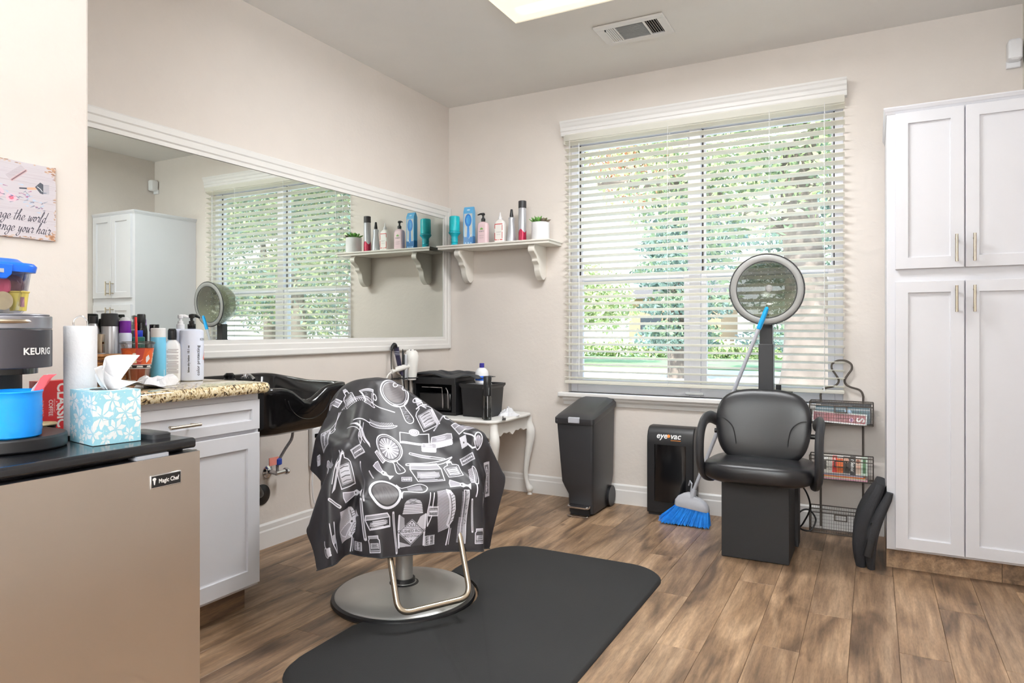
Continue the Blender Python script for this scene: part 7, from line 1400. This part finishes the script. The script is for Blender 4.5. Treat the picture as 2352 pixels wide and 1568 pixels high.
# beside the basket
t = turned('slim_bottle', 'thin purple-tipped bottle behind the tall black bottle', 'bottle', (-2.725, 1.812, CT), [('body', 'greyp', [(.008, 0), (.0085, .002), (.0085, .20)]), ('tip', 'purple', [(.009, .20), (.009, .25), (.007, .252)])], n=14)
t = turned('black_bottle', 'black flat-capped bottle behind the light blue bottle', 'bottle', (-2.70, 1.842, CT), [('body', 'black', [(.016, 0), (.018, .003), (.018, .20)]), ('cap', 'blackgloss', [(.0185, .20), (.019, .203), (.019, .228), (.018, .23)])], n=16)
t = turned('shampoo_bottle', 'light blue bottle with a white cap right of the iced drink', 'bottle', (-2.50, 1.722, CT), [('body', 'lblue', [(.025, 0), (.0275, .004), (.0275, .176), (.026, .18)]), ('cap', 'white', [(.0268, .178), (.0272, .181), (.0272, .211), (.025, .214)])])
G().box(.0260, .0272, -.004, .008, .012, .05).xf(lambda p: (p[0] * .98, p[1], p[2])).build('barcode_label', 'white', t, world=False, smooth=False)
t = thing('flip_cap_bottle', 'white lotion bottle with a black flip cap and fine print', 'bottle', (-2.485, 1.772, CT), R(-35))
G().loft([rr(0, 0, z, hx, hy, .018, 6) for z, hx, hy in ((0, .018, .029), (.004, .02, .0315), (.135, .02, .0315), (.15, .018, .029), (.162, .014, .02), (.168, .011, .011))]).build('body', 'white', t, world=False)
G().lathe([(.0155, .168), (.016, .17), (.016, .195), (.0155, .205), (.012, .212)], n=24).build('cap', 'black', t, world=False); G().box(-.004, .02, -.01, .01, .203, .212).build('flip_spout', 'black', t, world=False, bevel=.003)
for k in range(16): 
    zz = .128 - k * .0062
    if k in (3, 7): continue
    G().box(.0201, .0204, -.02 + .004 * (k % 3 == 0), .022 - .006 * (k % 4 == 1), zz, zz + .002).build('print_line', 'greyink', t, world=False, smooth=False)
M['peach'] = mat('peach_print', srgb(238, 130, 115), .4)
def pumpbottle(name, label, loc, rz, pm, txt):
    t = thing(name, label, 'bottle', loc, rz)
    G().lathe([(.040, 0), (.0445, .003), (.0455, .012), (.0455, .195), (.044, .204), (.036, .209), (.017, .211)], n=40).build('body', 'pwhite', t, world=False)
    g = G().lathe([(.0135, .209), (.0155, .212), (.0155, .230), (.012, .232)], n=20).lathe([(.0105, .232), (.0105, .243), (.006, .245), (.006, .256)], n=16).lathe([(.008, .254), (.011, .256), (.0115, .268), (.008, .271)], n=16).tube([(0, 0, .264), (0, .016, .265), (0, .032, .260), (0, .037, .256)], [.0085, .007, .005, .003], 10)
    g.build('pump', pm, t, world=False)
    if txt:
        wr = lambda a0, z0, r_=.0459: (lambda a, b: (r_ * math.cos(a0 - b / r_ * -1 * -1 + 0) if False else r_ * math.cos(a0 + a / r_), r_ * math.sin(a0 + a / r_), z0 + b))
        v, f = text('color protecting', .0185, None, bold=.012); w_ = wr(-.05, .083)
        G().add([w_(-p[1], p[0]) for p in v], f).build('lettering', 'ink', t, world=False, smooth=False, recalc=False)
        v, f = text('KENRA', .0145, None); w_ = wr(.62, .168); G().add([w_(p[0], p[1]) for p in v], f).build('lettering', 'ink', t, world=False, smooth=False, recalc=False)
        w_ = wr(0, 0); g = G(); n_ = 10
        for i in range(n_): a0, a1 = .025 + .022 * i / n_, .025 + .022 * (i + 1) / n_; z1_ = .095 + .055 * (i / n_) ** 1.3; z2_ = .095 + .055 * ((i + 1) / n_) ** 1.3; g.add([w_(a0, .085), w_(a1, .085), w_(a1, z2_), w_(a0, z1_)], [(0, 1, 2, 3)])
        g.build('print_wedge', 'peach', t, world=False, smooth=False, recalc=False)
        g = G()
        for zz in (.077, .072): g.add([w_(.018, zz), w_(.04, zz), w_(.04, zz + .0015), w_(.018, zz + .0015)], [(0, 1, 2, 3)])
        g.build('print_line', 'red', t, world=False, smooth=False, recalc=False)
        v, f = text('blow-dry lotion  10.1 oz', .011, None, bold=.03); w_ = wr(-.86, .09); G().add([w_(-p[1], p[0]) for p in v], f).build('lettering', 'ink', t, world=False, smooth=False, recalc=False)
    return t
pumpbottle('pump_bottle', 'large frosted bottle with a black pump reading color protecting', (-2.462, 1.843, CT), R(-62) + 1.05, 'blackgloss', True)
pumpbottle('pump_bottle', 'frosted bottle with a white pump behind the black-pump bottle', (-2.585, 1.882, CT), R(-35), 'white', False)
# iced drink
cp = thing('iced_drink_cup', 'plastic cup of iced drink with an orange printed band and red straw', 'cup', (-2.455, 1.607, CT))
c = Canvas(1024, 220, (205, 88, 44))
for k in range(4):
    x = 128 + k * 256; c.poly([(x - 40, 0), (x + 60, 0), (x + 110, 220), (x + 20, 220)], (150, 42, 60), .55); c.ell(x - 70, 120, 60, 80, (226, 105, 50), .7)
    c.poly([(x - 118, 60), (x - 70, 105), (x - 96, 150), (x - 138, 118)], (225, 225, 228)); c.poly([(x - 18, 60), (x + 24, 60), (x + 20, 115), (x - 14, 115)], (240, 225, 190)); c.ell(x + 2, 140, 14, 18, (245, 220, 150)); c.ell(x, 160, 20, 10, (240, 235, 225)); c.line([(x + 20, 90), (x + 60, 80), (x + 90, 100)], 8, (235, 150, 130))
c.poly([(0, 0), (1024, 0), (1024, 46), (0, 46)], (40, 30, 30)); c.poly([(0, 40), (1024, 40), (1024, 46), (0, 46)], (240, 235, 230)); c.poly([(0, 0), (1024, 0), (1024, 6), (0, 6)], (240, 235, 230))
for k in range(8): c.poly([(20 + k * 128, 14), (100 + k * 128, 14), (92 + k * 128, 32), (28 + k * 128, 32)], (225, 222, 218))
M['band'] = c.mat('drink_cup_print', .3); M['drink'] = mat('iced_drink', srgb(190, 92, 50), .2, var=.1, vs=20); M['cuppl'] = glass_mat('cup_plastic', (.93, .92, .92), .1); M['straw'] = mat('red_straw', srgb(232, 50, 50), .4)
G().lathe([(.034, 0), (.036, .002), (.0565, .150), (.059, .153), (.059, .158), (.0555, .158), (.0545, .150), (.034, .004)], n=48).build('cup', 'cuppl', cp, world=False); G().lathe([(.0335, .003), (.0525, .134), (.01, .134)], n=40).build('drink', 'drink', cp, world=False)
n_ = 48; rw = lambda z: .0362 + (.0567 - .0362) * (z - .002) / .148
g = G(); vv_ = [((rw(z) + .0004) * math.cos(2 * math.pi * k / n_), (rw(z) + .0004) * math.sin(2 * math.pi * k / n_), z) for k in range(n_ + 1) for z in (.062, .138)]
g.add(vv_, [(2 * k, 2 * k + 2, 2 * k + 3, 2 * k + 1) for k in range(n_)]); o = g.build('printed_band', 'band', cp, world=False, recalc=False, auto=180); ul = o.data.uv_layers.new(name='UVMap')
for lp in o.data.loops: k, z = divmod(lp.vertex_index, 2); ul.data[lp.index].uv = (k / n_ + .0, z)
G().lathe([(.0575, .154), (.060, .155), (.060, .160), (.054, .163), (.052, .160), (.01, .160)], n=48).build('lid', 'cuppl', cp, world=False); G().tube([(.0, -.0, .02), (-.004, -.005, .255)], .0045, 10).build('straw', 'straw', cp, world=False)
t = thing('crumpled_napkin', 'crumpled white napkin on the counter in front of the light blue bottle', 'napkin', (-2.32, 1.60, CT))
crumple('napkin_paper', t, -2.33, 1.60, CT, .04, .075, .036, 9, nu=34); 
t = thing('folded_papers', 'dark printed papers curling out from under the napkin', 'papers', (-2.25, 1.53, CT))
M['pap'] = mat('printed_paper', srgb(95, 92, 100), .4, var=.6, vs=40)
G().grid(lambda u, v: (-2.30 + .09 * v, 1.47 + .12 * u, CT + .002 + .018 * (1 - u) ** 2 + .004 * math.sin(6 * u)), 14, 4).build('sheet', 'pap', t, solid=.0006, auto=180); G().grid(lambda u, v: (-2.32 + .09 * v, 1.45 + .11 * u, CT + .005 + .028 * (1 - u) ** 2), 14, 4).build('sheet', 'paper', t, solid=.0006, auto=180)

# ------------------------------------------------------------------ wooden sign on the near wall
sg = thing('wall_sign', 'distressed white wooden sign with script lettering and painted flowers', 'sign', (PX, .89, 1.447))
SW, SH = 900, 586; c = Canvas(SW, SH, (200, 193, 198)); r_ = random.Random(8)
for k in range(90):
    y = r_.random() * SH; x = r_.random() * SW; L = r_.uniform(80, 400); c.line(cr_spline([(x, y), (x + L / 3, y + r_.uniform(-6, 6)), (x + L, y + r_.uniform(-8, 8))], 5), r_.uniform(1, 3), (182, 168, 176), .55)
for y in (150, 290, 430): c.line([(0, y), (SW, y + 4)], 2.5, (170, 155, 160), .7)
# edge wear
for k in range(110):
    s_ = r_.choice('bbbtr'); x, y = (r_.random() * SW, SH - r_.random() ** 2 * 16) if s_ == 't' else (r_.random() * SW, r_.random() ** 2 * 16) if s_ == 'b' else (SW - r_.random() ** 2 * 12, r_.random() * SH); c.ell(x, y, r_.uniform(4, 16), r_.uniform(2, 6), r_.choice([(172, 128, 96), (200, 165, 135), (140, 98, 72)]), .7)
for cx__, cy__ in ((SW - 20, 30), (SW - 25, SH - 25)):
    for k in range(40): c.ell(cx__ + r_.gauss(0, 24), cy__ + r_.gauss(0, 18), r_.uniform(5, 15), r_.uniform(3, 8), r_.choice([(176, 128, 92), (206, 172, 145), (146, 100, 72)]), .7)
# comb, dye brush, flowers (x from the right end in the photograph)
X0 = 552
for a, b_, s_ in ((X0 + 30, 300, 46), (X0 - 70, 330, 60)):
    for k in range(12): an = k * .52; c.ell(a + math.cos(an) * s_ * .5, b_ + math.sin(an) * s_ * .42, s_ * .34, s_ * .28, (244, 182, 198), .45)
    for k in range(8): an = k * .8; c.ell(a + math.cos(an) * s_ * .2, b_ + math.sin(an) * s_ * .2, s_ * .18, s_ * .14, (230, 96, 120), .7)
for k in range(70):
    x, y, an = X0 + r_.uniform(-160, 260), 300 + r_.gauss(0, 55), r_.uniform(-.6, .6); L = r_.uniform(14, 34); col = r_.choice([(150, 190, 220), (120, 130, 150), (170, 205, 230), (90, 96, 120), (150, 90, 130)])
    c.line([(x, y), (x + L * math.cos(an), y + L * math.sin(an))], [2, 8] if k % 2 else [7, 2], col, .75)
c.line([(585, 436), (682, 524)], 20, (196, 160, 160), .9); c.line([(585, 436), (682, 524)], 7, (90, 70, 80), .8)
for k in range(16): t_ = k / 15; x, y = 580 + 100 * t_, 432 + 90 * t_; c.line([(x - 8, y + 12), (x - 36, y + 36)], 1.6, (110, 90, 100), .8)
c.line([(640, 382), (705, 390)], 10, (50, 52, 66)); c.line([(698, 388), (752, 398)], 18, (224, 170, 140)); c.poly([(748, 410), (785, 452), (808, 440), (808, 362), (785, 366)], (70, 74, 84)); c.line([(764, 414), (786, 400), (800, 382)], 5, (235, 235, 240))
for k in range(7): c.line([(808, 368 + k * 11), (850, 374 + k * 11)], 3, (110, 120, 135))
# script lettering drawn with a broad pen
GL = {'n': ([(0, .45), (.08, .5), (.06, 0)], [(.06, .1), (.2, .48), (.3, .42), (.28, .05), (.34, 0), (.44, .12)]), 'g': ([(.3, .42), (.18, .5), (.04, .3), (.1, .04), (.24, .12), (.32, .46)], [(.32, .46), (.26, -.2), (.12, -.46), (-.02, -.34), (.12, -.12), (.46, .12)]),
      'e': ([(.02, .14), (.2, .26), (.24, .44), (.12, .5), (.02, .24), (.1, 0), (.24, .04), (.36, .16)],), 't': ([(.14, 1.0), (.04, .12), (.1, 0), (.26, .12)], [(-.08, .62), (.3, .66)]), 'h': ([(0, .2), (.2, .9), (.22, 1.08), (.14, 1.04), (.02, 0)], [(.03, .1), (.18, .48), (.28, .42), (.25, .05), (.31, 0), (.42, .12)]),
      'w': ([(0, .46), (.08, .48), (.04, .06), (.14, .02), (.24, .42)], [(.24, .42), (.22, .06), (.32, .02), (.42, .46), (.52, .4)]), 'o': ([(.16, .5), (.02, .24), (.1, 0), (.24, .18), (.2, .46), (.12, .48), (.24, .42), (.36, .44)],), 'r': ([(0, .4), (.08, .56), (.12, .46), (.22, .46), (.16, .08), (.22, 0), (.34, .12)],),
      'l': ([(0, .16), (.18, .84), (.2, 1.08), (.12, 1.02), (.02, .1), (.1, 0), (.24, .12)],), 'd': ([(.26, .42), (.14, .5), (.02, .26), (.08, .02), (.22, .12)], [(.36, 1.1), (.24, .12), (.3, 0), (.44, .12)]), 'y': ([(0, .46), (.08, .48), (.06, .1), (.16, .04), (.28, .42)], [(.3, .48), (.24, -.2), (.1, -.46), (-.04, -.34), (.1, -.12), (.42, .12)]),
      'u': ([(0, .46), (.08, .48), (.05, .08), (.14, .02), (.26, .42)], [(.28, .48), (.25, .06), (.3, 0), (.42, .12)]), 'a': ([(.26, .42), (.14, .5), (.02, .26), (.08, .02), (.22, .12), (.28, .48)], [(.28, .48), (.25, .06), (.3, 0), (.42, .12)]), 'i': ([(.04, .48), (.02, .06), (.08, 0), (.22, .12)], [(.08, .7), (.09, .72)]), 'c': ([(.24, .4), (.14, .5), (.02, .26), (.1, 0), (.28, .12)],), ' ': ()}
AD = {'n': .44, 'g': .42, 'e': .34, 't': .26, 'h': .44, 'w': .5, 'o': .34, 'r': .3, 'l': .24, 'd': .44, 'y': .42, 'u': .42, 'a': .42, 'i': .22, 'c': .28, ' ': .3}
def script(st, xr, y0_, s_):
    wtot = sum(AD[q_] for q_ in st) * s_; x = xr - wtot
    for q_ in st:
        for stroke in GL[q_]:
            P = [(x + (a + b_ * .28) * s_, y0_ + b_ * s_) for a, b_ in stroke]; P = cr_spline(P, 8); W_ = []
            for i in range(len(P)): a, b_ = P[max(0, i - 1)], P[min(len(P) - 1, i + 1)]; an = math.atan2(b_[1] - a[1], b_[0] - a[0]); W_.append(1.6 + s_ * .075 * abs(math.sin(an - .5)) ** 1.5)
            c.line(P, W_, (52, 48, 60))
        x += AD[q_] * s_
script('change the world', SW - 70, 138, 74); script('change your hair', SW - 42, 48, 74); c.line(cr_spline([(SW - 560, 100), (SW - 500, 88), (SW - 420, 100), (SW - 380, 96)], 6), 2.5, (52, 48, 60))
c.text('O', SW - 480 + 0, SH - 90, 110, (70, 64, 78), 0, .2)
M['sign'] = c.mat('sign_print', .5)
sy0, sy1, sz0, sz1 = .74, 1.041, 1.349, 1.545
def edge_ring(x, k):
    P = []; r2 = random.Random(3)
    def j(): return r2.uniform(-.0012, .0012)
    for i in range(24): P.append((x, sy0 + (sy1 - sy0) * i / 24, sz0 + j() * k))
    for i in range(16): P.append((x, sy1 + j() * k, sz0 + (sz1 - sz0) * i / 16))
    for i in range(24): P.append((x, sy1 - (sy1 - sy0) * i / 24, sz1 + j() * k))
    for i in range(16): P.append((x, sy0 + j() * k, sz1 - (sz1 - sz0) * i / 16))
    return P
G().loft([edge_ring(PX + .001, 1), edge_ring(PX + .007, 1)]).build('board', 'sign', sg, smooth=False, uvfn=lambda p: ((p[1] - sy0) / (sy1 - sy0), (p[2] - sz0) / (sz1 - sz0)))

# ------------------------------------------------------------------ outside the window
M['lawn'] = mat('lawn', srgb(130, 160, 110), .9, var=.25, vs=1.5); M['pave'] = mat('pavement', srgb(225, 222, 215), .9, var=.04, vs=2)
ld = G().box(-90, 90, YB + .15, 120, -.6, -.25).build('ground_outside', 'pave', smooth=False); ld['kind'] = 'structure'
l2 = G().box(-90, 90, 24, 60, -.26, -.20).build('lawn', 'lawn', smooth=False); l2['kind'] = 'structure'
M['bark'] = mat('bark', srgb(132, 120, 112), .9, var=.35, vs=3, bump=1.0, bs=9)
def leafm(n, c): m = mat(n, c, .5, var=.35, vs=2.2); m.node_tree.nodes['Principled BSDF'].inputs['Transmission Weight'].default_value = 0; return m
M['lf1'] = leafm('leaf_yellowgreen', srgb(184, 196, 145)); M['lf2'] = leafm('leaf_green', srgb(140, 162, 128)); M['lf3'] = leafm('leaf_bluegreen', srgb(130, 155, 145)); M['lfr'] = leafm('leaf_russet', srgb(205, 140, 110))
def foliage(blobs, n, size, m, parent, seed, name='foliage'):
    r = np.random.default_rng(seed); w = np.array([b[3] * b[4] * b[5] for b in blobs]); w = w / w.sum(); idx = r.choice(len(blobs), n, p=w); B = np.array(blobs)[idx]
    d = r.normal(size=(n, 3)); d /= np.linalg.norm(d, axis=1)[:, None]; rad = r.random(n) ** (1 / 2.2)
    c = B[:, :3] + d * B[:, 3:6] * rad[:, None]; a = r.normal(size=(n, 3)); a /= np.linalg.norm(a, axis=1)[:, None]; b = np.cross(a, r.normal(size=(n, 3))); b /= np.linalg.norm(b, axis=1)[:, None]
    s = size * (.6 + .8 * r.random(n))[:, None]
    v = np.stack([c - a * s, c - b * s * .35, c + a * s, c + b * s * .35], 1).reshape(-1, 3) - np.array(parent.location)
    me = bpy.data.meshes.new(name); me.from_pydata(v.tolist(), [], [(4 * i, 4 * i + 1, 4 * i + 2, 4 * i + 3) for i in range(n)]); me.materials.append(M[m]); o = bpy.data.objects.new(name, me); COL.objects.link(o); o.parent = parent; o['kind'] = 'stuff'; return o
def trunk(pts, rads, parent): 
    P = cr_spline([(*p, r) for p, r in zip(pts, rads)], 6); G().tube([p[:3] for p in P], [p[3] for p in P], 18).build('trunk', 'bark', parent)
t = thing('large_tree', 'thick-trunked leafy tree close outside the right half of the window', 'tree', (-.75, 9.8, -.25))
trunk([(-.75, 9.8, -.3), (-.75, 9.8, .1), (-.74, 9.8, .7), (-.80, 9.8, 1.8), (-.9, 9.9, 3.2), (-.8, 10, 5.5)], [.62, .46, .35, .26, .22, .18], t)
G().tube(cr_spline([(-.8, 9.8, 1.1), (-.35, 9.6, 1.5), (-.30, 9.6, 2.1), (-.5, 9.6, 3.0)], 5), .08, 10).build('bough', 'bark', t); G().tube(cr_spline([(-.85, 9.8, 2.3), (-2.2, 9.7, 3.1), (-3.6, 9.5, 3.3)], 5), .07, 8).build('bough', 'bark', t)
foliage([(-.6, 9.5, 4.2, 2.6, 2.0, 1.5), (-2.4, 9.3, 3.4, 1.3, 1.2, .9), (.9, 9.4, 3.6, 1.3, 1.1, 1.0), (-1.5, 9.0, 2.7, .8, .7, .45), (.2, 9.4, 2.6, .9, .6, .5)], 9000, .06, 'lf1', t, 1)
foliage([(-.6, 9.8, 4.6, 3.0, 2.0, 1.6), (-2.0, 9.8, 3.0, 1.4, 1.0, .9), (-1.9, 9.6, 2.1, .55, .6, .6)], 9000, .07, 'lf2', t, 2)
for k, (x, y, h, w, lb) in enumerate(((-5.0, 19.5, 8.2, 1.6, 'dark spreading conifer left of the window mullion'), (-1.8, 22, 9.0, 2.6, 'broad conifer behind the large trunk'), (-11.0, 26, 6.0, 2.4, 'distant round tree at the left edge of the window'))):
    t = thing('conifer' if k < 2 else 'round_tree', lb, 'tree', (x, y, -.25)); trunk([(x, y, -.3), (x, y, 2), (x, y, h * .9)], [.28, .22, .05], t)
    if k < 2:
        B = []
        for j in range(9): z = .9 + (h - 1.2) * j / 8; B.append((x + math.sin(j * 2.1) * w * .25, y, z, w * (1 - .08 * j) * (1 if j % 2 else .8), w * .7, .42))
        foliage(B, 7500, .11, 'lf3', t, 5 + k); foliage([(b[0] + .2, b[1] - .4, b[2] + .2, b[3] * .9, b[4], b[5] * .8) for b in B], 3500, .10, 'lf2', t, 15 + k)
    else: foliage([(x, y, 2.6, 2.6, 2, 1.4), (x + 1.5, y, 1.9, 1.4, 1.2, .9)], 4500, .13, 'lf1', t, 9)
t = thing('russet_tree', 'leafy tree with reddish foliage high in the left half of the window', 'tree', (-4.2, 13.0, -.25)); trunk([(-5.9, 13, -.3), (-5.9, 13, 1.5), (-5.2, 13, 5)], [.16, .13, .05], t)
foliage([(-4.3, 13, 5.2, 1.7, 1.2, 1.1), (-3.4, 13, 4.2, 1.3, 1.0, .9), (-3.2, 13, 6.2, 2.0, 1.2, 1.2)], 8000, .07, 'lf1', t, 21); foliage([(-4.0, 12.8, 4.3, 1.0, .8, .8)], 1500, .06, 'lfr', t, 22)
foliage([(-3.0, 13.2, 3.0, 1.0, .8, 1.2)], 3500, .07, 'lf3', t, 23)
for k, (x, y, h, cw_, lb) in enumerate(((7.2, 12.5, 6.5, 2.6, 'broad green tree to the right beyond the window frame, seen in the mirror'), (11.5, 15.5, 7.0, 3.0, 'tall green tree furthest right outside, seen in the mirror'))):
    t = thing('garden_tree', lb, 'tree', (x, y, -.25)); trunk([(x, y, -.3), (x, y, 1.5), (x + .3, y, 4)], [.22, .18, .08], t)
    B = [(x + math.sin(j * 1.9) * cw_ * .6, y + math.cos(j * 2.3) * .6, 1.6 + j * .6, cw_ * .6, 1.0, .75) for j in range(8)]
    foliage(B, 9000, .085, 'lf1', t, 41 + k); foliage(B, 6000, .09, 'lf3', t, 51 + k)
M['stucco'] = mat('stucco_tan', srgb(188, 150, 125), .9); M['stucco2'] = mat('stucco_grey', srgb(176, 176, 172), .9); M['roof'] = mat('roof_grey', srgb(110, 104, 100), .9); M['wing'] = mat('dark_window', srgb(60, 66, 76), .3)
for k, (x0, x1, y, z1, mm_, lb) in enumerate(((-14.5, -8.5, 44, 3.2, 'stucco', 'tan stucco house far behind the lawn, left of the mullion'), (-4.5, 1.5, 48, 3.2, 'stucco2', 'grey house far behind the lawn, right of the mullion'))):
    t = thing('far_house', lb, 'house', ((x0 + x1) / 2, y, -.2)); G().box(x0, x1, y, y + 6, -.2, z1).build('wall', mm_, t, smooth=False)
    G().loft([[(x0 - .5, y - .6, z1), (x1 + .5, y - .6, z1), (x1 + .5, y + 6.6, z1), (x0 - .5, y + 6.6, z1)], [(x0 + .8, y + 2.9, z1 + 1.4), (x1 - .8, y + 2.9, z1 + 1.4), (x1 - .8, y + 3.1, z1 + 1.4), (x0 + .8, y + 3.1, z1 + 1.4)]]).build('roof', 'roof', t, smooth=False)
    for q_ in (.25, .7): xx_ = x0 + (x1 - x0) * q_; G().box(xx_ - .7, xx_ + .7, y - .06, y, .8, 2.1).build('window', 'wing', t, smooth=False)
fe = thing('picket_fence', 'low pale picket fence across the far side of the lawn', 'fence', (-8, 34, -.2)); M['fence'] = mat('fence_paint', srgb(225, 225, 222), .7)
g = G()
for k in range(120): x = -26 + k * .34; g.box(x, x + .12, 34, 34.05, -.2, .75)
tag(g.build('pickets', 'fence', fe, smooth=False), kind='stuff'); G().box(-26, 15, 34.05, 34.1, .5, .58).build('fence_rail', 'fence', fe, smooth=False)
hg = thing('hedge', 'low clipped hedge along the picket fence', 'hedge', (-9, 33, -.2)); foliage([(-14 + 2.4 * k, 33, .15, 1.6, .5, .5) for k in range(9)], 7000, .13, 'lf1', hg, 31)
